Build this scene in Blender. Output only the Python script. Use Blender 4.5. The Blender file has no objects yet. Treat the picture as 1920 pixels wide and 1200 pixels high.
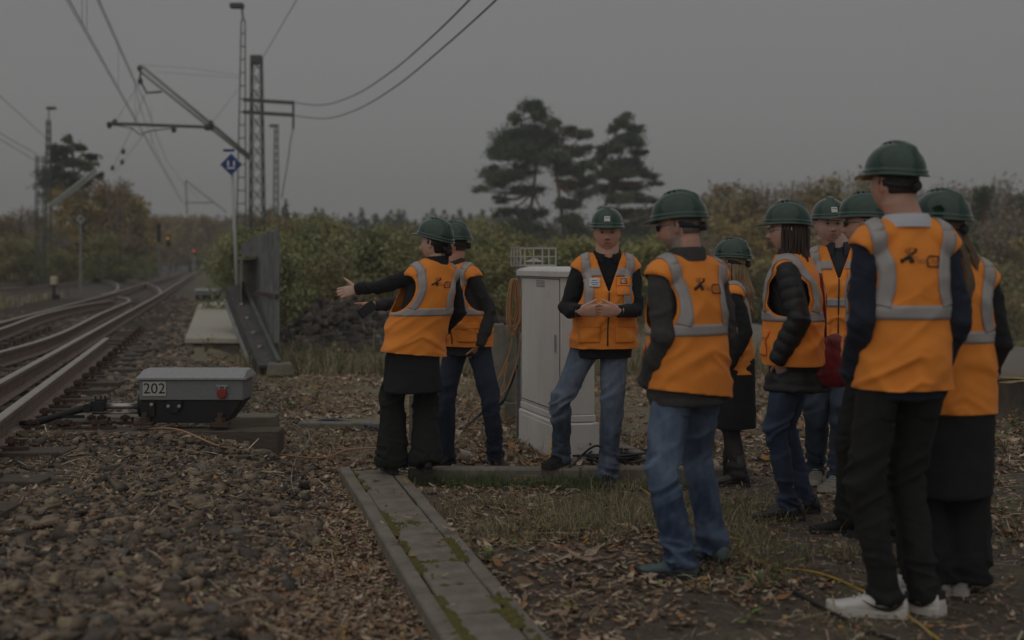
import bpy, bmesh, math, random
import numpy as np
from mathutils import Vector, Matrix
from mathutils.bvhtree import BVHTree
random.seed(7); RNG = np.random.default_rng(7)
R = math.radians
V = Vector
scene = bpy.context.scene
COL = scene.collection

# ---------------------------------------------------------------- camera
K = 2400.0            # focal length in photo pixels
HC = 1.47             # camera height
cd = bpy.data.cameras.new('camera'); cam = bpy.data.objects.new('camera', cd); COL.objects.link(cam)
cam.location = (0, 0, HC); cam.rotation_euler = (R(90), 0, 0)
cd.sensor_width = 36; cd.lens = 36 * K / 1920
cd.shift_y = -110 / 1920.0
cd.clip_start = .1; cd.clip_end = 2500
cd.dof.use_dof = True; cd.dof.focus_distance = 8.6; cd.dof.aperture_fstop = 1.6
scene.camera = cam
# ---------------------------------------------------------------- sky and light (overcast)
w = bpy.data.worlds.new('World'); scene.world = w; w.use_nodes = True
nt = w.node_tree; nt.nodes.clear()
out = nt.nodes.new('ShaderNodeOutputWorld'); bg = nt.nodes.new('ShaderNodeBackground')
tc = nt.nodes.new('ShaderNodeTexCoord'); sep = nt.nodes.new('ShaderNodeSeparateXYZ')
ramp = nt.nodes.new('ShaderNodeValToRGB')
e = ramp.color_ramp.elements
e[0].position = 0.0; e[0].color = (.76, .755, .75, 1)
e[1].position = 1.0; e[1].color = (1.0, 1.0, 1.0, 1)
k = ramp.color_ramp.elements.new(.10); k.color = (.76, .755, .75, 1)
k = ramp.color_ramp.elements.new(.22); k.color = (.75, .745, .74, 1)
sky = nt.nodes.new('ShaderNodeTexSky'); sky.sky_type = 'NISHITA'; sky.sun_disc = False
sky.sun_elevation = R(50); sky.sun_rotation = R(200); sky.dust_density = 5
skm = nt.nodes.new('ShaderNodeVectorMath'); skm.operation = 'SCALE'; skm.inputs['Scale'].default_value = .008
nz = nt.nodes.new('ShaderNodeTexNoise'); nz.inputs['Scale'].default_value = 2.2; nz.inputs['Detail'].default_value = 5
nm = nt.nodes.new('ShaderNodeMapping'); nm.inputs['Scale'].default_value = (1, 1, 4)
nr = nt.nodes.new('ShaderNodeMapRange'); nr.inputs[3].default_value = .93; nr.inputs[4].default_value = 1.07
mul = nt.nodes.new('ShaderNodeVectorMath'); mul.operation = 'SCALE'
add = nt.nodes.new('ShaderNodeVectorMath'); add.operation = 'ADD'
L = nt.links.new
L(tc.outputs['Generated'], sep.inputs[0]); L(sep.outputs['Z'], ramp.inputs[0])
L(tc.outputs['Generated'], nm.inputs['Vector']); L(nm.outputs[0], nz.inputs['Vector']); L(nz.outputs['Fac'], nr.inputs[0])
L(ramp.outputs[0], mul.inputs[0]); L(nr.outputs[0], mul.inputs['Scale'])
L(sky.outputs[0], skm.inputs[0]); L(mul.outputs[0], add.inputs[0]); L(skm.outputs[0], add.inputs[1])
L(add.outputs[0], bg.inputs[0]); bg.inputs[1].default_value = 1.0; L(bg.outputs[0], out.inputs[0])
sd = bpy.data.lights.new('sun', 'SUN'); sd.energy = 1.5; sd.angle = R(110); sd.color = (1, .97, .93)
sun = bpy.data.objects.new('sun', sd); COL.objects.link(sun)
sun.rotation_euler = (R(42), 0, R(-28))     # high, from behind the camera and a little left
scene.view_settings.view_transform = 'Standard'; scene.view_settings.look = 'None'
scene.view_settings.exposure = -1.90; scene.view_settings.gamma = 1.0
scene.view_settings.use_curve_mapping = False
scene.cycles.use_denoising = True
scene.cycles.max_bounces = 6

# ---------------------------------------------------------------- helpers
def W(px, py, Y): return V(((px - 960) / K * Y, Y, HC - (py - 490) / K * Y))
def G(px, py, z=0.0):
    Y = (HC - z) * K / (py - 490); return V(((px - 960) / K * Y, Y, z))
TH = math.atan(555 / K)
TD = V((-math.sin(TH), math.cos(TH), 0)); TN = V((math.cos(TH), math.sin(TH), 0))
def TP(n, s, z=0): return TN * n + TD * s + V((0, 0, z))
def nof(x, y): return x * TN.x + y * TN.y
def sof(x, y): return x * TD.x + y * TD.y

def vnoise(P, seed=0):
    P = np.asarray(P, dtype=np.float64); i = np.floor(P).astype(np.int64); f = P - i; f = f * f * (3 - 2 * f)
    def h(ix, iy, iz):
        n = (ix * 374761393 + iy * 668265263 + iz * 2147483647 + seed * 974711) & 0xffffffff
        n = ((n ^ (n >> 13)) * 1274126177) & 0xffffffff
        n = (n ^ (n >> 16)) & 0xffff
        return n / 32767.5 - 1
    x, y, z = i[:, 0], i[:, 1], i[:, 2]; u, v, t = f[:, 0], f[:, 1], f[:, 2]
    r = 0
    for a in (0, 1):
        for b in (0, 1):
            for c in (0, 1):
                r = r + h(x + a, y + b, z + c) * (u if a else 1 - u) * (v if b else 1 - v) * (t if c else 1 - t)
    return r
def fbm(P, o=3, seed=0):
    r = 0; a = 1.0; P = np.array(P, dtype=np.float64)
    for k in range(o): r = r + a * vnoise(P, seed + k * 17); P = P * 2.03 + 5.1; a *= .5
    return r

def mat(name, col, rough=.8, metal=0, bump=0, bscale=60, var=0, vscale=8, vcol=False, coat=0, col2=None, sheen=0, stretch=None, detail=4, spec=None, emit=None, trans=0):
    m = bpy.data.materials.new(name); m.use_nodes = True
    nt = m.node_tree; b = nt.nodes['Principled BSDF']; L = nt.links.new
    b.inputs['Base Color'].default_value = (*col, 1); b.inputs['Roughness'].default_value = rough
    b.inputs['Metallic'].default_value = metal; b.inputs['Coat Weight'].default_value = coat
    b.inputs['Coat Roughness'].default_value = .08
    if spec is not None: b.inputs['Specular IOR Level'].default_value = spec
    if sheen: b.inputs['Sheen Weight'].default_value = sheen
    if emit: b.inputs['Emission Color'].default_value = (*emit[:3], 1); b.inputs['Emission Strength'].default_value = emit[3]
    if trans: b.inputs['Transmission Weight'].default_value = trans
    tc = nt.nodes.new('ShaderNodeTexCoord'); src = tc.outputs['Object']
    if stretch:
        mp = nt.nodes.new('ShaderNodeMapping'); mp.inputs['Scale'].default_value = stretch; L(src, mp.inputs['Vector']); src = mp.outputs[0]
    csock = None
    if vcol:
        a = nt.nodes.new('ShaderNodeVertexColor'); a.layer_name = 'Col'; csock = a.outputs['Color']
    if var:
        n = nt.nodes.new('ShaderNodeTexNoise'); n.inputs['Scale'].default_value = vscale; n.inputs['Detail'].default_value = detail; n.inputs['Roughness'].default_value = .65
        L(src, n.inputs['Vector'])
        mx = nt.nodes.new('ShaderNodeMix'); mx.data_type = 'RGBA'
        mr = nt.nodes.new('ShaderNodeMapRange'); mr.inputs[1].default_value = .3; mr.inputs[2].default_value = .7
        L(n.outputs['Fac'], mr.inputs[0]); L(mr.outputs[0], mx.inputs[0])
        if col2 is None or csock is not None:
            if csock is not None:
                mul = nt.nodes.new('ShaderNodeVectorMath'); mul.operation = 'SCALE'; mr.inputs[3].default_value = 1 - var; mr.inputs[4].default_value = 1 + var
                L(csock, mul.inputs[0]); L(mr.outputs[0], mul.inputs['Scale']); csock = mul.outputs[0]
            else:
                mx.inputs[6].default_value = (*[c * (1 - var) for c in col], 1); mx.inputs[7].default_value = (*[min(1, c * (1 + var)) for c in col], 1); csock = mx.outputs[2]
        else:
            mx.inputs[6].default_value = (*col, 1); mx.inputs[7].default_value = (*col2, 1); csock = mx.outputs[2]
    if csock is not None: L(csock, b.inputs['Base Color'])
    if bump:
        n2 = nt.nodes.new('ShaderNodeTexNoise'); n2.inputs['Scale'].default_value = bscale; n2.inputs['Detail'].default_value = 5
        L(src, n2.inputs['Vector']); bp = nt.nodes.new('ShaderNodeBump'); bp.inputs['Strength'].default_value = bump; bp.inputs['Distance'].default_value = .01
        L(n2.outputs['Fac'], bp.inputs['Height']); L(bp.outputs[0], b.inputs['Normal'])
    return m

def tag(o, label=None, cat=None, group=None, kind=None):
    if label: o['label'] = label
    if cat: o['category'] = cat
    if group: o['group'] = group
    if kind: o['kind'] = kind
    return o
def empty(name, loc, label=None, cat=None, group=None, kind=None):
    o = bpy.data.objects.new(name, None); o.location = loc; o.empty_display_size = .1; COL.objects.link(o)
    return tag(o, label, cat, group, kind)
def link(name, me, m=None, parent=None, smooth=False, loc=None):
    if m is not None and not me.materials: me.materials.append(m)
    o = bpy.data.objects.new(name, me); COL.objects.link(o)
    if parent: o.parent = parent
    if loc is not None: o.location = loc
    if smooth: me.shade_smooth()
    return o
def npmesh(name, verts, faces, cols=None):
    """verts (N,3), faces (M,k) numpy; cols (N,3) per vertex"""
    me = bpy.data.meshes.new(name); verts = np.asarray(verts, dtype=np.float32); faces = np.asarray(faces, dtype=np.int32)
    M, k = faces.shape
    me.vertices.add(len(verts)); me.vertices.foreach_set('co', verts.ravel())
    me.loops.add(M * k); me.loops.foreach_set('vertex_index', faces.ravel())
    me.polygons.add(M); me.polygons.foreach_set('loop_start', np.arange(0, M * k, k, dtype=np.int32))
    me.update(calc_edges=True); me.validate()
    if cols is not None: setcol(me, cols)
    return me
def setcol(me, cols):
    at = me.color_attributes.new('Col', 'FLOAT_COLOR', 'POINT')
    c = np.ones((len(me.vertices), 4), dtype=np.float32); c[:, :3] = cols; at.data.foreach_set('color', c.ravel())

class MB:
    """collects shapes into one mesh"""
    def __init__(s): s.v = []; s.f = []; s.org = V((0, 0, 0))
    def box(s, c, size, rot=0, M=None, taper=1.0):
        c = V(c); hx, hy, hz = size[0] / 2, size[1] / 2, size[2] / 2; i = len(s.v)
        Rm = M if M is not None else Matrix.Rotation(rot, 3, 'Z')
        for z in (-1, 1):
            t = taper if z > 0 else 1
            for x, y in ((-1, -1), (1, -1), (1, 1), (-1, 1)): s.v.append(c + Rm @ V((x * hx * t, y * hy * t, z * hz)))
        for f in ((0, 3, 2, 1), (4, 5, 6, 7), (0, 1, 5, 4), (1, 2, 6, 5), (2, 3, 7, 6), (3, 0, 4, 7)): s.f.append(tuple(i + a for a in f))
        return s
    def bar(s, a, b, w, h=None, up=(0, 0, 1)):
        a = V(a); b = V(b); h = h or w; t = (b - a); l = t.length
        if l < 1e-6: return s
        t.normalize(); upv = V(up)
        if abs(t.dot(upv)) > .98: upv = V((0, 1, 0))
        sd = t.cross(upv).normalized(); u = sd.cross(t)
        M = Matrix((sd, t, u)).transposed()
        return s.box((a + b) / 2, (w, l, h), M=M)
    def tube(s, pts, rad, segs=8, side=None, power=2.0, cap=True, close=False):
        pts = [V(p) for p in pts]; n = len(pts); i0 = len(s.v); prev = None
        for k in range(n):
            a = pts[max(0, k - 1)]; b = pts[min(n - 1, k + 1)]
            if close: a = pts[k - 1]; b = pts[(k + 1) % n]
            t = (b - a).normalized()
            h = V(side[k]) if isinstance(side, list) else (V(side) if side is not None else (prev if prev is not None else (V((1, 0, 0)) if abs(t.x) < .9 else V((0, 1, 0)))))
            sd = (h - t * h.dot(t)).normalized(); fr = t.cross(sd); prev = sd
            r = rad[k] if isinstance(rad, (list, tuple)) else rad
            ra, rb = r if isinstance(r, (tuple, list)) else (r, r)
            for j in range(segs):
                an = 2 * math.pi * j / segs; cx, sx = math.cos(an), math.sin(an)
                if power != 2:
                    cx = math.copysign(abs(cx) ** (2 / power), cx); sx = math.copysign(abs(sx) ** (2 / power), sx)
                s.v.append(pts[k] + sd * (cx * ra) + fr * (sx * rb))
        for k in range(n if close else n - 1):
            k2 = (k + 1) % n
            for j in range(segs):
                j2 = (j + 1) % segs
                s.f.append((i0 + k * segs + j, i0 + k * segs + j2, i0 + k2 * segs + j2, i0 + k2 * segs + j))
        if cap and not close:
            s.f.append(tuple(i0 + j for j in reversed(range(segs)))); s.f.append(tuple(i0 + (n - 1) * segs + j for j in range(segs)))
        return s
    def ell(s, c, r, M=None, su=12, sv=8):
        c = V(c); i0 = len(s.v); M = M or Matrix.Identity(3)
        s.v.append(c + M @ V((0, 0, -r[2])))
        for a in range(1, sv):
            th = math.pi * a / sv
            for b in range(su):
                ph = 2 * math.pi * b / su
                s.v.append(c + M @ V((r[0] * math.sin(th) * math.cos(ph), r[1] * math.sin(th) * math.sin(ph), -r[2] * math.cos(th))))
        s.v.append(c + M @ V((0, 0, r[2]))); top = len(s.v) - 1
        for b in range(su): s.f.append((i0, i0 + 1 + (b + 1) % su, i0 + 1 + b))
        for a in range(sv - 2):
            for b in range(su):
                p = i0 + 1 + a * su; s.f.append((p + b, p + (b + 1) % su, p + su + (b + 1) % su, p + su + b))
        p = i0 + 1 + (sv - 2) * su
        for b in range(su): s.f.append((p + b, p + (b + 1) % su, top))
        return s
    def prism(s, poly, a, b):
        """poly: list of 3D points, extruded from +a to +b (vectors)"""
        i = len(s.v); n = len(poly); a = V(a); b = V(b)
        for p in poly: s.v.append(V(p) + a)
        for p in poly: s.v.append(V(p) + b)
        s.f.append(tuple(i + k for k in reversed(range(n)))); s.f.append(tuple(i + n + k for k in range(n)))
        for k in range(n): s.f.append((i + k, i + (k + 1) % n, i + n + (k + 1) % n, i + n + k))
        return s
    def mesh(s, name, org=None):
        o = org if org is not None else s.org
        me = bpy.data.meshes.new(name); me.from_pydata([tuple(p - o) for p in s.v], [], s.f); me.update(); return me
    def build(s, name, m, parent=None, smooth=False, org=None, bevel=0, label=None):
        me = s.mesh(name, org)
        if bevel:
            bm = bmesh.new(); bm.from_mesh(me)
            bmesh.ops.recalc_face_normals(bm, faces=bm.faces)
            bmesh.ops.bevel(bm, geom=list(bm.edges), offset=bevel, segments=1, affect='EDGES', profile=.5); bm.to_mesh(me); bm.free()
        o = link(name, me, m, parent, smooth)
        if label: o['label'] = label
        return o
def smoothpts(pts, n=6):
    """catmull-rom"""
    pts = [V(p) for p in pts]; P = [pts[0] * 2 - pts[1]] + pts + [pts[-1] * 2 - pts[-2]]; r = []
    for i in range(1, len(P) - 2):
        for k in range(n):
            t = k / n; a, b, c, d = P[i - 1], P[i], P[i + 1], P[i + 2]
            r.append(.5 * ((2 * b) + (c - a) * t + (2 * a - 5 * b + 4 * c - d) * t * t + (3 * b - 3 * c + d - a) * t ** 3))
    r.append(pts[-1]); return r
def text_mesh(txt, size, extrude=0.0, align='CENTER', shear=0):
    c = bpy.data.curves.new('text', 'FONT'); c.body = txt; c.size = size; c.extrude = extrude; c.align_x = align; c.align_y = 'CENTER'; c.shear = shear; c.resolution_u = 3
    o = bpy.data.objects.new('text', c); COL.objects.link(o)
    dg = bpy.context.evaluated_depsgraph_get(); me = bpy.data.meshes.new_from_object(o.evaluated_get(dg))
    COL.objects.unlink(o); bpy.data.objects.remove(o); bpy.data.curves.remove(c)
    return me
def copytree(o, loc, parent=None):
    c = o.copy(); COL.objects.link(c)
    if parent: c.parent = parent
    else: c.location = loc
    for ch in o.children: copytree(ch, None, c)
    return c
# ---------------------------------------------------------------- terrain
def sst(a, b, x):
    t = np.clip((x - a) / (b - a), 0, 1); return t * t * (3 - 2 * t)
def hgt(x, y, rough=True):
    x = np.asarray(x, dtype=np.float64); y = np.asarray(y, dtype=np.float64)
    n = x * TN.x + y * TN.y; s = x * TD.x + y * TD.y
    z = .225 * (1 - sst(-.22, .74, n)) * np.ones_like(x)
    # dug soil bank behind the pointing pair
    m = np.exp(-(((y - 23.8 - .12 * (x + 3)) / 2.2) ** 2)) * sst(-4.4, -3.5, x) * (1 - sst(-1.2, .8, x))
    z = z + .62 * m
    z = z + .055 * np.exp(-((y - 8.62) / .24) ** 2) * (1 - sst(-1.62, -1.35, x))
    # field falling away on the right
    z = z - 2.3 * sst(16, 55, y) * sst(3.5, 14, x)
    if rough:
        P = np.stack([x.ravel() * 1.3, y.ravel() * 1.3, np.zeros(x.size)], 1)
        flat = 1 - sst(9, 30, np.abs(y))
        z = z + (fbm(P, 3, 3).reshape(x.shape) * .018) * (.35 + .65 * flat)
        P2 = np.stack([x.ravel() * 3, y.ravel() * 3, np.ones(x.size)], 1)
        z = z + m * fbm(P2, 3, 9).reshape(x.shape) * .16
    # keep it below the concrete walkway
    wk = (1 - sst(.03, .10, np.abs(n - 1.02) - .19)) * (s < 9.6)
    z = z * (1 - wk) + np.minimum(z, .0) * wk
    return z
def hz(x, y): return float(hgt(np.array([x]), np.array([y]))[0])

def gp(px, py, z=0):
    p = G(px, py, z); p.z = z; return p
def gz(px, py):
    p = G(px, py, 0.0); z = hz(p.x, p.y) if True else 0; p = G(px, py, z); p.z = hz(p.x, p.y); return p

def lines(lo, hi, step, far, grow=1.16):
    a = list(np.arange(lo, hi + 1e-6, step)); d = step
    while a[-1] < far: d *= grow; a.append(a[-1] + d)
    return a
xs = lines(-5.2, 4.6, .05, 900); d = .05; left = [-5.2]
while left[-1] > -900: d *= 1.16; left.append(left[-1] - d)
xs = np.array(sorted(left[1:]) + xs)
ys = lines(3.0, 13.0, .055, 1800); d = .055; lo = [3.0]
while lo[-1] > -30: d *= 1.3; lo.append(lo[-1] - d)
ys = np.array(sorted(lo[1:]) + ys)
GX, GY = np.meshgrid(xs, ys); GZ = hgt(GX, GY)
nx, ny = len(xs), len(ys)
idx = np.arange(nx * ny).reshape(ny, nx)
F = np.stack([idx[:-1, :-1], idx[:-1, 1:], idx[1:, 1:], idx[1:, :-1]], -1).reshape(-1, 4)
VV = np.stack([GX.ravel(), GY.ravel(), GZ.ravel()], 1)
NN = nof(VV[:, 0], VV[:, 1]); SS = sof(VV[:, 0], VV[:, 1])
P = np.stack([VV[:, 0] * .9, VV[:, 1] * .9, VV[:, 0] * 0], 1); nz1 = fbm(P, 4, 21); nz2 = fbm(P * 4, 3, 5)
def mixc(a, b, t): return a * (1 - t[:, None]) + np.array(b) * t[:, None]
def ballast_edge(s): return np.clip(.02 + (s - 4.2) * .20, -.1, .75)
c = np.ones((len(VV), 3)) * np.array((.095, .074, .055))                 # bare trodden soil
c = mixc(c, (.15, .112, .078), sst(-.3, .5, nz1) * .8)                     # litter
c = mixc(c, (.085, .088, .045), sst(.2, .9, nz2 + nz1) * (VV[:, 0] > .3) * .7)
bal = 1 - sst(-.15, .15, NN - ballast_edge(SS) + nz2 * .08)
c = mixc(c, (.085, .072, .062), bal)
c = mixc(c, (.24, .20, .12), sst(8.5, 13, VV[:, 1]) * sst(-1.2, -.2, NN) * .75)      # dry grass further off
bank = np.exp(-(((VV[:, 1] - 23.0) / 2.4) ** 2)) * (VV[:, 0] > -4) * (VV[:, 0] < .6)
c = mixc(c, (.06, .05, .042), np.clip(bank * 1.6, 0, 1))
c = mixc(c, (.21, .185, .16), sst(15, 19, VV[:, 1]) * sst(4.2, 5.2, VV[:, 0] - VV[:, 1] * .0) * .95)   # ploughed field
c = mixc(c, (.21, .20, .09), sst(26, 34, VV[:, 1]) * (1 - sst(3.0, 4.5, VV[:, 0])) * (1 - bal))
c = c * (1 + .18 * nz2[:, None])
m_ground = mat('ground', (.1, .08, .06), .95, vcol=True, var=.35, vscale=35, bump=.7, bscale=90)
g = link('ground', npmesh('ground', VV, F, np.clip(c, .005, 1)), m_ground, smooth=True); g['kind'] = 'structure'

# ---------------------------------------------------------------- materials shared
m_conc = mat('concrete', (.29, .255, .205), .92, var=.3, vscale=9, bump=.5, bscale=120, col2=(.15, .135, .11), detail=9)
m_conc_pale = mat('pale_concrete', (.50, .47, .40), .9, var=.25, vscale=6, bump=.3, bscale=90, col2=(.44, .41, .34))
m_conc_dark = mat('weathered_concrete', (.26, .24, .19), .93, var=.3, vscale=7, bump=.5, bscale=80, col2=(.13, .13, .10), detail=9)
m_moss = mat('moss', (.12, .115, .035), .98, var=.5, vscale=40, bump=1, bscale=150, col2=(.20, .165, .045))
m_timber = mat('old_timber', (.16, .13, .10), .9, var=.4, vscale=14, stretch=(1, 8, 8), bump=.6, bscale=60, col2=(.07, .055, .045))
m_timber_grey = mat('grey_timber', (.27, .245, .19), .9, var=.35, vscale=10, stretch=(.6, 8, 8), bump=.6, bscale=50, col2=(.13, .12, .09))
m_rail_side = mat('rail_rust', (.23, .17, .135), .8, var=.3, vscale=12, bump=.3, bscale=60)
m_rail_top = mat('rail_steel', (.40, .365, .32), .55, metal=.3, var=.15, vscale=8)
m_rust = mat('dark_rust', (.085, .052, .036), .85, var=.4, vscale=30, bump=.5, bscale=60)
m_galv = mat('galvanised_steel', (.36, .37, .37), .6, metal=.2, var=.25, vscale=14)
m_mast = mat('mast_green_steel', (.10, .12, .105), .7, metal=.2, var=.2, vscale=3)
m_mastgrey = mat('mast_grey_steel', (.30, .31, .30), .7, metal=.2, var=.2, vscale=3)
m_wire = mat('wire', (.05, .05, .05), .7)
m_tubeal = mat('aluminium_tube', (.38, .39, .37), .6, metal=.2)
m_black = mat('black_paint', (.014, .014, .015), .7, var=.3, vscale=40, bump=.25, bscale=200)
m_steel = mat('bright_steel', (.45, .44, .42), .35, metal=.8)
m_white = mat('white_paint', (.72, .72, .70), .5)
m_rubber = mat('black_rubber', (.018, .018, .019), .5)
m_orange_cable = mat('orange_cable', (.46, .25, .12), .55)
m_yellow_cable = mat('yellow_cable', (.55, .36, .03), .5)

# ---------------------------------------------------------------- concrete walkway of slabs
path = empty('walkway', (0, 0, 0), kind='structure')
def joint_s(py): 
    p = G(870, py, .06); return sof(p.x, p.y)
js = [joint_s(875.0)]
step = .452
for k in range(14): js.append(js[-1] - step)
n0, n1 = .90, 1.14
moss = MB(); slabs = []
for k in range(len(js) - 1):
    a, b = js[k + 1] + .008, js[k] - .008
    c = TP((n0 + n1) / 2 + random.uniform(-.004, .004), (a + b) / 2, .03 + random.uniform(-.005, .004))
    mb = MB().box(V((0, 0, 0)), (n1 - n0 - .012, b - a, .07))
    o = mb.build('slab', m_conc, path, bevel=.006); o.location = c
    o.rotation_euler = (random.uniform(-.006, .006), random.uniform(-.01, .01), -TH * -1 + random.uniform(-.006, .006)); slabs.append(o)
es = 1.0; s = js[0] + .1
k = 0
while s > 2.0:
    for side, nn, zz in ((0, n0 - .045, .015), (1, n1 + .045, .0)):
        o = MB().box(V((0, 0, 0)), (.075, es - .012, .12)).build('edging_stone', m_conc, path, bevel=.008)
        o.location = TP(nn + random.uniform(-.004, .004), s - es / 2 - side * .3, zz); o.rotation_euler.z = TH + random.uniform(-.006, .006)
    s -= es
def mossblob(c, r, h):
    c = V(c); n = 6
    ring = [c + V((math.cos(a) * r * random.uniform(.5, 1.3), math.sin(a) * r * random.uniform(.5, 1.3), 0)) for a in [2 * math.pi * i / n for i in range(n)]]
    i = len(moss.v); moss.v.append(c + V((0, 0, h))); moss.v += [c + (p - c) * .6 + V((0, 0, h * random.uniform(.5, .9))) for p in ring]; moss.v += [p + V((0, 0, -.004)) for p in ring]
    for j in range(n):
        j2 = (j + 1) % n
        moss.f.append((i, i + 1 + j, i + 1 + j2)); moss.f.append((i + 1 + j, i + 1 + n + j, i + 1 + n + j2, i + 1 + j2))
for k in range(9000):
    s = random.uniform(js[-1] + 1.2, js[0]); q = random.random()
    if q < .5: n = n0 + random.gauss(-.008, .018)
    elif q < .72: n = n1 + random.gauss(.0, .014)
    elif q < .93: s = random.choice(js) + random.gauss(0, .012); n = random.uniform(n0, n1)
    else: n = random.uniform(n0, n1)
    pv = vnoise(np.array([[s * 3.1, n * 7, 0.], [s * 11, n * 22, 4.]]), 5); big = math.exp(-((s - 4.75) / .5) ** 2)
    if pv[0] + .6 * pv[1] + .7 * big * (q < .5) + (-.45 if q > .93 else 0) < .28 - .08 * (q < .5): continue
    mossblob(TP(n, s, .064 + random.uniform(0, .004)), random.uniform(.004, .012) * (1 + .8 * big), random.uniform(.002, .007) * (1 + .8 * big))
o = moss.build('moss', m_moss, path, smooth=True); o['kind'] = 'stuff'

# ---------------------------------------------------------------- kerbs round the cabinet
def kerb(a, b, w=.10, h=.09, zb=-.06, lab=None, seg=1.0):
    a = V(a); b = V(b); L_ = (b - a).length; t = (b - a).normalized(); n = max(1, round(L_ / seg))
    root = empty('kerb', a, lab, 'kerb')
    for i in range(n):
        p = a + t * (L_ * (i + .5) / n) - a
        o = MB().box((0, 0, 0), (L_ / n - .008, w, h - zb)).build('kerbstone', m_conc_dark if w < .09 else m_conc, root, bevel=.012)
        o.location = p + V((0, random.uniform(-.004, .004), (h + zb) / 2 + random.uniform(-.004, .004)))
        o.rotation_euler.z = math.atan2(t.y, t.x)
    return root
ky = 8.62
kerb((-.70, ky, 0), (1.62, ky - .02, 0), .13, .085, lab='long weathered concrete kerb running across behind the walkway end', seg=1.16)
pa = G(1122, 815, .05); pb = G(1232, 868, .06)
kerb((pa.x - .3, pa.y + .9, 0), (pb.x + .05, pb.y, 0), .10, .07, lab='narrow concrete kerb running back beside the grey cabinet', seg=1.3)
pc = G(575, 786, .03); pd_ = G(745, 806, .03)
o = MB().box(((pc + pd_) / 2), ((pd_ - pc).x, .30, .06)).build('concrete_cover', m_conc_dark, bevel=.01)
tag(o, 'flat concrete cover plate lying in litter left of the woman in black trousers', 'cover plate')
# ---------------------------------------------------------------- railway track
ZR = .45
track = empty('railway_track', (0, 0, 0), kind='structure')
PROF = [(-.075, -.172), (.075, -.172), (.075, -.160), (.012, -.140), (.010, -.045), (.036, -.036), (.036, -.006), (.028, 0), (-.028, 0), (-.036, -.006), (-.036, -.036), (-.010, -.045), (-.012, -.140), (-.075, -.160)]
def rail(pts, smooth_n=5, parent=track, sc=1.0):
    pts = smoothpts(pts, smooth_n) if smooth_n > 1 else [V(p) for p in pts]
    v = []; f = []; n = len(PROF)
    for i, p in enumerate(pts):
        t = (pts[min(i + 1, len(pts) - 1)] - pts[max(0, i - 1)]).normalized(); sd = V((t.y, -t.x, 0)).normalized()
        for a, b in PROF: v.append(tuple(p + sd * a * sc + V((0, 0, b * sc))))
    for i in range(len(pts) - 1):
        for j in range(n):
            j2 = (j + 1) % n; f.append((i * n + j, i * n + j2, (i + 1) * n + j2, (i + 1) * n + j))
    f.append(tuple(reversed(range(n)))); f.append(tuple((len(pts) - 1) * n + j for j in range(n)))
    me = bpy.data.meshes.new('rail'); me.from_pydata(v, [], f); me.update()
    me.materials.append(m_rail_side); me.materials.append(m_rail_top)
    for i, p in enumerate(me.polygons):
        if i < (len(pts) - 1) * n and (i % n) in (6, 7, 8): p.material_index = 1
    o = link('rail', me, None, parent); return o
def rp(px, py): return G(px, py, ZR)
VPX, VPY = 403, 489
def linepts(p, q, k0, k1, n=2):     # extend a straight pixel line in world space
    a, b = rp(*p), rp(*q); return [a + (b - a) * (k0 + (k1 - k0) * i / n) for i in range(n + 1)]
# near stock rail
r1 = linepts((27, 700), (301, 550.5), -.55, 1.0, 3) + [rp(340, 527), rp(378, 505), rp(390, 499)]
rail(r1)
rail(linepts((0, 781), (200, 633), -.35, 1.0, 3))                        # short outer rail with a free end
rail(linepts((0, 604), (197, 553), -.5, 1.0, 2) + [rp(240, 540.5), rp(272, 531), rp(323, 516.5), rp(362, 502)])
rail([rp(-190, 662), rp(-90, 639), rp(0, 616), rp(80, 588), rp(160, 570), rp(213, 563)], 4)
rail([rp(-160, 700), rp(-80, 681), rp(0, 659), rp(80, 636), rp(133, 615), rp(187, 588), rp(232, 569), rp(243, 563.5), rp(238, 559), rp(222, 556)], 4)
rail([rp(301, 549), rp(300, 544), rp(290, 536), rp(266, 529.5), rp(221, 520), rp(208, 514.5), rp(222, 511)], 4)
rail([rp(190, 552), rp(212, 547), rp(221, 540), rp(219, 532), rp(203, 526), rp(187, 523), rp(171, 518), rp(172, 515)], 4)
rail([rp(-120, 539), rp(0, 533), rp(107, 524), rp(171, 517), rp(213, 513), rp(262, 509)], 3)
rail([rp(-120, 552), rp(0, 542), rp(107, 533), rp(171, 524), rp(240, 515), rp(290, 508)], 3)
# sleepers
slm = [MB().box((0, 0, 0), (1, .25, .16)).mesh('sleeper') for _ in range(1)]
bm = bmesh.new(); bm.from_mesh(slm[0]); bmesh.ops.bevel(bm, geom=list(bm.edges), offset=.006, segments=1, affect='EDGES'); bm.to_mesh(slm[0]); bm.free()
slm[0].materials.append(m_timber)
def sleeper(xr, y, length, z=.275):
    o = bpy.data.objects.new('sleeper', slm[0]); COL.objects.link(o); o.parent = track
    o.scale.x = length; o.location = (xr - length / 2, y, z - .08); o.rotation_euler.z = random.uniform(-.006, .006); return o
yy = [G(0, p, .27).y for p in (1010, 950, 897, 845)]
ends = [(-30, 1010), (25, 950), (88, 897), (128, 845)]
for px, py in ends: p = G(px, py, .27); sleeper(p.x, p.y, 4.2)
y = G(0, 812, .27).y
ytimb = []
while y < 42:
    nn = -.92 + random.uniform(-.12, .12)
    x = (nn - y * TN.y) / TN.x
    if y > 9.6: sleeper(x, y, 4.4)
    y += .76 if y < 25 else 1.1
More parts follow.
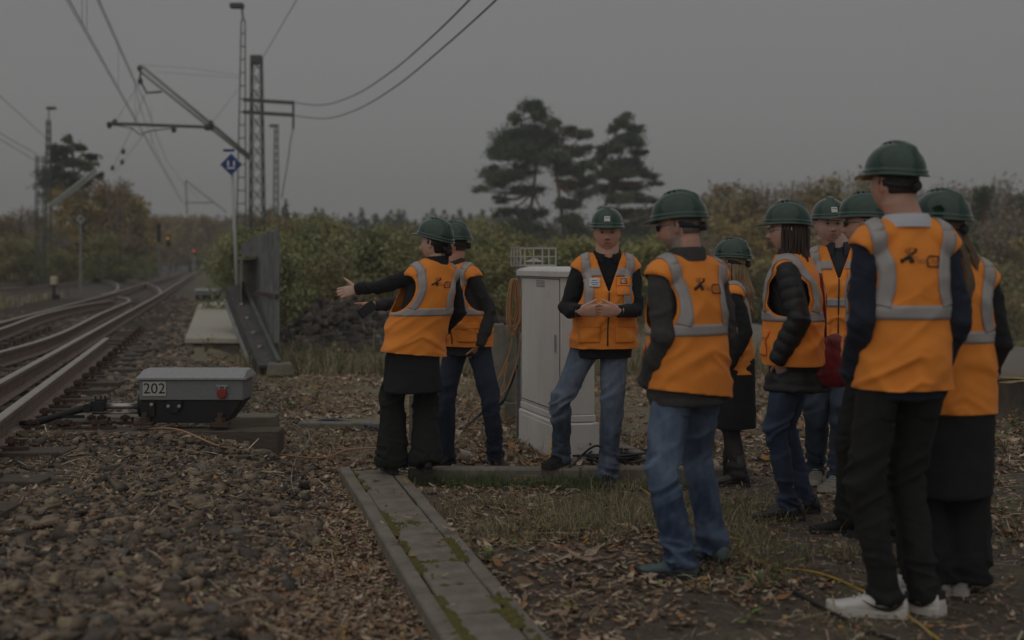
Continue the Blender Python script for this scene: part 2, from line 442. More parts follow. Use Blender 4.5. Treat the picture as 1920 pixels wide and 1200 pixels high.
# fasteners (rusty clips on both sides of the near rails)
def clipmesh():
    mb = MB(); mb.box((0, 0, .012), (.17, .11, .024)); mb.tube([(-.02, 0, .02), (-.02, 0, .085)], .02, 6); mb.tube([(.045, 0, .02), (.045, 0, .065)], .014, 6)
    mb.box((-.02, 0, .06), (.07, .06, .03)); return mb.mesh('rail_clip')
cm = clipmesh(); cm.materials.append(m_rust)
def clip(n, s, z=.275):
    o = bpy.data.objects.new('rail_clip', cm); COL.objects.link(o); o.parent = track; o.location = TP(n, s, z) if s is not None else n
    o.rotation_euler.z = TH + random.uniform(-.1, .1); o.scale = (1.1, 1.1, 1.1 * random.uniform(.9, 1.1))
a, b = rp(0, 781), rp(200, 633)
nst = nof(a.x, a.y); nR = nof(r1[1].x, r1[1].y)
for s_ in [o.location.y for o in track.children if o.name.startswith('sleeper')]:
    if s_ > 22: continue
    for nn in (nst + .14, nR - .14, nR - .62, nR - 1.0, nR - 1.62):
        x = (nn - s_ * TN.y) / TN.x
        o = bpy.data.objects.new('rail_clip', cm); COL.objects.link(o); o.parent = track; o.location = (x, s_, .275)
        o.rotation_euler.z = TH + random.uniform(-.1, .1) + (math.pi if nn < nR - .1 else 0)
# ---------------------------------------------------------------- point machine 202
bearers_z = .285
pmY = G(330, 806, bearers_z).y
def PX(px, Y): return (px - 960) / K * Y
for (pl, pr, py, lab, mm) in ((-260, 522, 808, 'long front timber bearer carrying the point machine, grey end face showing', m_timber), (-260, 514, 781, 'rear timber bearer behind the point machine', m_timber_grey)):
    p = G(0, py, bearers_z); Y = p.y
    o = MB().box((PX((pl + pr) / 2, Y), Y + .11, bearers_z - .085), (PX(pr, Y) - PX(pl, Y), .22, .17)).build('timber_bearer', mm, bevel=.008)
    tag(o, lab, 'timber')
m_pmgrey = mat('machine_grey', (.20, .205, .21), .55, var=.12, vscale=60, bump=.15, bscale=300)
m_lid = mat('lid_grey', (.36, .37, .37), .5, metal=.2, var=.1, vscale=40)
m_red = mat('red_enamel', (.26, .03, .022), .45)
m_plate = mat('number_plate', (.50, .49, .45), .5, var=.1, vscale=20)
def point_machine(px0, px1, ytop, ybot, Y, label, detail=True):
    """grey lidded box on a black cast base; px0..px1 body width"""
    s = Y / K; xL, xR = PX(px0, Y), PX(px1, Y); Wd = xR - xL
    zb = HC - (ybot - 490) * s; zt = HC - (ytop - 490) * s; Hh = zt - zb
    dp = .36 * Wd / .78 * 1.0
    root = empty('point_machine', ((xL + xR) / 2, Y + dp / 2, zb), label, 'point machine'); org = root.location.copy()
    ym = zb + Hh * .52
    # body (upper grey casing)
    MB().box(((xL + xR) / 2, Y + dp / 2, (ym + zt) / 2 - .004), (Wd, dp, zt - ym - .008)).build('casing', m_pmgrey, root, org=org, bevel=.006)
    # lower black base: slanted right end
    poly = [(xL + .02 * Wd, Y + .012, zb + .03 * Hh), (xR - .17 * Wd, Y + .012, zb + .03 * Hh), (xR - .14 * Wd, Y + .012, zb + .12 * Hh), (xR - .01 * Wd, Y + .012, ym - .003), (xL + .005 * Wd, Y + .012, ym - .003)]
    MB().prism(poly, (0, 0, 0), (0, dp - .024, 0)).build('base', m_black, root, org=org, bevel=.005)
    # lid: thin corrugated sheet, sloping up from the front edge to a flat top
    lid = MB(); ov = .022; n = 60; zl = zt + .002
    prof = [(-ov, -.012), (-ov, 0.0), (dp * .28, .052), (dp * .72, .052), (dp + ov, 0.0), (dp + ov, -.012)]
    rows = []
    for i in range(n + 1):
        t = i / n; x = xL - ov + (Wd + 2 * ov) * t
        # hipped ends
        eL = min(1, t / .035); eR = min(1, (1 - t) / .02); hip = min(eL, eR)
        rr = .0022 if i % 2 else 0
        rows.append([V((x, Y + a, zl + (b * (hip if b > 0 else 1)) + rr)) for a, b in prof])
    i0 = 0
    for r_ in rows: lid.v += r_
    m_ = len(prof)
    for i in range(n):
        for j in range(m_ - 1): lid.f.append((i * m_ + j, (i + 1) * m_ + j, (i + 1) * m_ + j + 1, i * m_ + j + 1))
        lid.f.append((i * m_, i * m_ + m_ - 1, (i + 1) * m_ + m_ - 1, (i + 1) * m_))
    lid.f.append(tuple(range(m_))); lid.f.append(tuple(reversed([n * m_ + j for j in range(m_)])))
    lid.build('lid', m_lid, root, org=org)
    # red seal cap on hinge bracket
    cx = xL + .80 * Wd; cz = ym + .32 * (zt - ym)
    hb = MB(); hb.box((cx, Y - .008, cz + .054), (.075, .014, .012)); hb.box((cx - .02, Y - .01, cz + .042), (.012, .014, .022)); hb.box((cx + .02, Y - .01, cz + .042), (.012, .014, .022))
    for q in (-.036, .036): hb.tube([(cx + q, Y - .002, cz + .054), (cx + q, Y - .018, cz + .054)], .008, 8)
    hb.build('hinge_bracket', m_steel, root, org=org)
    MB().tube([(cx, Y - .002, cz), (cx, Y - .018, cz), (cx, Y - .022, cz)], [.036, .036, .031], 24).build('cap', m_red, root, org=org)
    if not detail: return root
    pl = MB().box((xL + .148 * Wd, Y - .004, ym + .52 * (zt - ym)), (.225 * Wd, .006, .64 * (zt - ym))).build('number_plate', m_plate, root, org=org, bevel=.001)
    tm = text_mesh('202', .105, .0008)
    tm.transform(Matrix.Translation(V((xL + .148 * Wd, Y - .0085, ym + .52 * (zt - ym))) - org) @ Matrix.Rotation(R(90), 4, 'X'))
    link('number', tm, m_black, pl)
    fr = MB()
    for (a0, b0, w_, h_) in ((0, .5, 1, .02), (0, -.5, 1, .02)):
        fr.box((xL + .148 * Wd, Y - .008, ym + .52 * (zt - ym) + b0 * .60 * (zt - ym)), (.215 * Wd, .002, .002))
    
    lug = MB()
    lug.box((xL + .12 * Wd, Y + .004, zb + .33 * Hh), (.065 * Wd, .022, .34 * Hh))
    lug.build('lug', m_black, root, org=org, bevel=.003)
    cxl = xL + .335 * Wd
    hp = [(cxl - .075 * Wd, Y, ym - .004), (cxl + .075 * Wd, Y, ym - .004), (cxl + .073 * Wd, Y, ym - .045), (cxl + .035 * Wd, Y, ym - .085), (cxl - .035 * Wd, Y, ym - .085), (cxl - .073 * Wd, Y, ym - .045)]
    MB().prism(hp, (0, .008, 0), (0, -.006, 0)).build('cover_plate', m_black, root, org=org)
    for bx_, bz_ in ((xL + .122 * Wd, ym - .03), (cxl - .052 * Wd, ym - .042), (cxl + .052 * Wd, ym - .042)):
        MB().tube([(bx_, Y - .002, bz_), (bx_, Y - .014, bz_), (bx_, Y - .017, bz_)], [.013, .013, .009], 8).build('bolt', m_steel, root, org=org)
    # end flange
    MB().tube([(xL - .03, Y + dp * .4, ym - .05), (xL + .01, Y + dp * .4, ym - .05)], .085, 20).build('flange', m_black, root, org=org)
    for zq in (.0, -.11): MB().tube([(xL - .035, Y + dp * .4, ym + zq), (xL - .01, Y + dp * .4, ym + zq)], .012, 8).build('flange_bolt', m_steel, root, org=org)
    # feet
    for fx in (xL + .06 * Wd, xR - .215 * Wd):
        ft = MB(); ft.box((fx, Y - .02, zb + .008), (.13, .12, .022)); ft.tube([(fx, Y - .02, zb + .015), (fx, Y - .02, zb + .085)], .022, 6); ft.tube([(fx, Y - .02, zb + .02), (fx, Y - .02, zb + .05)], .036, 6)
        ft.build('foot', m_rust, root, org=org)
    return root
pmF = pmY + .03
PM = point_machine(261, 456, 709, 796, pmF, 'grey and black point machine box numbered 202 on timber bearers')
# drive rod
ym = HC - (768 - 490) * pmF / K
rod = empty('switch_rod', W(150, 775, pmF + .12), 'black steel switch rod linking the numbered point machine to the near rail', 'switch rod'); org = rod.location.copy()
xf = PX(250, pmF); Yr = pmF + .13
MB().tube([(xf, Yr, ym + .01), (PX(188, pmF), Yr, ym + .01)], .022, 12).build('piston', m_steel, rod, True, org=org)
MB().tube([(xf, Yr + .02, ym - .04), (PX(160, pmF), Yr + .02, ym - .045)], .008, 8).build('detector_bar', m_steel, rod, True, org=org)
cl = MB(); cl.box((PX(174, pmF), Yr, ym + .01), (.10, .07, .075)); cl.box((PX(178, pmF), Yr, ym + .055), (.07, .05, .014)); cl.tube([(PX(155, pmF), Yr - .05, ym), (PX(155, pmF), Yr + .05, ym)], .032, 12)
for q in (168, 178, 186): cl.tube([(PX(q, pmF), Yr, ym + .05), (PX(q, pmF), Yr, ym + .085)], .007, 6)
cl.build('clevis', m_black, rod, org=org, bevel=.003)
MB().tube([(PX(156, pmF), Yr, ym), (PX(140, pmF), Yr, ym - .012), (PX(62, pmF), Yr - .05, ym - .10), (PX(30, pmF), Yr - .05, ym - .115)], .025, 12).build('bent_rod', m_black, rod, True, org=org)
MB().bar((PX(150, pmF), Yr - .04, ym - .06), (PX(110, pmF), Yr - .04, ym - .06), .02).build('guide', m_black, rod, org=org)
for pxp, yo in ((112, .02), (128, .02), (180, .02), (196, .02), (150, .30), (170, .30), (215, .30), (60, .02)):
    o = bpy.data.objects.new('rail_clip', cm); COL.objects.link(o); o.parent = track; o.location = (PX(pxp, pmF), pmF + yo, bearers_z); o.scale = (.8, .8, .8)
    o.rotation_euler.z = random.uniform(-.2, .2)
# base plate strips
o = MB().box((PX(155, pmF), pmF + .05, bearers_z + .006), (.42, .09, .012)).build('base_plate', m_rust, track)
# ---------------------------------------------------------------- far second point machine
Yf = G(390, 564, .35).y + .5
point_machine(366, 411, 545, 563, Yf, 'distant small grey point machine with red cap behind the concrete platform', detail=False)
# ---------------------------------------------------------------- concrete platform slab
za = .36
pn0, pn1, pf0, pf1 = G(347, 633, za), G(464, 633, za), G(373, 566, za), G(436, 566, za)
mb = MB(); mb.prism([pn0, pn1, pf1, pf0], (0, 0, 0), (0, 0, -.09)); 
plat = mb.build('platform_slab', m_conc_pale, bevel=.015); tag(plat, 'pale concrete platform slab in the ballast beside the track', 'platform')
mb = MB(); mb.prism([pn0 + V((.06, .1, -.11)), pn1 + V((-.05, .1, -.11)), pf1 + V((0, 0, -.11)), pf0 + V((.04, 0, -.11))], (0, 0, 0), (0, 0, -.3))
mb.build('plinth', m_conc_dark, plat)
# ---------------------------------------------------------------- sloping dark trough beam beside it
p0, p1 = W(441, 534, 21), W(506, 684, 16.3)
t = (p0 - p1).normalized(); sd = V((t.y, -t.x, 0)).normalized()
bm_root = empty('trough_beam', p1, 'long dark steel trough beam lying along the concrete platform', 'beam')
mb = MB()
wv = .13
mb.bar(p1 + V((0, 0, -.02)), p0 + V((0, 0, -.02)), wv * 2, .03)
mb.bar(p1 - sd * wv + V((0, 0, -.12)), p0 - sd * wv + V((0, 0, -.12)), .03, .22)
mb.build('web', mat('dark_old_steel', (.075, .07, .065), .8, var=.4, vscale=10), bm_root, org=p1)
MB().bar(p1 + sd * (wv * .9) + V((0, 0, .02)), p0 + sd * (wv * .9) + V((0, 0, .02)), .05, .06).build('flange', m_mast, bm_root, org=p1)
MB().bar(p1 - sd * (wv * 1.35) + V((0, 0, -.2)), p0 - sd * (wv * 1.3) + V((0, 0, -.25)), .04, .05).build('edge_strip', m_mastgrey, bm_root, org=p1)
for q in (.18, .34, .52, .7):
    MB().box(p1.lerp(p0, q) + V((0, 0, .01)) - sd * .03, (.05, .12, .03)).build('clamp', m_steel, bm_root, org=p1)
pe = G(525, 692, .1)
o = MB().box(pe + V((-.02, .1, -.01)), (.36, .24, .17), rot=.25, taper=.85).build('concrete_block', m_conc_dark, bevel=.02); tag(o, 'mossy concrete block at the lower end of the trough beam', 'block')
mossy = MB()
# ---------------------------------------------------------------- corrugated box with mossy lid, sheet piles
Yb = 21.2
cb = empty('corrugated_bunker', W(470, 600, Yb), 'dark corrugated sheet box with yellow mossy lid behind the platform', 'storage box'); org = cb.location.copy()
mb = MB(); xl, xr = W(450, 0, Yb).x, W(491, 0, Yb).x; zt = W(0, 486, Yb).z; zb = 0.1; nn = 26
mb.v = []; 
for i in range(nn + 1):
    x = xl + (xr - xl) * i / nn; yo = .02 * (1 if (i // 2) % 2 else -1)
    mb.v += [V((x, Yb + yo - (i / nn) * 1.6, zb)), V((x, Yb + yo - (i / nn) * 1.6, zt))]
for i in range(nn): mb.f.append((2 * i, 2 * i + 2, 2 * i + 3, 2 * i + 1))
mb.box(((xl + xr) / 2, Yb + .45, (zb + zt) / 2), ((xr - xl) * .9, .7, zt - zb - .02))
mb.build('corrugated_wall', m_conc_dark, cb, org=org)
mb = MB(); mb.prism([(xl - .03, Yb - .05, zt), (xr + .08, Yb - 1.75, zt), (xr + .1, Yb + .8, zt), (xl, Yb + .9, zt)], (0, 0, 0), (0, 0, .045)); mb.build('mossy_lid', mat('lichen_lid', (.26, .22, .08), .95, var=.4, vscale=12, col2=(.16, .15, .08)), cb, org=org)
m_pile = mat('weathered_zinc', (.17, .175, .17), .75, var=.35, vscale=6, stretch=(3, 3, .6))
fen = empty('sheet_pile_fence', W(505, 640, 16), 'row of tall grey galvanised sheet piles beside the platform', 'fence'); org = fen.location.copy()
for i in range(13):
    t = i / 12; px = 519 - 64 * t ** .75; Y = 17.2 + 7.5 * t; pt = 430 + 26 * t + (i % 2) * 2
    zt = W(0, pt, Y).z; x = PX(px, Y); w_ = .050 + .02 * (i == 0)
    mb = MB(); mb.box((x, Y, zt / 2), (w_, .05, zt)); mb.box((x - w_ * .5, Y + .04, zt / 2 - .02), (.012, .08, zt - .04))
    mb.build('pile', m_pile, fen, org=org)
for zz in (1.0, .35):
    MB().bar((PX(519, 17.1), 17.1, zz), (PX(480, 19), 19, zz), .04, .06).build('rail_strip', m_rust, fen, org=org)
# ---------------------------------------------------------------- marker stone
p = G(590, 561, .15)
o = MB().box(p + V((0, 0, .17)), (.31, .22, .50), taper=.92).build('marker_stone', m_conc_pale, bevel=.02); tag(o, 'pale squat marker stone standing before the bushes', 'marker stone')
# ================================================================ masts, wires, signals
def lattice(label, Y, px_top, py_top, px_base, wt, wb, m_, cross='x', pitch=None, zb=0.0, lamp=None, seg_px=22, name='lattice_mast', deep=True):
    T_ = W(px_top, py_top, Y); B_ = W(px_base, 490, Y); B_.z = zb; root = empty(name, B_, label, 'mast')
    H_ = T_.z - zb; n = max(4, int(H_ / (seg_px * Y / K))); wt *= Y / K; wb *= Y / K
    def wid(t): return (wb + (wt - wb) * t) / 2
    corners = [(-1, -1), (1, -1), (1, 1), (-1, 1)] if deep else [(-1, 0), (1, 0)]
    def P(c, t): 
        w_ = wid(t); p = B_.lerp(T_, t); return p + V((c[0] * w_, c[1] * w_, 0))
    lg = max(.035, wb * .085)
    for c in corners: MB().bar(P(c, 0), P(c, 1), lg).build('leg', m_, root, org=B_)
    mb = MB(); fcs = [(corners[i], corners[(i + 1) % len(corners)]) for i in range(len(corners) if deep else 1)]
    for i in range(n):
        t0, t1 = i / n, (i + 1) / n
        for a, b in fcs:
            if cross == 'x': mb.bar(P(a, t0), P(b, t1), lg * .5); mb.bar(P(b, t0), P(a, t1), lg * .5)
            else: mb.bar(P(a, t1), P(b, t1), lg * .9)
    o = mb.build('bracing', m_, root, org=B_); o['kind'] = 'stuff'
    if lamp:
        s_ = Y / K; MB().bar(T_, T_ + V((lamp[0] * .3 * s_, 0, lamp[1] * s_)), .05).build('lamp_pole', m_, root, org=B_)
        tp = T_ + V((lamp[0] * .3 * s_, 0, lamp[1] * s_)); MB().box(tp + V((lamp[0] * s_, 0, 0)), (abs(lamp[2]) * s_, .30, .14)).build('floodlight', m_, root, org=B_)
    return root, B_, T_
lattice('tall narrow ladder mast carrying a floodlight, left of the braced mast', 40, 456, 38, 451, 7, 21, m_mast, 'l', lamp=(-9, 27, 24), seg_px=24, deep=False)
mastB, mB_, mT_ = lattice('braced lattice mast with crossed bars and two side arms', 45, 481, 108, 483, 18, 28, m_mast, 'x', seg_px=26)
mb = MB(); mb.box(W(481, 112, 45), (.38, .38, .28)); mb.build('head_box', m_mast, mastB, org=mB_)
for y0 in (187, 210): MB().bar(W(456, y0, 44.8), W(551, y0 + 6, 44.8), .10, .12).build('side_arm', m_mast, mastB, org=mB_)
MB().bar(W(550, 189, 44.8), W(550, 242, 44.8), .07).build('hanger', m_mast, mastB, org=mB_)
lattice('distant slim lamp mast right of the braced mast', 75, 518, 240, 517, 6, 11, m_mast, 'x', lamp=(-3, 4, 16), seg_px=14)
mastL, _, _ = lattice('lattice mast before the lone pine at far left', 62, 76, 292, 75, 13, 15, m_mast, 'x', seg_px=15)
lattice('lamp mast behind the lattice mast at far left', 70, 91, 225, 90, 6, 12, m_mast, 'x', lamp=(4, 22, 16), seg_px=14)
for px, yt, yb_, Y, lab in ((181, 357, 0, 80, 'grey concrete catenary pole before the autumn trees'), (194, 395, 0, 95, 'second grey pole right beside the thick catenary pole'), (236, 392, 0, 105, 'thin grey pole in front of the yellow autumn trees'), (272, 430, 0, 120, 'farthest thin pole at the edge of the autumn trees')):
    B_ = W(px, 490, Y); B_.z = 0; r_ = empty('catenary_pole', B_, lab, 'pole'); T_ = W(px, yt, Y)
    MB().bar(B_, T_, (9 if px == 181 else 5) * Y / K).build('pole', m_mastgrey, r_, org=B_)
    if px == 181:
        MB().bar(W(140, 357, Y), W(250, 358, Y), .12).build('cross_arm', m_tubeal, r_, org=B_); MB().bar(W(188, 362, Y), W(225, 400, Y), .1).build('brace', m_tubeal, r_, org=B_); MB().bar(W(225, 400, Y), W(262, 370, Y), .1).build('brace', m_tubeal, r_, org=B_)
    else: MB().bar(W(px - 2, yt + 4, Y), W(px + 40, yt - 12, Y), .07).build('cantilever', m_tubeal, r_, org=B_)
# near cantilever of the overhead line
cant = empty('cantilever', W(470, 296, 44.5), 'long overhead line cantilever of two tubes reaching left from the masts', 'cantilever'); co_ = cant.location.copy()
c1, c2 = W(468, 292, 44.5), W(265, 123, 42)
MB().tube([c1, c2], .055, 8).build('tube', m_tubeal, cant, True, org=co_)
MB().tube([c1 + V((0, 0, -.12)), W(262, 133, 42)], .045, 8).build('tube', m_tubeal, cant, True, org=co_)
MB().tube([c2, W(262, 150, 42), W(275, 174, 42), W(303, 172, 42)], .035, 6).build('steady_arm', m_mast, cant, True, org=co_)
MB().tube([W(201, 231, 42), W(300, 235, 42), W(396, 238.5, 43.6)], .05, 8).build('horizontal_tube', m_mast, cant, True, org=co_)
MB().tube([W(384, 238, 43.5), W(400, 238.5, 43.6)], .12, 10).build('insulator', m_mast, cant, True, org=co_)
MB().tube(smoothpts([W(203, 233, 42), W(245, 240, 42), W(262, 252, 42), W(280, 246, 42), W(325, 240, 42)], 4), .02, 5).build('curved_rod', m_mast, cant, True, org=co_)
for q, (a_, b_) in enumerate(((205, 235), (215, 229), (326, 243), (262, 128), (263, 152), (395, 231))): MB().ell(W(a_, b_, 42.2), (.09, .09, .11), su=8, sv=6).build('clamp', m_mast, cant, org=co_)
# wires: each its own thing
def hw(pts, h): return [W(x, y, h * K / (490 - y)) for x, y in pts]
def wire(pts, label, r=.012, m_=m_wire, cat='wire', name='overhead_wire'):
    o = MB().tube(pts, r * .75, 5).build(name, m_, None, True); tag(o, label, cat); return o
def vpw(px0, py0, h, y0, y1, n=14, VP=(403, 489)):
    r_ = []
    for i in range(n + 1):
        py = y0 + (y1 - y0) * i / n; t = (py - py0) / (VP[1] - py0); r_.append((px0 + (VP[0] - px0) * t, py))
    return hw(r_, h)
wire(vpw(130, 0, 4.9, -120, 385), 'left contact wire running steeply from the top left edge', .013)
wire(vpw(125, 0, 5.1, -120, 380), 'messenger wire just left of the left contact wire', .011)
wire(vpw(186, 0, 6.3, -120, 150, 8) + hw([(276, 200), (292, 250), (312, 300), (345, 345), (375, 372)], 6.3), 'right overhead wire passing the tip of the tube cantilever', .016)
wire(vpw(182, 0, 6.1, -120, 155, 8) + hw([(262, 200), (300, 300), (340, 372), (352, 395)], 6.0), 'second strand just under the right overhead wire', .012)
wire(hw([(-60, 118), (0, 180), (60, 235), (90, 262), (112, 286)], 5.5), 'single wire descending from the left edge toward the lone pine', .014)
wire(hw([(-60, 215), (0, 250), (35, 270), (70, 290)], 5.2), 'upper of two wires leading to the far left lattice mast', .018)
wire(hw([(-60, 228), (0, 261), (35, 282), (70, 303)], 5.0), 'lower of two wires leading to the far left lattice mast', .018)
wire(smoothpts([W(548, 192, 44.8), W(605, 197, 40), W(665, 178, 34), W(730, 137, 28), W(800, 78, 23), W(880, 0, 18), W(950, -80, 14.5)], 6), 'upper slack cable sweeping from the side arm up to the top edge', .019)
wire(smoothpts([W(550, 217, 44.8), W(612, 222, 40), W(672, 204, 34), W(745, 160, 28), W(830, 90, 23), W(930, 0, 18), W(1000, -75, 14.5)], 6), 'lower slack cable sweeping from the side arm up to the top edge', .019)
wire([W(494, 106, 45), W(556, 0, 32), W(600, -80, 26)], 'thin wire rising right from the head of the braced mast', .014)
wire(smoothpts([W(550, 240, 44.8), W(545, 262, 44.8), W(540, 300, 45), W(528, 372, 46)], 4), 'cable hanging from the side arm down to the bushes', .022)
wire([W(270, 122, 42), W(360, 128, 43), W(452, 142, 44)], 'faint upper stay between cantilever tip and ladder mast', .006)
wire([W(290, 135, 42), W(380, 141, 43), W(452, 146, 44)], 'faint lower stay between cantilever tip and ladder mast', .006)
wire([W(398, 230, 43.5), W(446, 168, 44)], 'short stay from horizontal tube up to the ladder mast', .008)
wire([W(215, 230, 42), W(262, 155, 42)], 'short stay rising to the cantilever tip', .007)
wire([W(272, 176, 42), W(250, 235, 45), W(210, 318, 55)], 'insulated stay sloping left below the cantilever', .010)
wire([W(268, 255, 45), W(246, 282, 52), W(214, 325, 62)], 'second insulated stay below the horizontal tube', .010)
for a_, b_, Y_ in ((231, 284, 50), (229, 304, 53), (211, 315, 55)): 
    tag(MB().ell(W(a_, b_, Y_), (.09, .09, .12), su=8, sv=6).build('insulator', m_mast), {231: 'upper dark insulator on the sloping stay', 229: 'middle dark insulator on the second stay', 211: 'lowest dark insulator at the foot of the stay'}[a_], 'insulator')
for k_, (a_, y0, y1, Y_, lab) in enumerate(((154, -60, 42, 26, 'left dropper wire at the top left'), (163, -60, 54, 27, 'right dropper wire at the top left'), (222, 85, 165, 36, 'dropper wire between the two overhead lines'), (253, 160, 232, 42, 'dropper wire left of the cantilever arm'), (284, 200, 285, 50, 'dropper wire beyond the cantilever'))):
    wire([W(a_, y0, Y_), W(a_, y1, Y_)], lab, .006)
fc = empty('far_cantilever', W(348, 380, 95), 'faint far cantilever above the track vanishing point', 'cantilever'); fo = fc.location.copy()
MB().tube([W(348, 338, 95), W(425, 398, 95)], .06, 6).build('tube', m_tubeal, fc, org=fo); MB().tube([W(348, 380, 95), W(402, 380, 95)], .04, 6).build('horizontal_tube', m_mast, fc, org=fo); MB().tube([W(348, 338, 95), W(351, 402, 95)], .04, 6).build('steady_arm', m_mast, fc, org=fo)
lc = empty('left_cantilever', W(96, 384, 60), 'pale thick cantilever tubes rising right before the autumn trees', 'cantilever'); lo_ = lc.location.copy()
MB().tube([W(95, 384, 60), W(180, 318, 60)], .08, 6).build('tube', m_tubeal, lc, org=lo_); MB().tube([W(100, 387, 60), W(182, 325, 60)], .06, 6).build('tube', m_tubeal, lc, org=lo_)
# blue diamond sign
sg = empty('signal_sign', W(445, 620, 22.5), 'blue diamond railway sign with white marks on a pale post', 'sign'); so_ = sg.location.copy(); so_.z = .1; sg.location = so_
m_blue = mat('sign_blue', (.010, .045, .22), .5); m_pole_pale = mat('pale_post', (.45, .46, .45), .6)
a_, b_ = W(434, 290, 22.5), W(445, 560, 22.5); MB().tube([a_, b_.lerp(a_, -.15)], .030, 10).build('post', m_pole_pale, sg, True, org=so_)
cx = W(433.5, 308.5, 22.43); h_ = .172 * 1.07
MB().prism([cx + V((0, 0, h_ * 1.1)), cx + V((h_ * 1.1, 0, 0)), cx + V((0, 0, -h_ * 1.1)), cx + V((-h_ * 1.1, 0, 0))], (0, 0, 0), (0, .012, 0)).build('sign_border', m_pole_pale, sg, org=so_)
MB().prism([cx + V((0, -.004, h_)), cx + V((h_, -.004, 0)), cx + V((0, -.004, -h_)), cx + V((-h_, -.004, 0))], (0, 0, 0), (0, .003, 0)).build('sign_face', m_blue, sg, org=so_)
for dx_, dz_, w_, l_ in ((-.052, .018, .034, .095), (.052, .018, .034, .095), (0, -.062, .135, .03)): MB().box(cx + V((dx_, -.010, dz_)), (w_, .005, l_)).build('mark', m_white, sg, org=so_)
MB().box(W(429, 282, 22.43), (.19, .02, .045)).build('top_plate', m_blue, sg, org=so_)
# far left white sign, signals
s2 = empty('distant_sign', W(151, 490, 52), 'small white diamond sign on a thin post at far left', 'sign'); o_ = s2.location.copy()
MB().tube([V((o_.x, o_.y, 0)), W(151, 411, 52)], .04, 6).build('post', m_mastgrey, s2, org=o_)
c_ = W(151, 411, 51.9); MB().prism([c_ + V((0, 0, .2)), c_ + V((.2, 0, 0)), c_ + V((0, 0, -.2)), c_ + V((-.2, 0, 0))], (0, 0, 0), (0, .02, 0)).build('plate', m_galv, s2, org=o_)
MB().box(c_ + V((0, -.015, 0)), (.16, .01, .05)).box(c_ + V((.04, -.015, .05)), (.05, .01, .1)).build('symbol', m_black, s2, org=o_)
def signal(px, py, Y, col, label, pyb=500, head=(7, 22), e=2):
    b_ = W(px, 490, Y); b_.z = .1; r_ = empty('signal_post', b_, label, 'signal')
    MB().tube([b_, W(px, py, Y)], 2.0 * Y / K, 6).build('post', m_mastgrey, r_, org=b_)
    MB().box(W(px, py + 4, Y), (head[0] * Y / K, .2, head[1] * Y / K)).build('signal_head', m_black, r_, org=b_)
    if col: MB().ell(W(px, py, Y) + V((0, -.16, 0)), (2.4 * Y / K, .08, 2.4 * Y / K), su=12, sv=8).build('lamp', mat('lamp_light', col, .4, emit=(*col, e)), r_, True, org=b_)
signal(316, 447, 85, (1, .55, .05), 'signal post with a lit yellow lamp beside the track', e=.8)
signal(364, 471, 130, (1, .12, .04), 'far signal post with a lit red lamp', e=.8, head=(5, 9))
signal(409, 447, 120, (1, .28, .05), 'far signal with a lit orange lamp above the bushes', e=.6, head=(6, 14))
signal(298, 432, 80, None, 'dark unlit signal head left of the yellow signal', head=(6, 34))
# dwarf signal
b_ = G(101, 566, .2); r_ = empty('dwarf_signal', b_, 'black dwarf track signal with a cream lantern between the tracks', 'signal'); zc = HC - (527 - 490) / K * b_.y
lt = mat('cream_glass', (.55, .50, .34), .4)
MB().tube([b_ + V((0, 0, 0)), b_ + V((0, 0, .08)), b_ + V((0, 0, .10)), V((b_.x, b_.y, zc - .16))], [.12, .12, .04, .04], 12).build('base', m_black, r_, org=b_)
MB().box(b_ + V((.0, 0, .05)), (.42, .3, .08)).box(b_ + V((.06, 0, .16)), (.2, .12, .14)).build('mechanism', m_black, r_, org=b_)
MB().box((b_.x, b_.y, zc + .01), (.20, .16, .27)).build('lantern', lt, r_, org=b_, bevel=.03)
MB().box((b_.x, b_.y, zc - .15), (.22, .18, .04)).build('lantern_foot', m_black, r_, org=b_)
# ================================================================ grey street cabinet
m_paper_ = mat('label_white', (.7, .7, .68), .5)
m_cab = mat('cabinet_grey', (.79, .775, .75), .55, var=.1, vscale=3.5, bump=.06, bscale=200, col2=(.66, .64, .60), detail=9, stretch=(1, 1, .4)); m_cab2 = mat('cabinet_seam', (.10, .095, .09), .7)
cA, cB = V((.344, 9.30, 0)), V((.052, 10.33, 0)); u1 = (cB - cA).normalized(); u2 = V((u1.y, -u1.x, 0)); Lw = (cB - cA).length; Dw = .30
cab = empty('street_cabinet', cA, 'grey street cabinet on a wider plinth with a side vent grille', 'cabinet')
MC = Matrix((u2, u1, V((0, 0, 1)))).transposed()
def cbox(name, a0, a1, b0, b1, z0, z1, m_, bev=.006, parent=None):
    c_ = cA + u2 * ((a0 + a1) / 2) + u1 * ((b0 + b1) / 2); c_.z = (z0 + z1) / 2
    return MB().box(c_, (a1 - a0, b1 - b0, z1 - z0), M=MC).build(name, m_, parent or cab, org=cA, bevel=bev)
cbox('plinth', 0, Dw, 0, Lw, -.1, .288, m_cab, .012)
cbox('plinth_panel', -.004, .02, .06, Lw - .08, .02, .25, m_cab, .003)
cbox('plinth_post', -.005, .035, -.005, .03, -.05, .286, m_cab, .004); cbox('plinth_post', Dw - .035, Dw + .005, -.005, .03, -.05, .286, m_cab, .004)
cbox('collar', .012, Dw - .012, .012, Lw - .012, .292, .345, m_cab, .008)
cbox('body', .02, Dw - .02, .02, Lw - .02, .345, 1.355, m_cab, .008)
cbox('door', .013, .03, .05, Lw - .05, .375, 1.335, m_cab, .003)
cbox('door_gap', .016, .03, .044, Lw - .044, .369, 1.341, m_cab2, 0)
for hz_ in (.50, .86, 1.22): cbox('hinge', .006, .016, Lw - .062, Lw - .040, hz_ - .035, hz_ + .035, m_galv, .001)
cbox('door_handle', .002, .014, .105, .135, .80, .93, m_galv, .003)
